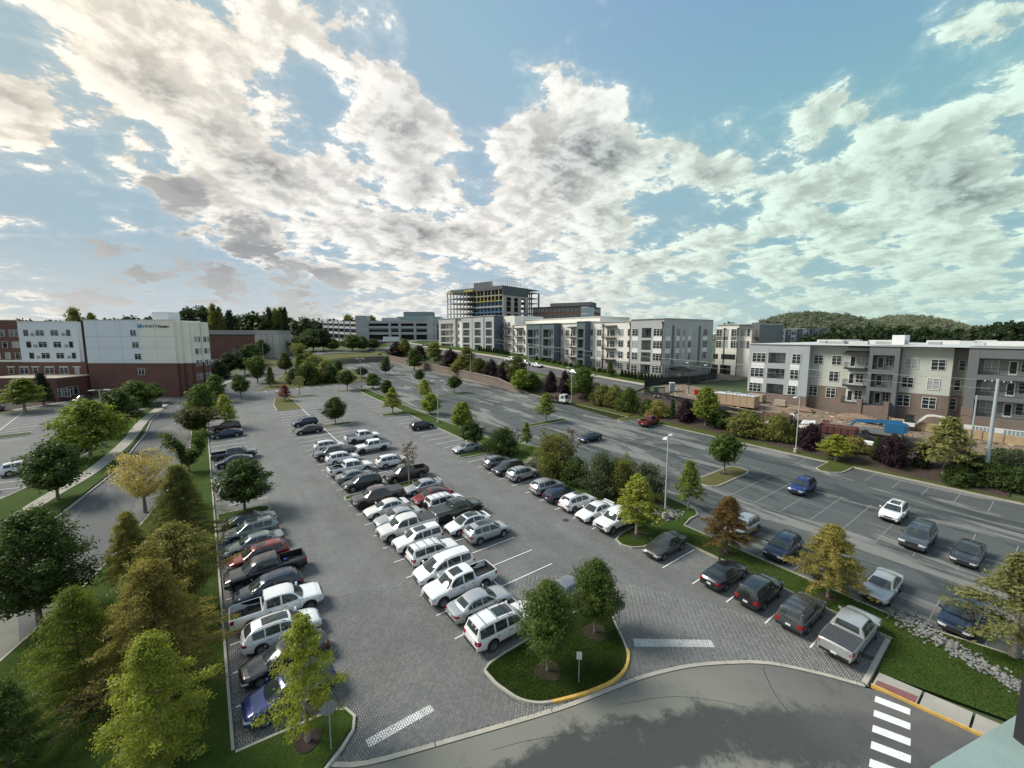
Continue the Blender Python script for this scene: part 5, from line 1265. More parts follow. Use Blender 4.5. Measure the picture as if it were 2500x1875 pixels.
# ------------------------------------------------------------------ buildings
M_pane = mat('window_glass', (.022, .028, .032), .05, .25, .6, spec=.7)
M_panel_l = mat('window_blind', (.33, .34, .33), .4, .2, .7)
M_frame = mat('window_frame_white', (.70, .70, .67), .5, .03)
M_framed = mat('window_frame_dark', (.05, .05, .052), .5, .03)
M_metal = mat('dark_metal', (.03, .03, .033), .45, .1)
M_roofw = mat('white_roof', (.48, .50, .485), .7, .08, .3)
M_trim = mat('trim_pale', (.60, .60, .57), .7, .06)
def sidingmat(name, c, horiz=True, pitch=.2, amt=.12, var=.08):
    if name in MATS: return MATS[name]
    m = bpy.data.materials.new(name); m.use_nodes = True; N = NT(m.node_tree); b = N.n['Principled BSDF']
    g = N.new('ShaderNodeNewGeometry'); sp_ = N.new('ShaderNodeSeparateXYZ'); N.l.new(g.outputs['Position'], sp_.inputs[0])
    co = sp_.outputs[2] if horiz else N.m('ADD', sp_.outputs[0], sp_.outputs[1])
    fr = N.m('FRACT', N.m('DIVIDE', co, pitch)); ln = N.mr(fr, 0, .16, 1-amt, 1)
    nz = N.noise(g.outputs['Position'], .5, 5, .6)
    N.put(b.inputs['Base Color'], N.mix(1.0, N.mix(1.0, c, ln, 'MULTIPLY'), N.mr(nz, .25, .75, 1-var, 1+var), 'MULTIPLY')); b.inputs['Roughness'].default_value = .75
    MATS[name] = m; return m
def wingeo(w, h, cols, rows, f=.06, t=.045):
    key = ('win', round(w, 2), round(h, 2), cols, rows)
    if key not in MATS:
        mb = MB(); y0, y1 = -.10, .0
        for x0, x1, z0, z1 in ((-w/2, w/2, 0, f), (-w/2, w/2, h-f, h), (-w/2, -w/2+f, f, h-f), (w/2-f, w/2, f, h-f)): mb.box(x0, x1, y0, y1, z0, z1)
        for c in range(1, cols): x = -w/2 + w*c/cols; mb.box(x-t*.75, x+t*.75, y0+.008, y1, f, h-f)
        rr = [] if rows < 2 else ([.70] if rows == 2 else [.38, .74])
        for q in rr: mb.box(-w/2+f, w/2-f, y0+.012, y1-.002, h*q-t/2, h*q+t/2)
        pn = MB(); pn.add([(-w/2+.02, -.022, .02), (w/2-.02, -.022, .02), (w/2-.02, -.022, h-.02), (-w/2+.02, -.022, h-.02)], [(0, 1, 2, 3)])
        MATS[key] = (mb.mesh('window', M_frame), pn.mesh('pane', M_pane))
    return MATS[key]
def railgeo(w, h=1.05):
    key = ('rail', round(w, 1))
    if key not in MATS:
        mb = MB(); mb.box(-w/2, w/2, -.03, .03, h-.05, h); mb.box(-w/2, w/2, -.02, .02, .08, .12)
        n = max(2, int(w/.28))
        for i in range(n+1): x = -w/2 + w*i/n; mb.box(x-.014, x+.014, -.014, .014, 0, h-.05)
        MATS[key] = mb.mesh('railing', M_metal)
    return MATS[key]
def doorgeo(w=.95, h=2.2):
    key = ('door', w, h)
    if key not in MATS:
        mb = MB()
        for x0, x1, z0, z1 in ((-w/2, -w/2+.13, 0, h), (w/2-.13, w/2, 0, h), (-w/2+.13, w/2-.13, h-.13, h), (-w/2+.13, w/2-.13, 0, .25)): mb.box(x0, x1, -.05, 0, z0, z1)
        pn = MB(); pn.add([(-w/2+.1, -.02, .2), (w/2-.1, -.02, .2), (w/2-.1, -.02, h-.1), (-w/2+.1, -.02, h-.1)], [(0, 1, 2, 3)])
        MATS[key] = (mb.mesh('door', M_frame), pn.mesh('pane', M_pane))
    return MATS[key]
class Bld:
    """a building in its own frame: x to the viewer's right along the front, y inwards, z up"""
    def __init__(s, name, label, loc, ang, cat='building', group=None):
        s.loc = Vector(loc); s.ang = ang; s.c, s.s = math.cos(ang), math.sin(ang)
        s.root = thing(name, label, cat, loc, (0, 0, ang), group)
    def lx(s, px, ly=0):
        d = pxdir(px, 870); ex, ey = s.c, s.s; nx, ny = -s.s, s.c
        o = Vector((s.loc.x + nx*ly, s.loc.y + ny*ly)); det = d.x*(-ey) - d.y*(-ex)
        return (d.x*o.y - d.y*o.x)/det * (1 if True else 0) if False else s._solve(d, o, ex, ey)
    def _solve(s, d, o, ex, ey):
        # o + l*e = t*d
        det = ex*(-d.y) + ey*d.x
        return ((-o.x)*(-d.y) + (-o.y)*d.x)/det
    def w(s, lx, ly, lz=0): return Vector((s.loc.x + s.c*lx - s.s*ly, s.loc.y + s.s*lx + s.c*ly, s.loc.z + lz))
    def lz(s, lx, ly, py): return zpix(s.w(lx, ly), py) - s.loc.z
    def box(s, name, x0, x1, y0, y1, z0, z1, m, parent=None):
        mb = MB(); mb.box(min(x0, x1), max(x0, x1), min(y0, y1), max(y0, y1), z0, z1); return mb.obj(name, m, parent or s.root)
    def win(s, x, y, z, w, h, cols=2, rows=3, side=0, glass=None, frame=None):
        me, pn = wingeo(round(w*5)/5, round(h*5)/5, cols, rows)
        o = link('window', me, s.root, (x, y, z), (0, 0, R(side)), mat=frame); link('pane', pn, o, mat=glass or (M_panel_l if random.random() < .22 else None)); return o
    def door(s, x, y, z, side=0, w=.95, h=2.2):
        me, pn = doorgeo(w, h); o = link('door', me, s.root, (x, y, z), (0, 0, R(side))); link('pane', pn, o); return o
    def rail(s, x, y, z, w, side=0): return link('railing', railgeo(w), s.root, (x, y, z), (0, 0, R(side)))
    def winpx(s, ly, px0, px1, py0, py1, cols=2, rows=3, **k):
        a, b2 = s.lx(px0, ly), s.lx(px1, ly); m_ = (a+b2)/2; z1, z0 = s.lz(m_, ly, py0), s.lz(m_, ly, py1)
        return s.win(m_, ly-.001, z0, b2-a, z1-z0, cols, rows, **k)
    def framed(s, x0, x1, o0, o1, levels, zb, zt, y, dep, m, inner, rail=True, furn=True, pier_to=None):
        """projecting block with an open loggia on every level; levels = [(floor, head)]"""
        s.box('pier', x0, o0, y, y+dep, zb, zt, m); s.box('pier', o1, x1, y, y+dep, zb, zt, m)
        s.box('back_wall', x0+.01, x1-.01, y+dep, y+dep+6, zb, zt-.01, inner)
        zs = [zb] + [v for lv in levels for v in lv] + [zt]
        for i in range(0, len(zs), 2): s.box('spandrel', o0, o1, y+.015, y+dep, zs[i], zs[i+1], m if i else m)
        for f_, hd in levels:
            w = o1-o0
            if w > 2.6:
                s.win(o0 + w*.64, y+dep-.001, f_+.55, min(1.8, w*.36), 1.75, 2, 3); s.door(o0 + w*.25, y+dep-.001, f_+.02)
            else: s.door(o0 + w*.5, y+dep-.001, f_+.02)
            if rail: s.rail((o0+o1)/2, y+.08, f_, w)
    def balcony(s, x0, x1, y, out, levels, m, canopy=None):
        """slabs hung in front of the wall at y"""
        for f_, hd in levels:
            s.box('balcony_slab', x0, x1, y-out, y, f_-.22, f_, M_metal)
            s.rail((x0+x1)/2, y-out+.05, f_, x1-x0); s.rail(x0+.05, y-out/2, f_, out-.15, 90); s.rail(x1-.05, y-out/2, f_, out-.15, 90)
            w = x1-x0; s.door(x0+w*.28, y-.001, f_+.02); s.win(x0+w*.68, y-.001, f_+.5, min(1.8, w*.4), 1.8, 2, 3)
        if canopy:
            mb = MB(); z = canopy; mb.add([(x0-.2, y, z+.5), (x1+.2, y, z+.5), (x1+.2, y-out-.3, z), (x0-.2, y-out-.3, z), (x0-.2, y, z+.38), (x1+.2, y, z+.38), (x1+.2, y-out-.3, z-.12), (x0-.2, y-out-.3, z-.12)], [(0,1,2,3),(7,6,5,4),(3,2,6,7),(0,3,7,4),(1,5,6,2)])
            mb.obj('canopy', M_metal, s.root)
    def spout(s, x, y, z0, z1):
        mb = MB(); mb.box(x-.09, x+.09, y-.2, y-.02, z0, z1-.5); mb.add([(x-.12,y-.24,z1-.5),(x+.12,y-.24,z1-.5),(x+.12,y-.02,z1-.5),(x-.12,y-.02,z1-.5),(x-.3,y-.4,z1),(x+.3,y-.4,z1),(x+.3,y-.02,z1),(x-.3,y-.02,z1)], [(0,1,5,4),(1,2,6,5),(3,0,4,7),(4,5,6,7)])
        mb.obj('downspout', M_metal, s.root)
    def roof(s, x0, x1, y0, y1, z, m=None, lip=.35, over=.3):
        s.box('roof', x0-over, x1+over, y0-over, y1+over, z-.02, z+.16, m or M_roofw)
CREAM = sidingmat('siding_cream', (.70, .675, .60)); GREYS = sidingmat('siding_grey', (.37, .38, .37), False, .45, .16); TEAL = sidingmat('siding_teal', (.085, .118, .125), False, .45, .2); TEAL2 = sidingmat('siding_slateblue', (.105, .135, .16), False, .45, .15)
SAGE = sidingmat('siding_sage', (.44, .46, .40)); GREYL = sidingmat('siding_palegrey', (.33, .36, .365), False, .5, .10); DGREY = sidingmat('siding_darkgrey', (.12, .13, .135), False, .5, .12); TAUPE = sidingmat('siding_taupe', (.27, .26, .235))
WPAN = mat('white_panel', (.68, .68, .66), .6, .04)
BRICKG = brickmat('brick_grey', (.27, .265, .24), (.22, .215, .195), (.33, .32, .30), .42, .14, .012); BRICKB = brickmat('brick_brown', (.165, .115, .085), (.125, .085, .065), (.22, .19, .165), .25, .08, .01, var=.22); BRICKR = brickmat('brick_red', (.155, .062, .042), (.115, .046, .034), (.15, .10, .085), .25, .08, .008, var=.15)

# ---- four-storey apartments behind the bank
YL = 250.0
A4 = Bld('apartment_building', 'long four-storey apartment block with cream walls and teal balcony bays', (98, YL, 0), R(-90))
FA = [10.7, 14.0, 17.3, 20.6]; FB = [f + 3.7 for f in FA]
def lev(F, n=0): return [(f, f+2.65) for f in F[n:]]
X = lambda px, ly=0: A4.lx(px, ly)
ZA, ZB = 25.3, 29.3
# rear volumes and roofs
A4.box('wall', X(1252, 3)+.0, X(1618)-3, 9.02, 24, 8, ZA, CREAM); A4.box('wall', X(1226, 8), X(1433, 8), 14, 30, 8, 27.6, CREAM)
A4.roof(X(1226, 8), X(1433, 8), 14, 30, 27.6); A4.box('wall', X(1062), X(1228, 4), 9, 26, 10, ZB, CREAM); A4.roof(X(1062), X(1224, 4), 9, 26, ZB)
# northern part, one storey higher up the slope
A4.framed(X(1066), X(1106), X(1071), X(1101), lev(FB), 12, ZB, 1.5, 2.2, GREYS, CREAM)
A4.box('wall', X(1106, 2.5), X(1128, 2.5), 2.5, 9, 12, ZB, CREAM); A4.roof(X(1066), X(1128), 1.5, 9, ZB)
for f_ in FB:
    for c_ in (1112, 1121): A4.win(X(c_, 2.5), 2.499, f_+.55, 1.6, 1.9, 2, 3)
    if f_ > FB[0]: A4.box('white_panel', X(1109.5, 2.5), X(1124, 2.5), 2.47, 2.51, f_-.55, f_+.35, WPAN)
for a, b2, c_, d2 in ((1128, 1153, 1131, 1147), (1154, 1181, 1159, 1174), (1183, 1206, 1186, 1201)):
    A4.framed(X(a), X(b2), X(c_), X(d2), lev(FB), 12, ZB, 0, 2.2, GREYS, CREAM); A4.box('side_wall', X(b2)-.05, X(b2)+.03, .02, 4.2, 12.2, ZB-.05, TEAL2 if b2 == 1206 else TEAL)
A4.box('side_wall', X(1206)+.03, X(1206)+.12, .02, 8.5, 11, ZB-.04, TEAL2)
A4.roof(X(1128), X(1206), 0, 9, ZB); A4.spout(X(1212, 1.5)+.3, 1.5, 11.5, ZB-.6)
A4.box('wall', X(1207, 4), X(1254, 4), 4.5, 9, 10, ZB-.3, CREAM)
A4.balcony(X(1231, 4.5), X(1248, 4.5), 4.5, 1.8, lev(FB), CREAM)
for f_ in FB: A4.win(X(1228, 4.5), 4.499, f_+.55, 1.5, 1.9, 2, 3)
# middle part
A4.box('wall', X(1253, 3), X(1285, 3), 3, 9, 8, ZA, CREAM); A4.balcony(X(1259, 3), X(1277, 3), 3, 1.6, lev(FA, 1), CREAM, ZA-1.6); A4.roof(X(1253, 3), X(1285, 3), 3, 9, ZA)
A4.box('brick_base', X(1253, 3)+.02, X(1285, 3)-.02, 2.94, 3.2, 8, 13.7, BRICKG)
for f_ in FA[1:]:
    for c_ in (1255.5, 1280.5): A4.win(X(c_, 3), 2.999, f_+.55, .9, 1.9, 1, 3)
A4.spout(X(1253, 3), 3, 9, ZA-.4)
for a, b2, c_, d2 in ((1285, 1319, 1288, 1314), (1321, 1352, 1326, 1349)):
    A4.framed(X(a), X(b2), X(c_), X(d2), lev(FA), 8, ZA, 0, 2.2, TEAL, CREAM); A4.box('side_wall', X(b2)-.05, X(b2)+.03, .02, 3.4, 8.2, ZA-.05, TEAL2)
A4.roof(X(1285), X(1352), 0, 9, ZA)
A4.box('wall', X(1352, 3), X(1432, 3), 3, 9, 8, ZA, CREAM); A4.roof(X(1352, 3), X(1432, 3), 3, 9, ZA)
A4.box('brick_base', X(1352, 3)+.1, X(1432, 3)-.02, 2.94, 3.2, 8, 13.7, BRICKG); A4.box('brick_pier', X(1369, 3), X(1377, 3), 2.9, 3.2, 13.7, 17.0, BRICKG)
A4.spout(X(1368, 3), 3, 9, ZA-.4)
for f_ in FA:
    A4.win(X(1372, 3), 2.89, f_+.55, .9, 1.9, 1, 3); A4.win(X(1384.5, 3), 2.90 if f_ < 13 else 2.999, f_+.55, 1.7, 1.9, 2, 3)
A4.balcony(X(1391, 3), X(1406, 3), 3, 1.7, lev(FA), CREAM, ZA-1.6)
A4.framed(X(1407), X(1427), X(1410), X(1424), lev(FA), 8, ZA+.3, 0, 2.2, TEAL, CREAM); A4.box('side_wall', X(1427)-.05, X(1427)+.03, .02, 3.4, 8.2, ZA+.25, TEAL2); A4.roof(X(1407), X(1427), 0, 9, ZA+.3)
A4.box('wall', X(1432, 2.5), X(1536, 2.5), 2.5, 9, 8, ZA, CREAM); A4.roof(X(1432, 2.5), X(1536, 2.5), 2.5, 9, ZA); A4.box('brick_base', X(1432, 2.5)+.03, X(1536, 2.5)-.02, 2.44, 2.7, 8, 13.7, BRICKG)
for f_ in FA:
    for c_ in (1442, 1462, 1515, 1534): A4.win(X(c_, 2.5), 2.40 if f_ < 13 else 2.499, f_+.55, 1.75 if c_ < 1530 else 1.0, 1.95, 2 if c_ < 1530 else 1, 3)
A4.balcony(X(1476, 2.5), X(1503, 2.5), 2.5, 1.7, lev(FA), CREAM, ZA-1.5)
for c_ in (1471, 1537): A4.spout(X(c_, 2.4), 2.4, 9, ZA-.6)
# grey corner block
A4.box('pier', X(1538), X(1564.5), 0, 9, 8, ZA+.35, GREYS); A4.box('pier', X(1588), X(1618), 0, 9, 8, ZA+.35, GREYS)
A4.box('back_wall', X(1564), X(1588.5), 2.2, 9, 8, ZA+.3, TAUPE)
zz_ = [8] + [v for lv in lev(FA) for v in lv] + [ZA+.35]
for i in range(0, len(zz_), 2): A4.box('spandrel', X(1564.5), X(1588), .015, 2.2, zz_[i], zz_[i+1], GREYS)
A4.box('brick_base', X(1538)-.01, X(1564.4), -.06, .1, 8, 13.6, BRICKG); A4.box('brick_base', X(1588.1), X(1618)+.06, -.06, .1, 8, 13.6, BRICKG)
for k, f_ in enumerate(FA):
    y_ = -.061 if k == 0 else -.001
    A4.win(X(1549), y_, f_+.5, 2.0, 2.0, 2, 3); A4.win(X(1605), y_, f_+.5, 3.0, 2.0, 3, 3); A4.rail(X(1576), .1, f_, X(1588)-X(1564.5)); A4.door(X(1571, 2.2), 2.199, f_+.02); A4.win(X(1582, 2.2), 2.199, f_+.5, 1.5, 1.8, 2, 3)
    if k: 
        for c_, w_ in ((1549, 2.0), (1605, 3.0)): A4.box('white_panel', X(c_)-w_/2, X(c_)+w_/2, -.03, .02, f_-.75, f_+.40, WPAN) if k > 1 else None
A4.roof(X(1538), X(1618), 0, 24, ZA+.35)
xc = X(1618); A4.spout(xc-.3, 0, 9, ZA-.5)
# south end of the block
A4.box('end_wall', xc-4, xc, 9.0, 24.5, 8.02, ZA+.32, GREYS); A4.box('brick_base', xc-.1, xc+.061, 0, 24.5, 8, 13.6, BRICKG)
for s_, w_, c_ in ((2.0, 2.2, 3), (6.6, 1.5, 2), (9.3, .7, 1), (12.3, 1.6, 2), (14.6, .6, 1), (20.3, 2.4, 3)):
    for k, f_ in enumerate(FA):
        if s_ == 14.6 and k == 0: continue
        A4.win(xc + (.062 if k == 0 else .001), s_, f_+.5, w_, 2.0 if s_ != 14.6 else 1.0, c_, 3 if s_ != 14.6 else 2, side=90)
        if k > 1 and s_ != 14.6: A4.box('white_panel', xc-.02, xc+.03, s_-w_/2, s_+w_/2, f_-.75, f_+.40, WPAN)
for s_ in (4.3, 17.3): A4.box('recess_shade', xc-.02, xc+.02, s_-.6, s_+.6, 13.8, ZA-1.4, DGREY); A4.box('canopy', xc, xc+.7, s_-.9, s_+.9, 13.6, 13.75, M_metal)  # flat dark panels stand in for the shaded recess slots
A4.box('porch_wall', xc, xc+3.2, 3.5, 3.7, 8, 12, BRICKG); mb = MB(); mb.add([(xc+.05, 3, 12.7), (xc+.05, 9, 12.7), (xc+4.2, 9, 11.9), (xc+4.2, 3, 11.9), (xc+.05, 3, 12.5), (xc+.05, 9, 12.5), (xc+4.2, 9, 11.7), (xc+4.2, 3, 11.7)], [(0,1,2,3),(7,6,5,4),(0,3,7,4),(3,2,6,7),(2,1,5,6)]); mb.obj('porch_roof', M_metal, A4.root)
# ---- block behind it
B4 = Bld('apartment_building', 'cream apartment wing with slate-blue corner behind the construction road', (132, 92, 0), R(-90))
for a, b2, m_, y_ in ((1746, 1800, CREAM, 0), (1800, 1832, CREAM, 1.2), (1832, 1850, DGREY, -.6)):
    B4.box('wall', B4.lx(a, y_), B4.lx(b2, y_), y_, 14, 6, 24.4 if m_ is CREAM else 24.9, m_)
B4.box('end_wall', B4.lx(1850)-.2, B4.lx(1850), -.55, 16, 6, 24.8, TEAL2); B4.roof(B4.lx(1746), B4.lx(1850), 0, 15, 24.5)
for c_ in (1753, 1768, 1789, 1797, 1812, 1824):
    y_ = 0 if c_ < 1800 else 1.2
    for z_ in (21.0, 17.4): B4.win(B4.lx(c_, y_), y_-.001, z_, 1.8 if c_ not in (1797, 1824) else .8, 2.2, 2 if c_ not in (1797, 1824) else 1, 3)
    if c_ in (1753, 1768, 1789): B4.box('grey_panel', B4.lx(c_)-.9, B4.lx(c_)+.9, -.03, .02, 19.75, 20.85, DGREY)
for c_ in (1746, 1766, 1777, 1788): B4.box('dark_opening', B4.lx(c_)-.7, B4.lx(c_)+.9, -.02, .05, 13.8, 15.4, M_metal)  # solid dark panels paint the shade of the wall openings
for c_ in (1745, 1765, 1776): B4.box('garage_door', B4.lx(c_)-.8, B4.lx(c_)+1.2, -.02, .05, 8.5, 12.0, M_metal)
B4.spout(B4.lx(1766), 0, 8, 23.5); B4.spout(B4.lx(1799), 0, 8, 23.5)
for f_ in (20.6, 17.3, 14): B4.rail(B4.lx(1842, -.6), -1.2, f_, 2.6); B4.box('balcony_slab', B4.lx(1838, -.6), B4.lx(1848, -.6), -1.4, -.6, f_-.2, f_, M_metal); B4.box('shade_panel', B4.lx(1839, -.6), B4.lx(1847, -.6), -.62, -.5, f_, f_+2.3, mat('shade_brown', (.10, .075, .065)))  # flat brown panel paints the shade of the door recess

# ---- three-storey apartments on the right, still being finished
A3 = Bld('apartment_building', 'three-storey apartment block under construction with brick base and sage siding', (99, 60, 0), R(-90))
o4 = (1775, 700); k4 = .3277
def q4(x, y): return o4[0] + x*k4, o4[1] + y*k4
def X3(zx, ly=0): return A3.lx(o4[0] + zx*k4, ly)
def w3(ly, x0, x1, y0, y1, cols=2, rows=3, **k):
    p0, p1 = q4(x0, y0), q4(x1, y1); return A3.winpx(ly, p0[0], p1[0], p0[1], p1[1], cols, rows, **k)
ZT = 19.35; BASE = 4.5
A3.box('wall', X3(165)+.3, X3(640)+40, 4.5, 44, BASE, ZT-.4, SAGE); A3.box('roof', X3(165), X3(640)+44, -.2, 46, ZT, ZT+.12, M_roofw)
F3 = [8.55, 11.85, 15.15]
# wing
A3.box('wall', X3(165), X3(308), 0, 4.5, BASE+4.3, ZT, GREYL); A3.box('wall', X3(437), X3(614), 0, 4.5, BASE+4.3, ZT, GREYL); A3.box('back_wall', X3(300), X3(445), 1.9, 4.5, BASE, ZT-.1, TAUPE)
zz_ = [BASE+4.3, 8.75, 10.9, 12.05, 14.2, 15.35, 17.6, ZT]
for i in range(0, 8, 2): A3.box('spandrel', X3(308), X3(437), .02, 1.9, zz_[i], zz_[i+1], GREYL)
A3.box('brick_base', X3(163), X3(616), .05, 4.5, BASE, BASE+4.3, BRICKB)
for r_ in ((190, 290, 490, 560), (183, 281, 602, 670), (177, 273, 712, 780)): w3(0, *r_, 3, 3)
for r_ in ((485, 553, 503, 573), (478, 545, 620, 688), (468, 535, 735, 805)): w3(0, *r_, 2, 3)
for z0, z1 in ((10.75, 11.95), (14.1, 15.3)):
    A3.box('white_panel', X3(186), X3(284), -.03, .02, z0, z1, WPAN); A3.box('white_panel', X3(475), X3(546), -.03, .02, z0, z1, WPAN)
for f_ in (8.75, 12.05, 15.35): A3.rail((X3(308)+X3(437))/2, .1, f_, X3(437)-X3(308)); A3.win((X3(308)+X3(437))/2+.3, 1.899, f_+.5, 2.2, 1.6, 2, 2)
# sage bay with two window columns
A3.box('wall', X3(612, 1.6), X3(905, 1.6), 1.6, 4.5, BASE, ZT-.35, SAGE); A3.box('brick_base', X3(612, 1.6)+.1, X3(905, 1.6)-.02, 1.54, 1.7, BASE, 11.2, BRICKB); A3.box('cornice', X3(612, 1.6), X3(905, 1.6), 1.3, 1.6, ZT-.42, ZT-.2, M_trim)
for k, rr in enumerate((((650, 720, 506, 575), (783, 858, 512, 582)), ((640, 710, 625, 693), (772, 846, 633, 705)), ((627, 698, 742, 812), (760, 835, 755, 828)))):
    for r_ in rr: w3(1.6 if k < 2 else 1.54, *r_, 2, 3)
# balconies and dark bay
A3.box('wall', X3(905, 1.6), X3(1062, 1.6), 1.6, 4.5, BASE, ZT-.35, SAGE); lev3 = [(f, f+2.6) for f in F3]
A3.balcony(X3(898, 1.6), X3(1056, 1.6), 1.6, 1.7, lev3, SAGE, ZT-1.5)
A3.box('brick_terrace', X3(850), X3(1010), -.9, 1.2, BASE, F3[0]-.1, BRICKB); A3.box('brick_pier', X3(1012), X3(1050), -1.1, .0, BASE, F3[0]+.9, BRICKB); A3.box('brick_pier', X3(1215), X3(1255), -1.1, .0, BASE, F3[0]+.9, BRICKB); A3.box('brick_terrace', X3(1052), X3(1213), -.9, .0, BASE, F3[0]-.1, BRICKB)
A3.framed(X3(1060), X3(1288), X3(1088), X3(1250), lev3, BASE, ZT+.15, 0, 1.9, DGREY, TAUPE)
# sage bay 2
A3.box('wall', X3(1288, 1.6), X3(1690, 1.6), 1.6, 4.5, BASE, ZT-.3, SAGE); A3.box('brick_base', X3(1288, 1.6)+.02, X3(1690, 1.6), 1.54, 1.7, BASE, 11.2, BRICKB); A3.box('cornice', X3(1288, 1.6), X3(1690, 1.6), 1.3, 1.6, ZT-.35, ZT-.15, M_trim)
for k, rr in enumerate((((1332, 1430, 535, 612), (1530, 1636, 540, 622)), ((1320, 1413, 672, 750), (1512, 1612, 685, 768)), ((1300, 1397, 805, 888), (1492, 1597, 823, 910)))):
    for r_ in rr: w3(1.6 if k < 2 else 1.54, *r_, 2, 3)
A3.box('wall', X3(1680, 3.2), X3(1800, 3.2), 3.2, 4.5, BASE, ZT-.3, TAUPE); A3.box('brick_base', X3(1680, 3.2), X3(1800, 3.2), 3.14, 3.3, BASE, 11.2, BRICKB)
for k, r_ in enumerate(((1737, 1790, 545, 628), (1715, 1768, 692, 773), (1692, 1750, 835, 918))): w3(3.2 if k < 2 else 3.14, *r_, 1, 3)
# dark bay at the right picture edge, running on beyond it
xa, xb = X3(1800), X3(1800)+16
A3.framed(xa, xb, xa+1.2, xb-1.0, lev3, BASE, ZT+.2, 0, 2.0, DGREY, TAUPE); A3.box('brick_base', xa-.02, xb, -.08, .1, BASE, F3[0]-.1, BRICKB); A3.box('brick_pier', xa-.1, xa+1.25, -.14, .1, F3[0]-.1, F3[0]+1.3, BRICKB)
for f_ in F3:
    for dx_ in (2.4, 6.2, 8.6, 12.5): A3.win(xa+dx_, 1.995, f_+.5, 1.6, 1.8, 2, 3)
A3.box('wall', xb, xb+16, 1.6, 4.5, BASE, ZT-.3, SAGE)
for dx_ in (3, 8, 13):
    for f_ in F3: A3.win(xb+dx_, 1.599, f_+.6, 2.0, 1.8, 2, 3)
lv = MB(); x0, x1 = X3(1830), X3(1830)+7.5
A3.box('louvre_frame', x0, x1, -.14, -.07, 5.6, 7.0, M_trim)
for i in range(14):
    for j in range(5): A3.box('louvre', x0+.9+i*.42, x0+1.2+i*.42, -.17, -.141, 5.78+j*.23, 5.93+j*.23, mat('louvre_blue', (.12, .20, .22), .5)) if i not in (6, 7) else None
# roof gear
for i in range(16):
    a = X3(620) + random.uniform(-8, 34); b2 = random.uniform(6, 38); w_ = random.uniform(1.2, 3.2)
    A3.box('roof_unit', a, a+w_, b2, b2+random.uniform(1.2, 2.4), ZT+.1, ZT+random.uniform(.5, 1.1), M_roofw if i % 2 else mat('unit_grey', (.32, .33, .33)))
A3.box('stair_head', X3(1060), X3(1160), 14, 18, ZT, ZT+2.0, WPAN)
for i in range(7): A3.box('parapet', X3(640)-6+i*9, X3(640)+i*9-1, 20+3*(i % 3), 20.4+3*(i % 3), ZT, ZT+.9, M_trim)

# ---- hotel on the left
HA, HB_ = depth_at(217, 870, 112), depth_at(430, 870, 111.5)
ang = math.atan2(HB_.y-HA.y, HB_.x-HA.x)
HT = Bld('hotel', 'five-storey hotel with red brick base, white and cream upper walls', (HA.x, HA.y, 5.0), ang)
HW = mat('hotel_white', (.68, .71, .74), .8, .05, .3); HCREAM = mat('hotel_cream', (.79, .745, .64), .8, .05, .3); HLINE = mat('panel_joint', (.34, .36, .37), .8, 0)
o1 = (0, 700); k1 = .2833
def XH(zx, ly=0): return HT.lx(o1[0]+zx*k1, ly)
def ZH(zx, zy, ly=0): return HT.lz(XH(zx, ly), ly, o1[1]+zy*k1)
zt_ = ZH(1000, 290); zbr = ZH(1000, 660); lf = XH(752); rt_ = XH(1518)
midx = XH(1232)
HT.box('brick_wall', lf, rt_, 0, 9, -2, zbr, BRICKR); HT.box('white_wall', lf, midx, -.02, 9, zbr, zt_, HW); HT.box('cream_wall', midx, rt_, -.03, 9.01, zbr, zt_-.02, HCREAM)
HT.box('roof', lf+.3, rt_-.3, .3, 8.7, zt_-.1, zt_+.02, M_roofw); HT.box('coping', lf-.05, rt_+.1, -.12, .25, zt_, zt_+.18, M_trim)
for y_ in (428, 528, 632): 
    z_ = ZH(1000, y_); HT.box('panel_joint', lf, rt_, -.034, -.0, z_-.03, z_+.03, HLINE)
for x_ in (860, 1060, 1360): HT.box('panel_joint', XH(x_)-.025, XH(x_)+.025, -.034, 0, zbr, zt_, HLINE)
HT.box('belt_course', lf-.03, rt_+.03, -.09, 0, zbr-.12, zbr+.12, mat('belt_dark', (.25, .20, .17)))
for (x0, x1, y0, y1) in ((1142, 1196, 372, 424), (1152, 1207, 475, 527), (1162, 1218, 575, 628), (1178, 1236, 705, 760)): HT.winpx(-.03, o1[0]+x0*k1, o1[0]+x1*k1, o1[1]+y0*k1, o1[1]+y1*k1, 2, 2)
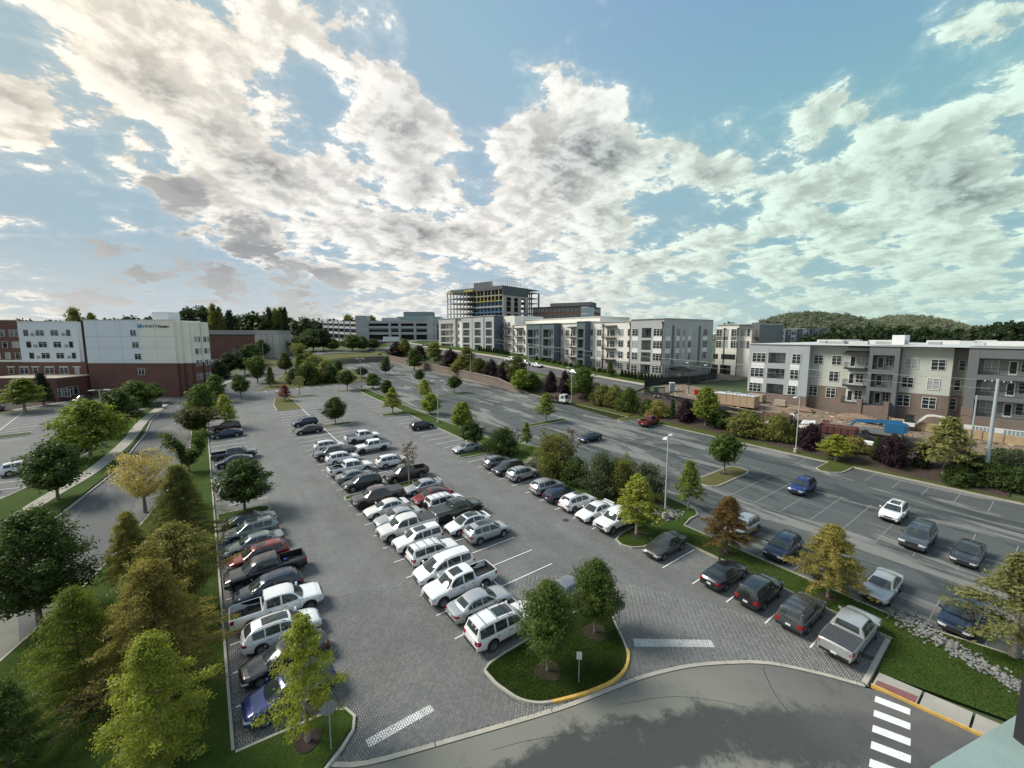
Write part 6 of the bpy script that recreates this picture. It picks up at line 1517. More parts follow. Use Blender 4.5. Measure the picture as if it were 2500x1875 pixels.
# right return with two shallow bays
sx = rt_
def colpx(p): return 1250 + FPX*(math.cos(YAW)*p.x - math.sin(YAW)*p.y)/((math.sin(YAW)*p.x + math.cos(YAW)*p.y)*math.cos(PITCH) - (p.z-EYE)*math.sin(PITCH))
DH = 3.0
while colpx(HT.w(sx+3.0, DH, 8)) < 512 and DH < 16: DH += .25
HT.box('brick_wall', sx, sx+3.0, 1.2, DH, -2, zbr, BRICKR); HT.box('cream_wall', sx, sx+3.0, 1.18, DH, zbr, zt_-.3, HCREAM)
HT.box('brick_wall', sx, sx+1.2, .6, DH-.1, -2, zbr, BRICKR); HT.box('cream_wall', sx-.01, sx+1.22, .58, DH-.1, zbr, zt_-.05, HCREAM)
for s_ in (1.2 + (DH-1.2)*.28, 1.2 + (DH-1.2)*.76):
    HT.box('cream_bay', sx+2.9, sx+3.5, s_-(DH-1.2)*.2, s_+(DH-1.2)*.2, zbr, zt_-.35, HCREAM); HT.box('brick_bay', sx+2.9, sx+3.48, s_-(DH-1.2)*.2, s_+(DH-1.2)*.2, -2, zbr, BRICKR)
    for z_ in (.8, 4.0, 7.7, 10.9, 14.1):
        HT.win(sx+3.501, s_-(DH-1.2)*.06, z_+.3, max(.8, DH*.14), 1.7, 2, 2, side=90); HT.win(sx+3.501, s_+(DH-1.2)*.12, z_+.3, max(.4, DH*.07), 1.7, 1, 2, side=90)
HT.box('roof_housing', XH(1345, 4), XH(1480, 4), 4, 8, zt_, zt_+2.4, WPAN)
# sign on the cream wall: a blue mark and the name
def text(body, size, m_, parent, loc, rot=(R(90), 0, 0), ext=.04, name='lettering', bold=0.0, align='LEFT'):
    cu = bpy.data.curves.new(name, 'FONT'); cu.body = body; cu.size = size; cu.extrude = ext; cu.offset = bold; cu.align_x = align
    tmp = bpy.data.objects.new(name, cu); C.objects.link(tmp)
    me = bpy.data.meshes.new_from_object(tmp.evaluated_get(bpy.context.evaluated_depsgraph_get())); bpy.data.objects.remove(tmp); bpy.data.curves.remove(cu)
    me.materials.clear(); me.materials.append(m_)
    o = link(name, me, parent, loc, rot); return o
zs_ = ZH(1330, 352, -.03); ink = mat('sign_dark', (.04, .038, .035), .5, 0); blu = mat('sign_blue', (.03, .22, .50), .5, 0)
hgt = ZH(1330, 330, -.03) - zs_
w_tot = XH(1480, -.03) - XH(1255, -.03)
t1 = text('HYATT', hgt*1.55, ink, HT.root, (XH(1256, -.03), -.09, zs_), name='sign_letters')
t1.scale.x = (XH(1384, -.03)-XH(1256, -.03))/max(.1, t1.dimensions.x)
t2 = text('house', hgt*1.45, ink, HT.root, (XH(1390, -.03), -.09, zs_), name='sign_letters', bold=.03)
t2.scale.x = (XH(1480, -.03)-XH(1390, -.03))/max(.1, t2.dimensions.x)
mb = MB(); a, b2 = XH(1212, -.03), XH(1250, -.03); w_ = b2-a; z0 = zs_-hgt*.1; h_ = hgt*1.5
for i, (fx, s_) in enumerate(((0, 1), (.34, .7), (.66, 1))):
    mb.add([(a+fx*w_, -.1, z0), (a+(fx+.28)*w_, -.1, z0), (a+(fx+.34)*w_, -.1, z0+h_*s_*.55), (a+(fx+.26)*w_, -.1, z0+h_*s_), (a+(fx+.02)*w_, -.1, z0+h_*s_), (a+(fx-.03)*w_, -.1, z0+h_*.5)], [(0, 1, 2, 3, 4, 5)])
mb.obj('sign_mark', blu, HT.root)
# left wing, set back, with its window rows
yb = 2.2; l0, l1 = XH(-260, yb), XH(735, yb)
xw = XH(185, yb)
HT.box('brick_wall', l0, l1, yb, 16, -2, zbr+.2, BRICKR); HT.box('white_wall', xw, XH(690, yb), yb-.02, 15, zbr+.15, zt_-.3, HW); HT.box('brick_upper', l0, xw, yb+.3, 15, zbr+.2, zt_+.1, BRICKR); HT.box('white_return', XH(690, yb), XH(690, yb)+.6, yb+.5, 15, zbr+.2, zt_-.5, HW); HT.box('brick_slot', XH(690, yb)+.6, lf-.01, yb+.6, 15, -2, zt_-.1, mat('brick_shaded', (.05, .022, .018), .9, .2))  # slot brick is the red brick darkened for shade in the reveal
HT.box('coping', xw-.05, XH(690, yb)+.05, yb-.14, yb+.2, zt_-.3, zt_-.12, M_trim); HT.box('coping', l0, xw, yb+.2, yb+.5, zt_+.1, zt_+.28, M_trim); HT.box('white_band', l0, xw, yb+.1, yb+.3, zbr+.2, zbr+.7, HCREAM)
for r_, y0, y1 in ((0, 372, 424), (1, 472, 524), (2, 570, 620)):
    dx_ = r_*13
    for x0, x1, c_ in ((335, 407, 2), (462, 530, 2), (232, 268, 1), (597, 630, 1)): HT.winpx(yb-.02, (x0+dx_)*k1, (x1+dx_)*k1, 700+y0*k1, 700+y1*k1, c_, 2, glass=M_pane, frame=None if c_ == 2 else M_framed)
    for x0 in (290, 555): 
        p_ = XH(x0+dx_, yb-.02); z_ = HT.lz(p_, yb, 700+(y1-2)*k1); HT.box('vent_grille', p_, p_+1.0, yb-.07, yb-.01, z_-.05, z_+.75, mat('grille_grey', (.27, .29, .30)))
    for x0, x1, c_ in ((108, 190, 2), (25, 66, 1), (-70, -20, 1)): HT.winpx(yb+.29, (x0+dx_)*k1, (x1+dx_)*k1, 700+(y0-2)*k1, 700+(y1+4)*k1, c_, 2)
for x0, x1, c_ in ((60, 105, 1), (155, 235, 2), (270, 315, 1), (375, 453, 2), (500, 577, 2), (635, 670, 1)):
    HT.winpx(yb-.001, x0*k1, x1*k1, 700+695*k1, 700+752*k1, c_, 2); p_ = XH((x0+x1)/2, yb); HT.box('lintel', p_-1.2, p_+1.2, yb-.06, yb, HT.lz(p_, yb, 700+693*k1), HT.lz(p_, yb, 700+686*k1), M_trim)
# low front wing
pz = ZH(300, 790, -6)
HT.box('low_wing', XH(-260, -9), XH(610, -3), -7, yb, -2, pz, BRICKR); HT.box('low_roof', XH(-260, -9), XH(610, -3)+.1, -7.1, yb, pz, pz+.25, mat('low_roof', (.40, .35, .27), .8, .1))
xw = XH(610, -3)
for s_ in (-5.6, -4.2, -2.8): HT.win(xw+.001, s_, .9, 1.1, 2.2, 1, 2, side=90)
HT.win(XH(480, -7), -7.001, .9, 1.2, 2.0, 1, 2); HT.win(XH(530, -7), -7.001, .9, 2.4, 2.0, 3, 2); HT.win(XH(80, -7), -7.001, .9, 1.4, 2.0, 2, 2)

# ---- brick store behind the hotel
ST_ = Bld('store_building', 'long low brick store with flat roof and pale end wall', depth_at(505, 850, 205).xyz, R(-24)); ST_.root.location.z = ST_.loc.z = 10.5
def XS(px, ly=0): return ST_.lx(px, ly)
for a, b2, m_ in ((450, 625, BRICKR), (625, 682, mat('store_pale', (.46, .42, .37), .85, .06))): ST_.box('wall', XS(a), XS(b2), 0, 26, -3, ST_.lz(XS(600), 0, 817), m_)
zr = ST_.lz(XS(600), 0, 817); ST_.box('fascia', XS(450), XS(626), -.3, .3, zr-.4, zr+.1, M_metal); ST_.box('roof', XS(450), XS(676), 3, 26, zr, zr+2.2, mat('store_roof', (.30, .285, .27), .9, .1)); ST_.box('window_band', XS(567), XS(579), -.05, .05, .8, 4.5, M_pane)
for c_ in (640, 655, 668): ST_.box('wall_rib', XS(c_)-.1, XS(c_)+.1, -.06, .02, -2, zr, mat('rib_dark', (.2, .18, .16)))

# ---- parking garage
ga, gb = depth_at(893, 835, 250), depth_at(1066, 838, 252)
PG = Bld('parking_garage', 'pale concrete parking garage with open decks', (ga.x, ga.y, 12.5), math.atan2(gb.y-ga.y, gb.x-ga.x))
GC = mat('garage_concrete', (.36, .365, .37), .85, .08, .2); GD = mat('garage_shade', (.03, .032, .035), .9, .1)
def XG(px, ly=0): return PG.lx(px, ly)
zl = [PG.lz(XG(960), 0, y) for y in (833, 815, 800, 787.5)]; top_ = PG.lz(XG(960), 0, 784)
PG.box('dark_core', XG(899)+.5, XG(1066), 3, 26, -3, top_-1.5, GD)  # near-black block stands in for the shade inside the decks
for i, z_ in enumerate(zl):
    PG.box('deck_slab', XG(899), XG(1066), .15, 26, z_-.4, z_, GC); PG.box('parapet', XG(899), XG(1066), 0, .3, z_-.5, z_+.95, GC)
for c_ in (899, 953, 977, 1014, 1046, 1064): PG.box('column', XG(c_)-.5, XG(c_)+.9, -.15, .6, -3, top_+.2, GC)
PG.box('stair_tower', XG(873, 1), XG(898, 1), -.4, 8, -3, PG.lz(XG(890), 0, 770.5), GC); PG.box('stair_tower', XG(1046), XG(1060), -.4, 6, -3, PG.lz(XG(1046), 0, 771), GC)
PG.box('rooftop_box', XG(935, 6), XG(975, 6), 6, 10, top_, top_+2.2, GC)
# ramped west side
x0 = XG(873, 1)
wl_ = PG.lx(793, 40)
dirw = Vector((wl_ - x0, 40 - 1)).normalized()
for i, z_ in enumerate(zl):
    mb = MB(); a, b2 = Vector((x0, 1)), Vector((wl_, 40)); n_ = Vector((dirw.y, -dirw.x))*.15
    for (h0, h1, off) in ((-.5, .95, 0),): mb.add([(a.x, a.y, z_+h0-.4), (b2.x, b2.y, z_+h0+1.2), (b2.x, b2.y, z_+h1+1.2), (a.x, a.y, z_+h1-.4), (a.x+.8, a.y+.3, z_+h0-.4), (b2.x+.8, b2.y+.3, z_+h0+1.2), (b2.x+.8, b2.y+.3, z_+h1+1.2), (a.x+.8, a.y+.3, z_+h1-.4)], [(0,1,2,3),(7,6,5,4),(3,2,6,7),(0,4,5,1)])
    mb.obj('ramp_parapet', GC, PG.root)
mb = MB(); mb.add([(x0+2.5, 1, -3), (wl_+2.5, 40, -3), (wl_+2.5, 40, top_), (x0+2.5, 1, top_-1.5)], [(0,1,2,3)]); mb.obj('shaded_interior', GD, PG.root)  # dark sheet paints the shade behind the ramp parapets
for i in range(7):
    p_ = Vector((x0, 1)).lerp(Vector((wl_, 40)), i/6); PG.box('column', p_.x-.35, p_.x+.45, p_.y-.4, p_.y+.4, -3, top_+.4+i*.2, GC)
# ---- glass office behind the garage
GO = Bld('glass_office', 'pale green glass office block behind the garage', depth_at(970, 800, 350).xyz, PG.ang); GO.root.location.z = GO.loc.z = 14
zg = [GO.lz(GO.lx(1020), 0, y) for y in (800, 784, 773, 769, 760.5)]
GG = mat('green_glass', (.22, .34, .32), .12, .12, .2, spec=.6); GG2 = mat('green_glass_pale', (.42, .52, .49), .3, .08, .2)
GO.box('wall', GO.lx(972), GO.lx(1078), 0, 26, -4, zg[2], GG2); GO.box('ribbon_window', GO.lx(1000), GO.lx(1076), -.1, .1, zg[1]-1, zg[1]+2.4, GG); GO.box('ribbon_window', GO.lx(972), GO.lx(1076), -.12, .1, zg[2]-2.6, zg[2]-.6, GG); GO.box('penthouse', GO.lx(988, 5), GO.lx(1058, 5), 5, 20, zg[2], zg[4], mat('penthouse_green', (.17, .21, .205), .7, .1))
for i in range(14): x_ = GO.lx(1000+i*5.4); GO.box('mullion', x_-.15, x_+.15, -.16, .05, zg[1]-1, zg[1]+2.4, GG2)

# ---- office tower still open to the air
ta, tb_ = depth_at(1092, 760, 343), depth_at(1228, 760, 305)
TW = Bld('tower_under_construction', 'unfinished office tower with open concrete floors and yellow and blue sheathing', (ta.x, ta.y, 14), math.atan2(tb_.y-ta.y, tb_.x-ta.x), cat='building')
o5 = (1050, 680); k5 = .1356
def XT(zx, ly=0): return TW.lx(o5[0]+zx*k5, ly)
LT = XT(1305); BW = 20.0
def colpx(p): return 1250 + FPX*(math.cos(YAW)*p.x - math.sin(YAW)*p.y)/((math.sin(YAW)*p.x + math.cos(YAW)*p.y)*math.cos(PITCH) - (p.z-EYE)*math.sin(PITCH))
while colpx(TW.w(LT, BW, 20)) < 1316 and BW < 70: BW += .5
ztop = TW.lz(LT, 0, 680+122*k5); n_fl = 9; fh = (TW.lz(LT, 0, 680+290*k5) - TW.lz(LT, 0, 680+590*k5))/3
TC = mat('tower_concrete', (.33, .325, .31), .85, .1, .15); TDK = mat('tower_dark_panel', (.085, .098, .10), .7, .1); TY = mat('sheathing_yellow', (.30, .265, .07), .7, .1); TB = mat('sheathing_blue', (.035, .10, .21), .6, .15); TBE = mat('precast_beige', (.42, .385, .345), .8, .05)
z1 = ztop - .9
lvl = [z1 - .0]
zs5 = [TW.lz(LT, 0, 680+y*k5) for y in (290, 400, 510, 600)]
floors = [zs5[0]-fh*k for k in range(0, 8)]
TW.box('dark_core', LT*.36, LT*.94, 7, BW*.55, -2, ztop-.7, mat('core_shade', (.06, .062, .065), .9, .1))  # core coloured dark for the shade deep inside the floors
for k, z_ in enumerate(floors + [zs5[0]+fh*1.05]):
    TW.box('floor_slab', 0, LT+.2, .2, BW, z_-.35, z_, TC)
nb = 16
for i in range(nb+1):
    x_ = LT*i/nb
    TW.box('column', x_-.35, x_+.35, .15, .85, -2, zs5[0]+fh, TC if i < 7 else TDK)
    if i % 2 == 0: TW.box('column', x_-.4, x_+.4, BW-1, BW-.2, -2, zs5[0]+fh, TC)
for k, z_ in enumerate(floors[:6]):
    m_ = [TDK, TY, TB, TB, TB, GG2][k] if k < 6 else TB
    TW.box('sheathing_band', LT*.40, LT-.2, -.05, .25, z_-.9 if k > 1 else z_-.5, z_+.25, [TC, TY, TC, TB, TB, GG][k]); TW.box('sheathing_band', LT*.1, LT*.38, -.02, .25, z_-.6, z_+.15, [TDK, TDK, TDK, TC, TB, GG][k])
    TW.box('balcony_slab', LT*.38, LT*.53, -2.0, .3, z_-.4, z_, TY if k < 1 else TC)
    TW.box('edge_wall', LT*.06, LT*.36, BW*.45, BW*.45+.3, z_, z_+fh*.62, TDK); TW.box('slab_edge', -.1, LT*.40, .0, .22, z_-.75, z_+.05, TC)
    if k in (2, 3): TW.box('blue_wall', LT*.55, LT-.2, 1.2, 1.5, z_, z_+fh-.5, TB)
    else: TW.box('dark_wall', LT*.40, LT-.2, 5.5, 6, z_, z_+fh-.4, TDK)  # dark back walls added so the open bays read as shaded
for i in range(9, nb): 
    x_ = LT*i/nb + .2; TW.box('yellow_jamb', x_-.3, x_+.5, -.08, .3, floors[1], zs5[0]+fh*.9 if i % 2 else floors[0], TY)
TW.box('roof_band', LT*.08, LT+.3, -.3, .6, zs5[0]+fh, ztop, TDK); TW.box('yellow_roof_edge', -.2, LT*.12, -.35, .6, zs5[0]+fh*.9, zs5[0]+fh*1.3, TY); TW.box('yellow_canopy', LT*.36, LT*.52, -1.5, .4, zs5[0]+fh, zs5[0]+fh+1.6, TY)
TW.box('roof_slab', 0, LT+.2, .2, BW, ztop-.6, ztop-.2, TC)
TW.box('screen_wall', XT(800, 4), XT(1105, 4), 4, 6, ztop, ztop+4.4, TDK)
def screen(b, x0, x1, y, z0, z1, n, vert=False):
    mb = MB()
    for i in range(n+1): x = x0+(x1-x0)*i/n; mb.box(x-.12, x+.12, y-.1, y+.1, z0, z1)
    for f_ in (.33, .66, 1.0): mb.box(x0, x1, y-.08, y+.08, z0+(z1-z0)*f_-.1, z0+(z1-z0)*f_+.1)
    mb.obj('steel_screen', mat('galvanised', (.42, .44, .45), .5, .1), b.root)
screen(TW, XT(610, 4), XT(800, 4), 4, ztop, ztop+4.6, 7); screen(TW, XT(1105, 4), XT(1330, 4), 4, ztop, ztop+5.6, 9)
mb = MB()
for i in range(9): mb.box(LT-.8, LT-.6, 4+i*2.2, 4.2+i*2.2, ztop, ztop+5.6)
for f_ in (.33, .66, 1): mb.box(LT-.8, LT-.6, 4, 21.8, ztop+5.6*f_-.1, ztop+5.6*f_+.1)
mb.obj('steel_screen', mat('galvanised', (.42, .44, .45)), TW.root)
# end face: beige precast frame, open bays beyond
wE = BW*.66
TW.box('dark_header', LT+.2, LT+.6, 0, wE, zs5[0]-.2, ztop, TDK)
for f_ in (.0, .30, .58, .88): TW.box('precast_pier', LT+.2, LT+.75, wE*f_, wE*f_+wE*.12, -2, zs5[0]-.2, TBE)
for z_ in (zs5[0]-.9, floors[3]-.9, floors[5]): TW.box('precast_beam', LT+.2, LT+.70, 0, wE, z_-.6, z_+.6, TBE)
for f_ in (.72, .98):
    TW.box('column', LT-.6, LT+.2, BW*f_-.4, BW*f_+.3, -2, zs5[0]+fh, TC)
# ---- brick office
oa, ob_ = depth_at(1300, 780, 312), depth_at(1431, 780, 292)
BO = Bld('brick_office', 'brick and glass office block with dark rooftop screen', (oa.x, oa.y, 14), math.atan2(ob_.y-oa.y, ob_.x-oa.x))
k3 = .2833
def XO(px, ly=0): return BO.lx(px, ly)
xe = XO(1431); zo = BO.lz(xe, 0, 640+378*k3); zl_ = BO.lz(xe, 0, 640+480*k3)
BO.box('wall', 0, xe, 0, 30, -3, zo, BRICKR); BO.box('roof', -.2, xe+.3, -.3, 30.2, zo, zo+.4, M_metal); BO.box('rooftop_screen', XO(1342, 6), XO(1440, 6), 6, 18, zo, zo+3.2, mat('screen_dark', (.10, .105, .11), .7, .08))
for k in range(3):
    z_ = zo - 4.4*(k+1) + .9
    for i in range(13):
        x_ = xe*(i+.5)/13; BO.win(x_, -.001, z_, 2.6, 2.8, 2, 2, glass=mat('office_glass', (.10, .13, .14), .08, .3, .3), frame=M_framed)
GL = mat('curtain_glass', (.20, .26, .30), .08, .15, .2)
BO.box('curtain_wall', xe, xe+.6, -1, 13, -3, zo-.6, GL); BO.box('curtain_wall', xe-4, xe, -1, 0, -3, zo-.6, GL)
for k in range(4): BO.box('glass_spandrel', xe-4.05, xe+.7, -1.08, 13.02, zo-1.4-4.4*k, zo-.5-4.4*k, mat('spandrel_pale', (.42, .47, .50), .4))
BO.box('brick_end', xe-.2, xe+.2, 13, 30, -3, zo-.02, BRICKR)
for k in range(3):
    for s_ in (15.5, 19.5, 23.5, 27.5): BO.win(xe+.201, s_, zo-4.4*(k+1)+.9, 3.0, 2.9, 2, 2, side=90, glass=GL, frame=M_framed)
# ---- distant row of apartments by the hill
for i, (a, b2, y0, m_, lb) in enumerate(((1850, 1905, 806, GREYS, 'far apartment block with brick corner, left of three'), (1905, 1965, 804, CREAM, 'far pale apartment block, middle of three'), (1965, 2020, 803, GREYL, 'far grey apartment block, right of three'))):
    fa, fb = depth_at(a, 815, 215 + 14*i), depth_at(b2, 815, 222 + 14*i)
    D_ = Bld('apartment_building', lb, (fa.x, fa.y, 8), math.atan2(fb.y-fa.y, fb.x-fa.x), group='far apartments under the hill')
    wd = D_.lx(b2); zz0 = D_.lz(wd/2, 0, y0)
    D_.box('wall', 0, wd, 0, 14, -2, zz0, m_); D_.roof(0, wd, 0, 14, zz0)
    D_.box('brick_bay', wd*.2, wd*.36, -.6, 0, -2, zz0-.4, BRICKR if i == 0 else DGREY); D_.box('dark_bay', wd*.62, wd*.8, -.7, 0, -2, zz0+.3, DGREY if i != 1 else TEAL2)
    for z_ in (3.1, 6.3):
        for f_ in (.08, .28, .46, .55, .71, .92): D_.win(wd*f_, -.001 if f_ not in (.28, .71) else -.701 if f_ > .5 else -.601, zz0-z_, 1.5, 1.9, 2, 3)
# ------------------------------------------------------------------ bank, block wall and street above the asphalt
sheetg('mulch_bed', [(77.2, 4), (79, 4), (86, 6), (87, 60), (86, 98), (77.1, 98), (77.2, 50)], .0, M_mulch2, 60)
sheetg('construction_site', [(86, 2), (99.5, 2), (99.5, 60), (128, 60), (130, 92), (99, 68), (96, 66), (86.5, 62)], .03, M_soil, 60)
sheetg('construction_site', [(100, 60), (140, 58), (140, 120), (124, 120), (123, 64)], .04, M_soil, 30)
BW_ = brickmat('block_wall', (.20, .155, .125), (.165, .125, .10), (.12, .09, .075), .46, .2, .014)
wall = thing('retaining_wall', 'long brown block retaining wall at the end of the asphalt car park', 'wall', (WALLX, 150, plane(WALLX, 150)))
wall.location = (0, 0, 0)
mb = MB(); ys_ = list(np.arange(93, 203.1, 5)); 
def wtop(y): return plane(WALLX, y) + min(2.7, .2 + (y-93)*.16)
for a, b2 in zip(ys_[:-1], ys_[1:]):
    mb.add([(WALLX-.6, a, plane(WALLX, a)-.5), (WALLX-.6, b2, plane(WALLX, b2)-.5), (WALLX-.5, b2, wtop(b2)), (WALLX-.5, a, wtop(a)), (WALLX+.1, a, wtop(a)), (WALLX+.1, b2, wtop(b2)), (WALLX+.1, a, plane(WALLX, a)-.5), (WALLX+.1, b2, plane(WALLX, b2)-.5)], [(0,3,2,1),(3,4,5,2),(4,6,7,5)])
mb.obj('wall_face', BW_, wall)
mb = MB(); xs2 = list(np.arange(50, 75, 4))
def wtop2(x): return plane(x, WALLY) + min(2.6, .6 + (x-50)*.16)
for a, b2 in zip(xs2[:-1], xs2[1:]):
    mb.add([(a, WALLY-.3, plane(a, WALLY)-.5), (b2, WALLY-.3, plane(b2, WALLY)-.5), (b2, WALLY-.2, wtop2(b2)), (a, WALLY-.2, wtop2(a)), (a, WALLY+.3, wtop2(a)), (b2, WALLY+.3, wtop2(b2))], [(0,1,2,3),(3,2,5,4)])
mb.obj('wall_face', BW_, wall)
mb = MB()
for a, b2 in zip(ys_[:-1], ys_[1:]):
    mb.add([(WALLX-.68, a, wtop(a)), (WALLX-.68, b2, wtop(b2)), (WALLX+.2, b2, wtop(b2)), (WALLX+.2, a, wtop(a)), (WALLX-.68, a, wtop(a)+.12), (WALLX-.68, b2, wtop(b2)+.12), (WALLX+.2, b2, wtop(b2)+.12), (WALLX+.2, a, wtop(a)+.12)], [(0,4,5,1),(4,7,6,5)])
mb.obj('coping', mat('wall_cap', (.26, .215, .175), .9, .15), wall)
# street in front of the apartments
def strip_y(name, x0, x1, y0, y1, dz, m_, n=40):
    mb = MB(); rows = []
    for y in np.linspace(y0, y1, n): rows.append([(x0, y, ground(x0, y)+dz), (x1, y, ground(x1, y)+dz)])
    mb.grid(rows); o = mb.obj(name, m_); o.data.flip_normals() if o.data.polygons[0].normal.z < 0 else None; tag(o, kind='structure'); return o
strip_y('street', 86.3, 91.6, 66, 250, .06, M_road); strip_y('pavement', 91.7, 93.2, 66, 250, .14, M_conc); strip_y('lawn', 93.2, 98.2, 64, 250, .05, M_lawn); strip_y('lawn', 80.5, 86.2, 96, 250, .03, M_lawn); strip_y('kerb', 86.1, 86.3, 66, 250, .14, M_kerb)
strip_y('mulch_bed', 74.4, 80.6, 96, 250, .03, M_mulch2)
# back road behind the wall
mb = MB(); rows = []
for x in np.linspace(-60, 120, 50): rows.append([(x, 236 - .16*x, max(ground(x, 236-.16*x), 0)+.15), (x, 246-.16*x, ground(x, 246-.16*x)+.15)])
mb.grid(rows); o = mb.obj('back_road', M_road); tag(o, kind='structure')
mb = MB(); rows = []
for x in np.linspace(-60, 120, 50): rows.append([(x, 235.2 - .16*x, ground(x, 236-.16*x)+.5), (x, 235.7-.16*x, ground(x, 236-.16*x)+.5)])
mb.grid(rows); o = mb.obj('pavement', M_conc); tag(o, kind='structure')
sheetg('lawn', [(20, 206), (72, 206), (76, 225), (20, 234)], .02, M_lawn2, 14)
# hedge row of young thujas along the apartments
k = 0
for (x0, x1, yb, yt_, n) in ((1520, 1617, 918, 936, 13), (1170, 1240, 868, 878, 13)):
    for i in range(n):
        px = x0 + (x1-x0)*i/(n-1); Yp = A4.w(A4.lx(px, -1.6), -1.6)
        p = Vector((Yp.x, Yp.y, ground(Yp.x, Yp.y)))
        o = thing('thuja', 'small dark thuja in the planted row along the apartment wall', 'thuja', p, (0, 0, i), 'thuja row along the apartments')
        cr, tr, H, rad = tree_proto('thuja', 'dark', i % 2); link('crown', cr, o, scale=(.75, .75, .62), mat=LEAF['dark']); link('trunk', tr, o, scale=(.75, .75, .62)); k += 1
for (px, yt_, w, sp, lf, lb) in ((1490, 882, 22, 'spruce', 'green', 'small conifer in front of the apartment balconies'), (1410, 880, 18, 'bare', 'green', 'thin sapling in front of the cream apartment wall'), (1560, 905, 10, 'bare', 'green', 'thin bare sapling near the grey apartment corner')):
    Yp = A4.w(A4.lx(px, -3.2), -3.2); plant(sp, lf, px, 930, yt_, w, lb, p=Vector((Yp.x, Yp.y, ground(Yp.x, Yp.y))))
for i, px in enumerate(range(1310, 1500, 14)):
    Yp = A4.w(A4.lx(px, -1.2), -1.2); p = Vector((Yp.x, Yp.y, ground(Yp.x, Yp.y)))
    o = thing('shrub', 'clipped low shrub along the foot of the apartments', 'shrub', p, (0, 0, i), 'low shrubs along the apartments')
    cr, tr, H, rad = tree_proto('shrub', 'dark', i % 2); link('crown', cr, o, scale=(.42, .42, .42), mat=LEAF['deep']); link('trunk', tr, o, scale=(.42,)*3)
# cars on that street
def scar(kind, col, px, label, head=90):
    d = pxdir(px, 900); y = 90.6*d.y/d.x; car(kind, col, 90.6, y, head, label, group='cars on the street by the apartments', z=ground(90.6, y)+.08)
scar('suv', 'white', 1283, 'white SUV on the street before the apartments, left of a sedan', 270); scar('sedan', 'white', 1311, 'white sedan on the street before the apartments', 270); scar('coupe', 'silver', 1401, 'silver car on the street behind the tall bank tree', 270)
scar('pickup', 'white', 1248, 'white truck on the street half behind the yellowing tree', 270)

# ------------------------------------------------------------------ lamps, signs, boxes
M_pole = mat('lamp_pole', (.46, .45, .42), .5, .08, 1)
M_head = mat('lamp_head', (.62, .64, .64), .4, .05)
def lamp(px, py, top, label, arms=2, rot=0, p=None, name='street_lamp', pole=None):
    p = p or on(px, py); h = zpix(p, top) - p.z
    o = thing(name, label, 'lamp', p, (0, 0, rot), 'car park lamps')
    mb = MB(); mb.cyl(0, 0, -.2, .75, .30, .30, 16); mb.obj('concrete_base', M_conc, o, 40)
    mb = MB(); mb.cyl(0, 0, .75, h, .085, .06, 8); mb.box(-.14, .14, -.14, .14, .75, .80); mb.obj('pole', pole or M_pole, o, 40)
    mb = MB(); mb.box(-.75 if arms == 2 else 0, .75, -.03, .03, h-.12, h-.05); mb.obj('arm', M_pole, o)
    for s in ((1, -1) if arms == 2 else (1,)):
        mb = MB(); mb.add([(s*.55, -.2, h-.14), (s*1.35, -.26, h-.14), (s*1.35, .26, h-.14), (s*.55, .2, h-.14), (s*.6, -.14, h+.02), (s*1.25, -.18, h-.04), (s*1.25, .18, h-.04), (s*.6, .14, h+.02)], [(0,3,2,1),(4,5,6,7),(0,1,5,4),(1,2,6,5),(2,3,7,6),(3,0,4,7)]); mb.obj('lamp_head', M_head, o)
    return o
lamp(1625, 1267, 1064, 'tall twin lamp beside the stones in the middle of the picture', rot=.3, p=Vector((39.0, 25.3, plane(39, 25.3)+.08)))
lamp(1942, 1106, 968, 'single lamp at the right kerb of the asphalt', 1, 2.9); lamp(1395, 983, 897, 'lamp at the kerb by the parked truck', 1, 2.6); lamp(1149, 928, 865, 'lamp standing before the block wall', 1, 2.6)
lamp(1070, 1034, 928, 'twin lamp on the green strip left of the black SUV', rot=-.3); lamp(882, 946, 875, 'twin lamp at the north end of the strip', rot=-.3); lamp(846, 885, 836, 'lamp at the far corner of the asphalt', 1, .3); lamp(258, 1092, 951, 'twin lamp on the lawn by the hotel car park', rot=-.2)
lamp(354, 958, 895, 'twin lamp in front of the hotel wall', rot=-.2); lamp(644, 886, 836, 'lamp beside the back road', 1, 0); lamp(780, 882, 851, 'short lamp at the road steps', 1, 0)
for px, t in ((1453, 872), (1685, 884), (1730, 890)):
    Yp = A4.w(A4.lx(px, -5.5), -5.5); lamp(px, 930, t, {1453: 'black street lamp before the apartment lawn', 1685: 'black street lamp by the site fence, left', 1730: 'black street lamp by the site fence, right'}[px], 1, 3.1, p=Vector((Yp.x, Yp.y, ground(Yp.x, Yp.y))), pole=M_metal)
M_signback = mat('sign_back', (.23, .24, .235), .55, .05); M_post = mat('sign_post', (.26, .30, .28), .5, .1); M_signw = mat('sign_white', (.74, .75, .73), .5, .02)
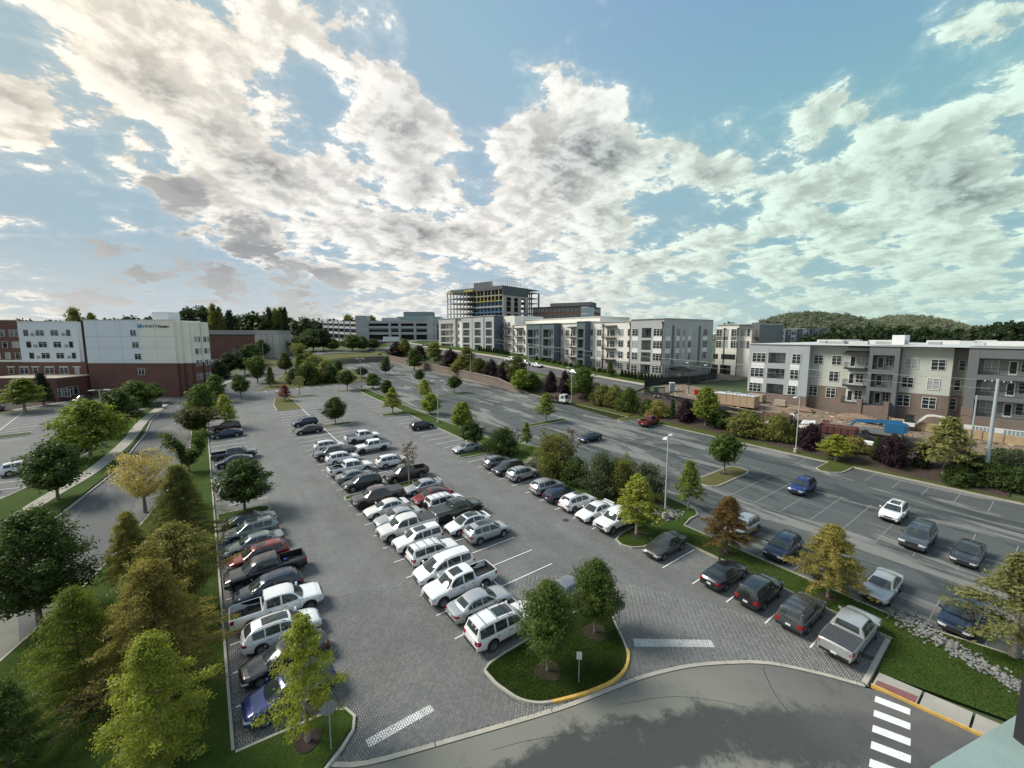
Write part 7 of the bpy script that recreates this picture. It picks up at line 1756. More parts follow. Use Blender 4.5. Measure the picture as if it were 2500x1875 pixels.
def stop_sign(p, label, h=2.4, face=0):
    o = thing('stop_sign', label, 'sign', p, (0, 0, face)); mb = MB(); mb.box(-.03, .03, -.03, .03, -.2, h); mb.obj('post', M_post, o)
    mb = MB(); r_ = .40; pts = [(r_*math.cos(R(22.5+45*i)), r_*math.sin(R(22.5+45*i))) for i in range(8)]
    mb.add([(x, .035, h-.3+z) for x, z in pts] + [(x, .05, h-.3+z) for x, z in pts], [tuple(range(8)), tuple(range(15, 7, -1))] + [(i, 8+i, 8+(i+1) % 8, (i+1) % 8) for i in range(8)]); mb.obj('sign_plate', M_signback, o)
    mb = MB(); mb.add([(x*.96, .053, h-.3+z*.96) for x, z in pts], [tuple(range(7, -1, -1))]); mb.obj('sign_face', mat('stop_red', (.45, .02, .02), .4, 0), o)
    text('STOP', .27, M_signw, o, (0, .056, h-.4), (R(90), 0, R(180)), .002, align='CENTER')
stop_sign(Vector((3.85, 20.45, plane(3.85, 20.45)+.1)), 'grey back of a stop sign in front of the blue crossover', 2.55, face=-.15)
stop_sign(Vector((21.65, 17.15, plane(21.65, 17.15)+.1)), 'grey back of a stop sign at the right side of the front island', 2.35, face=-.75)
p = Vector((16.6, 15.95, plane(16.6, 15.95)+.1)); o = thing('parking_sign', 'small white parking sign on a post in the front island', 'sign', p, (0, 0, -.75)); mb = MB(); mb.box(-.028, .028, -.02, .02, -.2, 2.0); mb.obj('post', M_post, o); mb = MB(); mb.box(-.15, .15, -.04, -.022, 1.55, 2.03); mb.obj('sign_plate', M_signw, o)
ink2 = mat('sign_ink', (.05, .07, .06), .6, 0)
for i, (tx, sz) in enumerate((('NO', .11), ('PARKING', .062), ('FIRE', .085), ('LANE', .085))): text(tx, sz, ink2, o, (0, -.0425, 1.90 - i*.105), (R(90), 0, 0), .001, align='CENTER')
mb = MB(); mb.cyl(30.2, 31.4, plane(30.2, 31.4)-.05, plane(30.2, 31.4)+.006, .34, .34, 20); tag(mb.obj('manhole_cover', mat('iron', (.035, .032, .03), .7, .3, 8)), 'dark round manhole cover beside the white spoiler sedan', 'manhole')
GB = mat('cabinet_green', (.035, .075, .045), .6, .1)
for px, py, w_, lb in ((378, 996, 2.4, 'green utility cabinet at the end of the lawn strip'), (175, 968, 5.0, 'low dark green enclosure before the hotel')):
    p = on(px, py); o = thing('utility_cabinet', lb, 'cabinet', p, (0, 0, -.4)); mb = MB(); mb.box(-w_/2, w_/2, -.7, .7, .1, 1.5); mb.obj('housing', GB, o); mb = MB(); mb.box(-w_/2-.2, w_/2+.2, -.9, .9, -.2, .12); mb.obj('plinth', M_conc, o); mb = MB(); mb.box(-w_/2-.05, w_/2+.05, -.75, .75, 1.5, 1.6); mb.obj('lid', GB, o)
# loose stones
def rocks(name, label, pts_fn, n, s0, s1, m_):
    rng = np.random.default_rng(5); V = []; F = []
    base = np.array([(0,0,1),(.9,0,.2),(0,.9,.2),(-.9,0,.2),(0,-.9,.2),(0,0,-.6)]); fs = np.array([(0,1,2),(0,2,3),(0,3,4),(0,4,1),(5,2,1),(5,3,2),(5,4,3),(5,1,4)])
    for i in range(n):
        x, y = pts_fn(rng); s = rng.uniform(s0, s1); a = rng.uniform(0, 6.28); b = base*rng.uniform(.7, 1.25, (6, 3))*s*np.array([1, .75, .55])
        r_ = np.array([[math.cos(a), -math.sin(a), 0], [math.sin(a), math.cos(a), 0], [0, 0, 1]]); b = b @ r_.T + [x, y, plane(x, y)+.12]
        F.append(fs + len(V)*6); V.append(b)
    me = fastmesh(name, np.concatenate(V), np.concatenate(F), m_); o = link(name, me); tag(o, label, 'stones', kind='stuff'); return o
M_stone = mat('river_stone', (.18, .18, .168), .85, .25, 2, island=.35)
def bed1(rng):
    t = rng.uniform(0, 1); c = Vector((39.6, 6.4)).lerp(Vector((36.6, -1.2)), t); return c.x + rng.normal(0, .62*(1-.55*t)) , c.y + rng.normal(0, .35*(1-.5*t))
rocks('rounded_stones', 'bed of pale rounded stones running down the lawn at lower right', bed1, 760, .09, .22, M_stone)
def bed2(rng): 
    t = rng.uniform(0, 1); return 40.4 + rng.normal(0, .75), 24.6 + 4.2*t + rng.normal(0, .2)
rocks('rounded_stones', 'bed of pale stones around the tall twin lamp', bed2, 420, .10, .26, M_stone)
# blades along the near lawns so that their edges are not ruled
def blades(name, polys, n, h):
    rng = np.random.default_rng(9); Ps = []
    for poly in polys:
        xs_ = np.array([p[0] for p in poly]); ys2 = np.array([p[1] for p in poly])
        x = rng.uniform(xs_.min(), xs_.max(), n); y = rng.uniform(ys2.min(), ys2.max(), n); ok = inpoly(x, y, poly) & (np.hypot(x, y) < 44); Ps.append(np.stack([x[ok], y[ok]], 1))
    P = np.concatenate(Ps); k = len(P); z = plane(P[:, 0], P[:, 1]) + .09; a = rng.uniform(0, 6.28, k); w = rng.uniform(.012, .03, k); hh = h*rng.uniform(.5, 1.4, k); lx_ = rng.normal(0, .03, (k, 2))
    V = np.zeros((k, 3, 3)); V[:, 0] = np.stack([P[:, 0]-w*np.cos(a), P[:, 1]-w*np.sin(a), z], 1); V[:, 1] = np.stack([P[:, 0]+w*np.cos(a), P[:, 1]+w*np.sin(a), z], 1); V[:, 2] = np.stack([P[:, 0]+lx_[:, 0], P[:, 1]+lx_[:, 1], z+hh], 1)
    me = fastmesh(name, V.reshape(-1, 3), np.arange(k*3).reshape(k, 3), leafmat('grass', (.038, .07, .010), (.065, .10, .018), .2, .25)); o = link(name, me); tag(o, 'short mown grass on the lawns near the building', 'grass', kind='stuff')
blades('grass', [offset(fic, .2, True), west[:1] + [(0, 48)] + [p for p in west[12:]], se, [p for p in strip if p[1] < 30]], 85000, .07)

# ------------------------------------------------------------------ building site
M_black = mat('silt_fabric', (.010, .011, .014), .7, .2, 2); M_lumber = mat('lumber', (.36, .25, .14), .8, .2, 3); M_osb = mat('osb', (.34, .25, .16), .8, .15, 4); M_tarp = mat('white_tarp', (.62, .63, .63), .6, .1, 1.5); M_rust = mat('rusty_red', (.09, .03, .025), .7, .25, 2)
def fence(pts, h, label, name='site_fence'):
    P3 = [Vector(p) for p in pts]; o = thing(name, label, 'fence', P3[0]); o.location = (0, 0, 0)
    for a, b2 in zip(P3[:-1], P3[1:]):
        n = max(1, int((b2-a).length/2.6))
        for i in range(n):
            p, q = a.lerp(b2, i/n), a.lerp(b2, (i+1)/n); s = random.uniform(-.08, .08)
            zp, zq = ground(p.x, p.y), ground(q.x, q.y); mm = (p+q)/2; zm = (zp+zq)/2
            mb = MB(); mb.grid([[(p.x, p.y, zp), (mm.x+s, mm.y+s, zm), (q.x, q.y, zq)], [(p.x, p.y, zp+h*.5), (mm.x-s*1.5, mm.y, zm+h*.5), (q.x, q.y, zq+h*.5)], [(p.x, p.y, zp+h), (mm.x+s, mm.y, zm+h*.97), (q.x, q.y, zq+h)]]); mb.obj('fabric_panel', M_black, o)
            mb = MB(); mb.cyl(p.x+.03, p.y, zp-.2, zp+h+.12, .035, .035, 6); mb.obj('post', M_metal, o)
    return o
fence([(85.6, 4, 0), (85.4, 20, 0), (85.6, 40, 0), (85.8, 56, 0), (86.2, 63, 0), (91, 66.5, 0)], 1.2, 'black fabric site fence along the top of the planted bank')
fence([(91, 66.5, 0), (97, 62.5, 0), (104, 60.5, 0), (118, 62, 0)], 2.0, 'black fabric fence in front of the grey apartment corner'); fence([(118, 62, 0), (126, 68, 0), (124, 84, 0)], 2.0, 'black fabric fence round the plot between the blocks')
def gp(x, y, dz=0): return Vector((x, y, ground(x, y)+.03+dz))
def site(px, py): 
    p = on(px, py); return p + Vector((0, 0, .03))
def crate(p, w, d, h, label, m_, name, ribs=5, top=None, rot=-1.5708, cat=None):
    o = thing(name, label, cat or name.replace('_', ' '), p, (0, 0, rot)); mb = MB(); mb.box(-w/2, w/2, -d/2, d/2, .12, h); mb.obj('box_panel', m_, o)
    for i in range(ribs+1): x = -w/2+w*i/ribs; mb = MB(); mb.box(x-.05, x+.05, -d/2-.05, -d/2, .0, h); mb.obj('batten', M_lumber, o)
    if top:
        for i in range(ribs*2): 
            a = -w/2 + w*i/(ribs*2); b2 = a + w/(ribs*2); mb = MB(); hh = h + random.uniform(.1, .5); mb.add([(a, -d/2-.1, h), (b2, -d/2-.1, h), (b2, d/2+.1, h), (a, d/2+.1, h), ((a+b2)/2, -d/2, hh), ((a+b2)/2, d/2, hh)], [(0,1,4),(1,2,5,4),(2,3,5),(3,0,4,5)]); mb.obj('tarp_fold', top, o)
    return o
p = site(1795, 990); crate(p, 8.5, 2.4, 2.4, 'long wooden crate row under folded white sheet by the bank', M_osb, 'wooden_crate', 6, M_tarp)
p = gp(96.0, 41.5); crate(p, 3.2, 2.0, 1.6, 'plain wooden box at the corner of the brick building', M_osb, 'wooden_crate', 3)
def stack(p, n, L, w, label, m_, name, rot=0, spread=.25):
    o = thing(name, label, name.replace('_', ' '), p, (0, 0, rot))
    for i in range(n): 
        mb = MB(); a = random.uniform(-spread, spread); k = i % 6; mb.xbox(Matrix.Translation((random.uniform(-.4, .4), (k-3)*w*.25, .1+.09*(i//6))) @ Matrix.Rotation(a*.2, 4, 'Z'), L*random.uniform(.7, 1), .18, .08); mb.obj('plank', m_, o)
stack(site(1800, 1008), 18, 6, 2.2, 'low pile of long planks in front of the crates', M_lumber, 'lumber_pile', -1.2)
stack(site(1620, 968), 22, 4, 3.5, 'scattered planks beside the porta-potty', mat('lumber_pale', (.46, .40, .31), .8, .2, 3), 'lumber_pile', .6, 3)
def box_thing(name, cat, label, p, parts, rot=-1.5708, group=None):
    o = thing(name, label, cat, p, (0, 0, rot), group)
    for nm, m_, boxes in parts:
        mb = MB()
        for b2 in boxes: mb.box(*b2)
        mb.obj(nm, m_, o)
    return o
# bricks on pallets
p = site(1905, 992); o = thing('brick_pallet', 'pale pallet of stacked bricks before the brick wall', 'pallet', p, (0, 0, -1.5))
for i in range(3):
    for j in range(4):
        for k2 in range(2): mb = MB(); mb.box(-1.0+.5*j, -.53+.5*j, -.5+.5*k2, -.03+.5*k2, .15+.4*i, .53+.4*i); mb.obj('brick_bundle', mat('pale_brick', (.40, .33, .25), .9, .15, 4), o)
# dumpster and tarped heaps
def open_bin(p, L, w, h, label, m_, rot, fill=None):
    o = thing('dumpster', label, 'dumpster', p, (0, 0, rot))
    for nm, b2 in (('side_panel', (-L/2, L/2, -w/2, -w/2+.06, .15, h)), ('side_panel', (-L/2, L/2, w/2-.06, w/2, .15, h)), ('end_panel', (-L/2, -L/2+.06, -w/2, w/2, .15, h)), ('end_panel', (L/2-.06, L/2, -w/2, w/2, .15, h)), ('floor', (-L/2, L/2, -w/2, w/2, .1, .2))): mb = MB(); mb.box(*b2); mb.obj(nm, m_, o)
    for i in range(6): x = -L/2+.3+(L-.6)*i/5; mb = MB(); mb.box(x-.05, x+.05, -w/2-.08, -w/2, .15, h); mb.obj('rib', m_, o)
    if fill: mb = MB(); mb.box(-L/2+.08, L/2-.08, -w/2+.08, w/2-.08, .2, h*.75); mb.obj('rubble', fill, o)
    return o
open_bin(site(1895, 1030), 4.8, 2.2, 1.5, 'rusty brown open dumpster on the site', mat('rust_brown', (.15, .09, .06), .8, .25, 2), -1.4, M_lumber)
open_bin(site(2045, 1060), 5.2, 2.3, 1.4, 'dark red steel bin with a white plate on its side', M_rust, -1.45, M_osb)
def heap(p, L, w, h, label, m_, rot=0, name='tarped_pile'):
    rng = np.random.default_rng(int(p.x*10)); o = thing(name, label, 'tarp', p, (0, 0, rot)); rows = []
    for i in range(9):
        r_ = []
        for j in range(7):
            u, v = i/8*2-1, j/6*2-1; e = max(abs(u), abs(v)); r_.append((u*L/2, v*w/2, h*(1-max(0, e-.55)/.45*.98) + rng.uniform(-.07, .07)*(e < .9)))
        rows.append(r_)
    mb = MB(); mb.grid(rows); mb.obj('sheet', m_, o); mb = MB(); mb.box(-L*.4, L*.4, -w*.4, w*.4, 0, h*.6); mb.obj('pallet_load', M_osb, o); return o
heap(site(1888, 1041), 4.2, 1.6, .9, 'white sheeted pile in front of the brown dumpster', M_tarp, -1.4); heap(site(1932, 1030), 1.4, 1.2, 1.5, 'upright white wrapped bundle on the site', M_tarp, -1.2); heap(site(1975, 1046), 3.4, 1.8, 1.4, 'white wrapped pallet with dark marks behind the purple shrub', M_tarp, -1.3); heap(site(2100, 1082), 6.5, 1.0, .5, 'long white sheet laid along the top of the fence', M_tarp, -1.5)
heap(site(2175, 1082), 1.5, 1.0, .7, 'bright green wrapped bundle by the fence', mat('lime_wrap', (.22, .48, .06), .6, .1), -1.4); heap(site(2225, 1092), 4.5, .9, .5, 'pale yellow-green sheet along the fence', mat('pale_wrap', (.50, .56, .36), .6, .1), -1.5); heap(site(2015, 1040), 1.6, 1.2, 1.1, 'dark red machine part heap behind the red bin', M_rust, -1.2, 'scrap_pile')
# blue telescopic boom lift
LB = mat('lift_blue', (.02, .12, .26), .4, .1, 2, coat=.3); p = site(2150, 1068); lf_ = thing('boom_lift', 'blue telescopic boom lift parked behind the fence', 'boom lift', p, (0, 0, -1.5)); lf_.scale = (.82, .9, 1.05)
mb = MB(); mb.box(-3.2, 3.2, -1.1, 1.1, .6, 1.15); mb.obj('chassis', mat('lift_grey', (.16, .17, .17), .6, .1), lf_)
mb = MB(); mb.box(.6, 3.4, -1.2, 1.2, 1.15, 2.5); mb.add([(3.4, -1.2, 1.15), (3.9, -1.1, 1.3), (3.9, 1.1, 1.3), (3.4, 1.2, 1.15), (3.4, -1.2, 2.5), (3.9, -1.1, 2.2), (3.9, 1.1, 2.2), (3.4, 1.2, 2.5)], [(0,1,5,4),(1,2,6,5),(2,3,7,6),(4,5,6,7)]); mb.obj('counterweight', LB, lf_)
mb = MB(); mb.beam((3.0, 0, 2.75), (-4.2, 0, 2.2), .5, .5); mb.obj('boom', LB, lf_); mb = MB(); mb.beam((-3.9, 0, 2.25), (-4.9, 0, 1.3), .3, .3); mb.obj('jib', LB, lf_); mb = MB(); mb.beam((1.4, .5, 1.3), (-1.8, .3, 2.2), .18, .18); mb.obj('lift_cylinder', M_rim, lf_)
mb = MB()
for z_ in (.9, 1.5, 2.0): mb.box(-5.6, -4.6, -1.0, -.95, z_-.03, z_+.03); mb.box(-5.6, -4.6, .95, 1.0, z_-.03, z_+.03); mb.box(-5.63, -5.57, -1, 1, z_-.03, z_+.03); mb.box(-4.63, -4.57, -1, 1, z_-.03, z_+.03)
mb.box(-5.6, -4.6, -1, 1, .82, .88); mb.obj('platform_cage', LB, lf_)
for x_ in (-2.2, 2.2):
    for y_ in (-1.15, 1.15): w_ = MB(); w_.tube([(x_, y_-.18, .55), (x_, y_+.18, .55)], .55, 16); w_.obj('wheel', M_tyre, lf_, 40)
# white excavator
EW = mat('excavator_white', (.62, .62, .58), .5, .06); p = site(2190, 1052); p = gp(96.5, 17.0); ex = thing('excavator', 'white mini excavator with raised arm by the brick wall', 'excavator', p, (0, 0, -1.57)); ex.scale = (.85,)*3
for y_ in (-.8, .8): mb = MB(); mb.box(-1.3, 1.3, y_-.22, y_+.22, .05, .65); mb.cyl(0, 0, 0, .01, .01, .01, 4); mb.obj('track', M_tyre, ex)
mb = MB(); mb.box(-1.5, 1.1, -.9, .9, .75, 1.5); mb.obj('body', EW, ex); mb = MB(); mb.box(-.5, .8, -.75, .35, 1.5, 2.9); mb.obj('cab', M_glass, ex); mb = MB(); mb.box(-.6, .9, -.8, .4, 2.9, 3.02); mb.obj('cab_roof', M_blk, ex)
mb = MB(); mb.beam((1.0, 0, 1.3), (2.6, 0, 3.2), .3, .42); mb.beam((2.6, 0, 3.2), (3.4, 0, 3.3), .28, .4); mb.obj('boom', EW, ex); mb = MB(); mb.beam((3.2, 0, 3.4), (5.0, 0, 3.2), .26, .34); mb.beam((5.0, 0, 3.2), (4.4, 0, 1.4), .24, .3); mb.obj('stick', EW, ex); mb = MB(); mb.add([(4.6, -.4, 1.4), (4.6, .4, 1.4), (4.0, .4, 1.2), (4.0, -.4, 1.2), (4.5, -.4, .7), (4.5, .4, .7), (3.9, .4, .6), (3.9, -.4, .6)], [(0,1,2,3),(4,7,6,5),(0,4,5,1),(2,6,7,3),(1,5,6,2),(0,3,7,4)]); mb.obj('bucket', M_metal, ex)
# portable toilet, barrier, sheds
p = site(1640, 957); box_thing('portable_toilet', 'toilet', 'grey portable toilet by the black fence', p, [('cabin', mat('toilet_grey', (.27, .33, .38), .6, .05), [(-.55, .55, -.55, .55, .1, 2.1)]), ('roof', M_tarp, [(-.6, .6, -.6, .6, 2.1, 2.3)]), ('door', mat('toilet_door', (.2, .25, .30), .6), [(-.4, .4, -.58, -.551, .15, 2.0)])], -.8)
p = site(1702, 962); box_thing('water_barrier', 'barrier', 'red plastic barrier at the site entrance', p, [('base', mat('barrier_red', (.50, .05, .04), .5, .05), [(-1.0, 1.0, -.3, .3, 0, .3)]), ('upright', mat('barrier_red', (.5, .05, .04)), [(-.9, .9, -.14, .14, .3, .95)])], -.3)
p = site(1608, 962); box_thing('site_bin', 'bin', 'green and grey waste bin by the site gate', p, [('body', mat('bin_green', (.05, .10, .075), .6, .1), [(-1.3, 1.3, -.8, .8, .1, 1.7)]), ('front_panel', M_conc, [(-.2, 1.2, -.86, -.81, .1, 1.5)]), ('lid', mat('bin_lid', (.10, .16, .12), .6), [(-1.35, 1.35, -.85, .85, 1.7, 1.8)])], -.8)
# wooden guard fence before the building
o = thing('guard_fence', 'tan plywood guard fence below the right building', 'fence', gp(97.5, 9)); o.location = (0, 0, 0)
for i in range(7):
    y_ = 18.5-2.2*i; mb = MB(); mb.box(96.9, 97.0, y_-1.05, y_+1.05, ground(97, y_)+.1, ground(97, y_)+1.5); mb.obj('panel', mat('plywood', (.36, .27, .16), .8, .15, 2), o); mb = MB(); mb.box(96.8, 96.9, y_+1.0, y_+1.12, ground(97, y_), ground(97, y_)+1.7); mb.obj('post', M_lumber, o)
for i, (x_, y_, L_, h_, lb) in enumerate(((96.3, 24, 7, 1.1, 'heap of brown earth against the brick wall, left of the excavator'), (95.6, 33, 5, .7, 'low heap of tan earth along the brick wall'), (92, 50, 5, .9, 'tan earth heap near the crates'), (89.5, 12, 4, .8, 'earth heap behind the fence near the utility pole'))):
    heap(gp(x_, y_), 2.2, L_, h_, lb, mat('earth', (.21, .145, .10), .95, .35, 1.2, .6, 6), .1*i, 'earth_heap')
V = []; F = []; rg = np.random.default_rng(21); bx_ = np.array([(-1,-1,0),(1,-1,0),(1,1,0),(-1,1,0),(-1,-1,1),(1,-1,1),(1,1,1),(-1,1,1)]); bf_ = np.array([(4,5,6,7),(0,1,5,4),(1,2,6,5),(2,3,7,6),(3,0,4,7)])
for i in range(260):
    x_, y_ = rg.uniform(87.2, 97.5), rg.uniform(5, 60); s3 = np.array([rg.uniform(.08, .7), rg.uniform(.04, .2), rg.uniform(.03, .2)]); a_ = rg.uniform(0, 3.1); r_ = np.array([[math.cos(a_), math.sin(a_), 0], [-math.sin(a_), math.cos(a_), 0], [0, 0, 1]])
    F.append(bf_ + 8*i); V.append((bx_*s3) @ r_ + [x_, y_, ground(x_, y_)+.03])
tag(link('site_debris', fastmesh('site_debris', np.concatenate(V), np.concatenate(F), mat('debris', (.30, .24, .17), .85, .5, .8, island=.6))), 'scattered offcuts and rubble on the building site', 'debris', kind='stuff')
# cracks and seams in the front road
def crack(pts, w, label):
    P_ = smoothline([tuple(on(*p).xy) for p in pts], 6); P_ = [(x + random.uniform(-.03, .03), y + random.uniform(-.03, .03)) for x, y in P_]; q0, q1 = offset(P_, w/2), offset(P_, -w/2)
    mb = MB(); mb.grid([[(x, y, plane(x, y)-.0145) for x, y in q0], [(x, y, plane(x, y)-.0145) for x, y in q1]]); o = mb.obj('road_crack', mat('crack', (.04, .042, .04), .9, .2)); tag(o, kind='structure')
crack([(1864, 1628), (1872, 1655), (1890, 1690), (1915, 1725), (1960, 1770)], .045, ''); crack([(1500, 1720), (1640, 1700), (1760, 1712), (1830, 1730)], .02, ''); crack([(1200, 1830), (1330, 1800), (1480, 1790)], .02, '')
# utility poles and wires
def upole(p, h, label, cross=True, steel=True):
    o = thing('utility_pole', label, 'utility pole', p); mb = MB(); mb.cyl(0, 0, -.5, h, .24 if steel else .16, .16 if steel else .11, 10); mb.obj('pole', mat('pole_steel', (.36, .40, .40), .5, .1) if steel else mat('pole_wood', (.25, .22, .18), .9, .2), o, 40)
    if cross:
        for z_ in (h-.5, h-1.5): mb = MB(); mb.box(-.07, .07, -1.2, 1.2, z_-.07, z_+.07); mb.obj('crossarm', M_metal, o)
        for y_ in (-1.1, -.5, .5, 1.1): mb = MB(); mb.cyl(0, y_, h-.42, h-.18, .06, .05, 8); mb.obj('insulator', mat('porcelain', (.5, .52, .5), .3), o)
    return o
P1 = gp(81.5, 6.4); upole(P1, zpix(P1, 925) - P1.z, 'steel utility pole with fittings at the right edge'); P1b = gp(81.0, 8.0); upole(P1b, zpix(P1b, 965) - P1b.z, 'slim second pole beside the steel utility pole', False).scale = (.5, .5, 1)
def street_pt(px, X_): d = pxdir(px, 900); y = X_*d.y/d.x; return Vector((X_, y, ground(X_, y)))
P2 = street_pt(1290, 85.4); h2 = zpix(P2, 838) - P2.z; upole(P2, h2, 'thin utility pole on the verge before the teal balconies', True, True)
P3 = street_pt(1103, 85.4); h3 = zpix(P3, 800) - P3.z; upole(P3, h3, 'utility pole near the far end of the street', True, True)
P4 = street_pt(1020, 85.4); P4 = on(851, 850); upole(P4, max(8, zpix(P4, 800) - P4.z), 'wooden pole by the back road', True, False)
def wire(a, b2, sag, label):
    pts = [a.lerp(b2, t) - Vector((0, 0, sag*4*t*(1-t))) for t in np.linspace(0, 1, 14)]; mb = MB(); mb.tube(pts, .022, 5); o = mb.obj('power_line', mat('wire', (.30, .32, .32), .5)); tag(o, label, 'wire', 'power lines along the street')
hz_ = [zpix(P1, 925)-P1.z, h2, h3, max(8, zpix(P4, 800)-P4.z)]
for i, (a, b2, ha, hb) in enumerate(((P1, P2, hz_[0], hz_[1]), (P2, P3, hz_[1], hz_[2]), (P3, P4, hz_[2], hz_[3]))):
    for j, (dy, dz) in enumerate(((-1.1, -.2), (1.1, -.2), (.5, -1.3))): wire(a + Vector((0, dy, ha+dz)), b2 + Vector((0, dy, hb+dz)), .9, 'thin power line strung between the utility poles')
# white works truck at the kerb
p = Vector((72.2, 78.6, plane(72.2, 78.6)+.01)); tr_ = thing('works_truck', 'white flatbed works truck loaded at the back, at the far kerb', 'truck', p, lie(R(-75)))
mb = MB(); mb.add([(1.0, -1, .7), (2.7, -1, .7), (2.7, 1, .7), (1.0, 1, .7), (1.0, -1, 2.4), (2.35, -.95, 2.4), (2.35, .95, 2.4), (1.0, 1, 2.4), (2.75, -1, 1.4), (2.75, 1, 1.4)], [(0,1,8,5,4),(1,2,9,8),(8,9,6,5),(2,3,7,6,9),(3,0,4,7),(4,5,6,7),(0,3,2,1)]); mb.obj('cab', PAINT['white'], tr_)
mb = MB(); mb.add([(2.77, -.85, 1.45), (2.77, .85, 1.45), (2.42, .82, 2.25), (2.42, -.82, 2.25)], [(0,1,2,3)]); mb.obj('windshield', M_glass, tr_)
for s in (-1, 1): mb = MB(); mb.add([(1.3, s*1.01, 1.5), (2.4, s*1.01, 1.5), (2.2, s*.985, 2.2), (1.3, s*.985, 2.2)], [(0,1,2,3)]); mb.obj('side_window', M_glass, tr_)
mb = MB(); mb.box(-3.4, .9, -1.05, 1.05, .8, .95); mb.obj('flatbed', mat('flatbed', (.10, .09, .085), .8, .2), tr_)
for i in range(9): mb = MB(); x_ = -3.1+.45*i; mb.box(x_-.2, x_+.15, -.9+.2*(i % 3), .5+.2*(i % 2), .95, 1.3+.25*(i % 3)); mb.obj('load_piece', [M_rust, M_metal, mat('load_brown', (.16, .09, .06), .8, .2)][i % 3], tr_)
for x_ in (1.9, -2.2):
    for y_ in (-.92, .92): w_ = MB(); w_.tube([(x_, y_-.13, .42), (x_, y_+.13, .42)], .42, 16); w_.obj('wheel', M_tyre, tr_, 40)
# vehicles on the back road and by the store
def fcar(kind, col, px, py, head, label): p = on(px, py); car(kind, col, p.x, p.y, head, label, group='cars by the store', z=p.z)
fcar('minivan', 'white', 688, 876, 250, 'white van driving on the back road'); fcar('sedan', 'silver', 658, 868, 200, 'silver car on the back road junction')
for i, (px, py, c_, k_) in enumerate(((612, 851, 'white', 'suv'), (622, 853, 'silver', 'suv'), (650, 842, 'white', 'sedan'), (668, 853, 'black', 'suv'), (685, 853, 'white', 'sedan'), (540, 850, 'white', 'sedan'), (690, 834, 'silver', 'sedan'), (706, 827, 'white', 'suv'), (720, 827, 'silver', 'sedan'), (735, 826, 'white', 'suv'))):
    fcar(k_, c_, px, py, 160+20*(i % 3), ['white SUV parked by the store hedge', 'silver SUV parked by the store hedge', 'white car before the pale store wall', 'black SUV below the store car park', 'pale car below the store car park', 'white car at the left of the store', 'silver car on the store car park', 'white SUV farther back on the store car park', 'silver car farther back on the store car park', 'white SUV at the back of the store car park'][i])
o = box_thing('white_trailer', 'trailer', 'white box trailer behind the shrubs by the garage', depth_at(956, 838, 222), [('box', WPAN, [(-4, 4, -1.2, 1.2, .9, 3.4)]), ('frame', M_metal, [(-4, 4.6, -.9, .9, .5, .9)])], -.3)

# ------------------------------------------------------------------ woods and hills
def woods(name, label, items, leaf, sp='canopy', keep=.8):
    """many crowns that read as one mass, joined"""
    cr, tr, H, rad = tree_proto(sp, leaf, 0); co = np.empty(len(cr.vertices)*3, np.float32); cr.vertices.foreach_get('co', co); co = co.reshape(-1, 4, 3)
    rng = np.random.default_rng(3); Vs = []
    for (x, y, z, w, h) in items:
        sel = co[rng.random(len(co)) < keep]; a = rng.uniform(0, 6.28); r_ = np.array([[math.cos(a), math.sin(a), 0], [-math.sin(a), math.cos(a), 0], [0, 0, 1]])
        Vs.append(((sel.reshape(-1, 3) @ r_)*[w/rad, w/rad, h/H] + [x, y, z]))
    V = np.concatenate(Vs); me = fastmesh(name, V, np.arange(len(V)).reshape(-1, 4), LEAF[leaf]); o = link(name, me); tag(o, label, 'wood', kind='stuff'); return o
rng = np.random.default_rng(12); it = []
prof = [(-40, 790), (60, 786), (200, 786), (440, 770), (470, 750), (520, 756), (560, 775), (610, 772), (650, 770), (700, 776), (760, 778), (830, 782), (900, 786), (1000, 790), (1100, 790), (1250, 795)]
for i in range(330):
    px = rng.uniform(-40, 1250); D = rng.uniform(300, 440); t = np.interp(px, [q[0] for q in prof], [q[1] for q in prof]) + rng.uniform(-3, 16)
    p = depth_at(px, 815, D); zt2 = zpix(p, t); h = rng.uniform(11, 17); it.append((p.x, p.y, zt2-h, h*.42, h))
    it.append((p.x+rng.uniform(-6, 6), p.y-8, zt2-h-6, h*.5, h))
woods('far_wood', 'dark wooded ridge behind hotel, store and garage', it, 'far')
it = []
for i in range(150):
    px = rng.uniform(1960, 2560); D = rng.uniform(190, 260); t = np.interp(px, [1960, 2050, 2120, 2250, 2330, 2400, 2440, 2500, 2560], [828, 814, 802, 808, 812, 806, 792, 792, 790]) + rng.uniform(-3, 14)
    p = depth_at(px, 830, D); zt2 = zpix(p, t); h = rng.uniform(9, 13); it.append((p.x, p.y, zt2-h, h*.45, h)); it.append((p.x-4, p.y-5, zt2-h-5, h*.5, h))
woods('east_wood', 'dark belt of trees behind the right apartments', it, 'far')
it = []
for (px, t, b) in ((735, 806, 850), (760, 806, 858), (785, 804, 856), (800, 812, 858), (745, 828, 860), (772, 826, 862)):
    p = depth_at(px, 850, 225); h = zpix(p, t) - 11; it.append((p.x, p.y, 11, 7 if px < 800 else 5, h))
for k, (x, y, z, w, h) in enumerate(it): plant('zelk' if k % 2 else 'wood', ['deep', 'green', 'dark'][k % 3], 0, 0, 0, 0, '') if 0 else None
gF = 'trees standing by the garage'
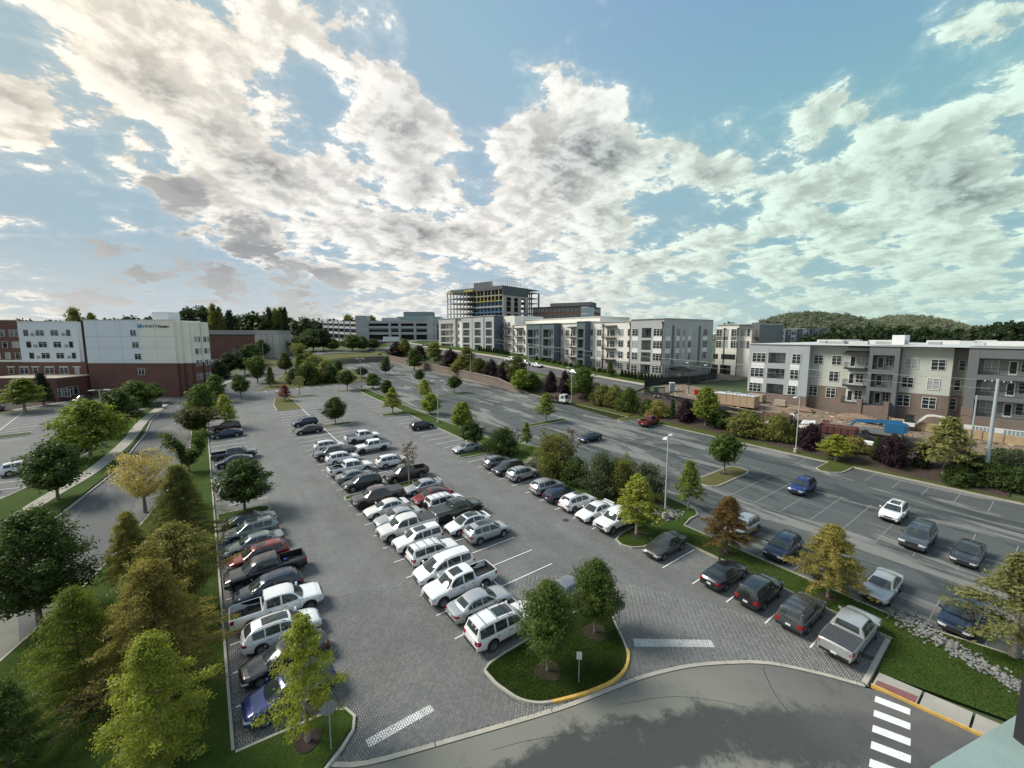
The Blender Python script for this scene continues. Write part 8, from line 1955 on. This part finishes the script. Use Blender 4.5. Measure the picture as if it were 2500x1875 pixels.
for px, t, w, lf, lb in ((735, 822, 42, 'green', 'green bushy tree left of the garage trees'), (765, 806, 52, 'deep', 'large dark tree before the garage ramp'), (790, 806, 40, 'dark', 'dark purple-green tree touching the garage'), (812, 828, 30, 'olive', 'small olive tree below the garage ramp'), (860, 818, 44, 'green', 'tree in front of the garage stair tower'), (885, 822, 26, 'grey', 'bluish tree beside the garage stair tower'), (912, 828, 30, 'deep', 'tree before the lower garage deck')):
    p = depth_at(px, 850, 228); p.z = ground(p.x, p.y)-.5; plant('zelk', lf, px, 850, t, w, lb, p=p, group=gF)
gT = 'tall thin trees on the ridge'
for px, t, w, D, lb in ((523, 747, 22, 300, 'tall thin tree above the wood, left of the pair'), (538, 750, 16, 302, 'tall thin tree above the wood, right of the pair'), (660, 755, 20, 300, 'tall dark tree on the ridge, leftmost of the group'), (674, 754, 18, 300, 'pale airy tree on the ridge, second of the group'), (687, 755, 18, 301, 'pale airy tree on the ridge, third of the group'), (698, 752, 16, 302, 'dark upright tree at the end of the ridge group'), (184, 757, 34, 210, 'bare-looking tree above the hotel roof, left'), (226, 765, 24, 212, 'smaller bare-looking tree above the hotel roof, right'), (852, 772, 30, 330, 'rounded tree above the garage ramp'), (908, 772, 26, 330, 'rounded tree behind the garage stair tower'), (562, 762, 22, 298, 'dark pointed tree in the middle of the ridge')):
    p = depth_at(px, 815, D); p.z = 13; plant('tall', 'far' if 'dark' in lb else 'olive', px, 815, t, w, lb, p=p, group=gT)
# hills
def hill(name, crest, D0, D1, m_, seed, canopy):
    """crest: list of (px, row) of the skyline at distance D0; slopes forward and back from it"""
    rng = np.random.default_rng(seed); mb = MB(); rows = []; P0 = []
    for px in np.linspace(crest[0][0], crest[-1][0], 70):
        r_ = np.interp(px, [c[0] for c in crest], [c[1] for c in crest]); c_ = depth_at(px, 815, D0); zt2 = zpix(c_, r_) ; col_ = []
        for t in np.linspace(0, 1, 16):
            D = D0 - (D0-D1)*t; q = depth_at(px, 815, D); hgt_ = 10 + (zt2-10)*(math.cos(math.pi*t)*.5+.5)**.8; col_.append((q.x, q.y, hgt_-10))
            if t < .85: P0.append((q.x, q.y, hgt_-10))
        q = depth_at(px, 815, D0*1.4); rows.append([(q.x, q.y, 0)] + col_)
    mb.grid(rows); o = mb.obj(name, m_, smooth=179); tag(o, kind='structure')
    it = []
    for i in range(canopy): x, y, z = P0[rng.integers(len(P0))]; s = rng.uniform(7, 13); it.append((x+rng.uniform(-14, 14), y+rng.uniform(-14, 14), z-s*.25, s*.75, s*1.1))
    return it
HM = mat('hill_green', (.07, .085, .045), .95, .3, .02)
i1 = hill('hill', [(1800, 806), (1850, 790), (1880, 778), (1920, 767), (1975, 761), (2040, 766), (2090, 778), (2130, 787), (2200, 803), (2280, 815)], 950, 520, HM, 1, 1500)
i2 = hill('hill', [(2080, 804), (2130, 779), (2180, 770), (2215, 768), (2260, 773), (2310, 783), (2360, 795), (2420, 800), (2560, 805)], 1150, 650, HM, 2, 1200)
LEAF['hill2'] = leafmat('hillfar', (.23, .25, .18), (.265, .28, .20))  # farther hill paler still, haze put into the leaf colour
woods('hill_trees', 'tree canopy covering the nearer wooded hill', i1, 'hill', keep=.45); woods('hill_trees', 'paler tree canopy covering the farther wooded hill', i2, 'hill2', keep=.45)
# low skyline of trees all round the horizon
it = []
for i in range(260):
    a = rng.uniform(-2.6, 2.6); D = rng.uniform(520, 700); x, y = math.sin(YAW+a)*D, math.cos(YAW+a)*D; h = rng.uniform(12, 18); it.append((x, y, ground(x, y)-1, h*.7, h))
woods('horizon_trees', 'low line of distant trees on the horizon', it, 'far')

# ------------------------------------------------------------------ the ledge and window post of the building we look out from
def at_z(px, py, z): d = pxdir(px, py); t = (z-EYE)/d.z; return Vector((d.x*t, d.y*t, z))
zl2 = EYE - 1.25
a, b2 = at_z(2265, 1875, zl2), at_z(2478, 1748, zl2); c_, d2 = at_z(2372, 1875, zl2-.02), at_z(2462, 1828, zl2-.02)
u = (b2-a).normalized(); n_ = Vector((u.y, -u.x, 0)); wd = max(.2, (c_-a).dot(n_))
own = thing('window_ledge', 'pale concrete ledge outside the window at the lower right corner', 'ledge', a - u*1.2)
M_ledge = mat('ledge_concrete', (.23, .31, .285), .7, .10, 6, .1, 60)
mb = MB()
for s0, s1 in ((-1.6, .0), (.012, 1.25)):
    mb = MB(); m0, m1 = (u*(s0+1.2)), (u*(s1+1.2)); L_ = wd*1.0
    q = [m0, m1, m1+n_*L_, m0+n_*L_]; mb.add([(p.x, p.y, -.3) for p in q] + [(p.x, p.y, 0) for p in q], [(4,5,6,7),(0,1,5,4),(1,2,6,5),(2,3,7,6),(3,0,4,7)]); mb.obj('ledge_stone', M_ledge, own)
pp = at_z(2473, 1800, zl2); wp = thing('window_post', 'black window frame post at the lower right picture edge', 'window frame', pp + Vector((0, 0, -.6)))
rt2 = Vector((math.cos(YAW), -math.sin(YAW), 0)); fw2 = Vector((math.sin(YAW), math.cos(YAW), 0)); q = [fw2*-.06, fw2*-.06 + rt2*.12, rt2*.12, Vector((0, 0, 0))]
mb = MB(); mb.add([(p.x, p.y, -.4) for p in q] + [(p.x, p.y, 3.0) for p in q], [(0,1,5,4),(1,2,6,5),(2,3,7,6),(3,0,4,7),(4,5,6,7)]); mb.obj('post', M_blk, wp)
mb = MB(); q = [n_*wd + u*(-2.2), n_*wd + u*2.0, n_*(wd+.35) + u*2.0, n_*(wd+.35) + u*(-2.2)]; mb.add([(p.x+u.x, p.y+u.y, -.35) for p in q] + [(p.x+u.x, p.y+u.y, -.12) for p in q], [(4,5,6,7),(0,1,5,4),(3,0,4,7)]); mb.obj('window_cill', mat('cill_dark', (.03, .04, .042), .5), own)
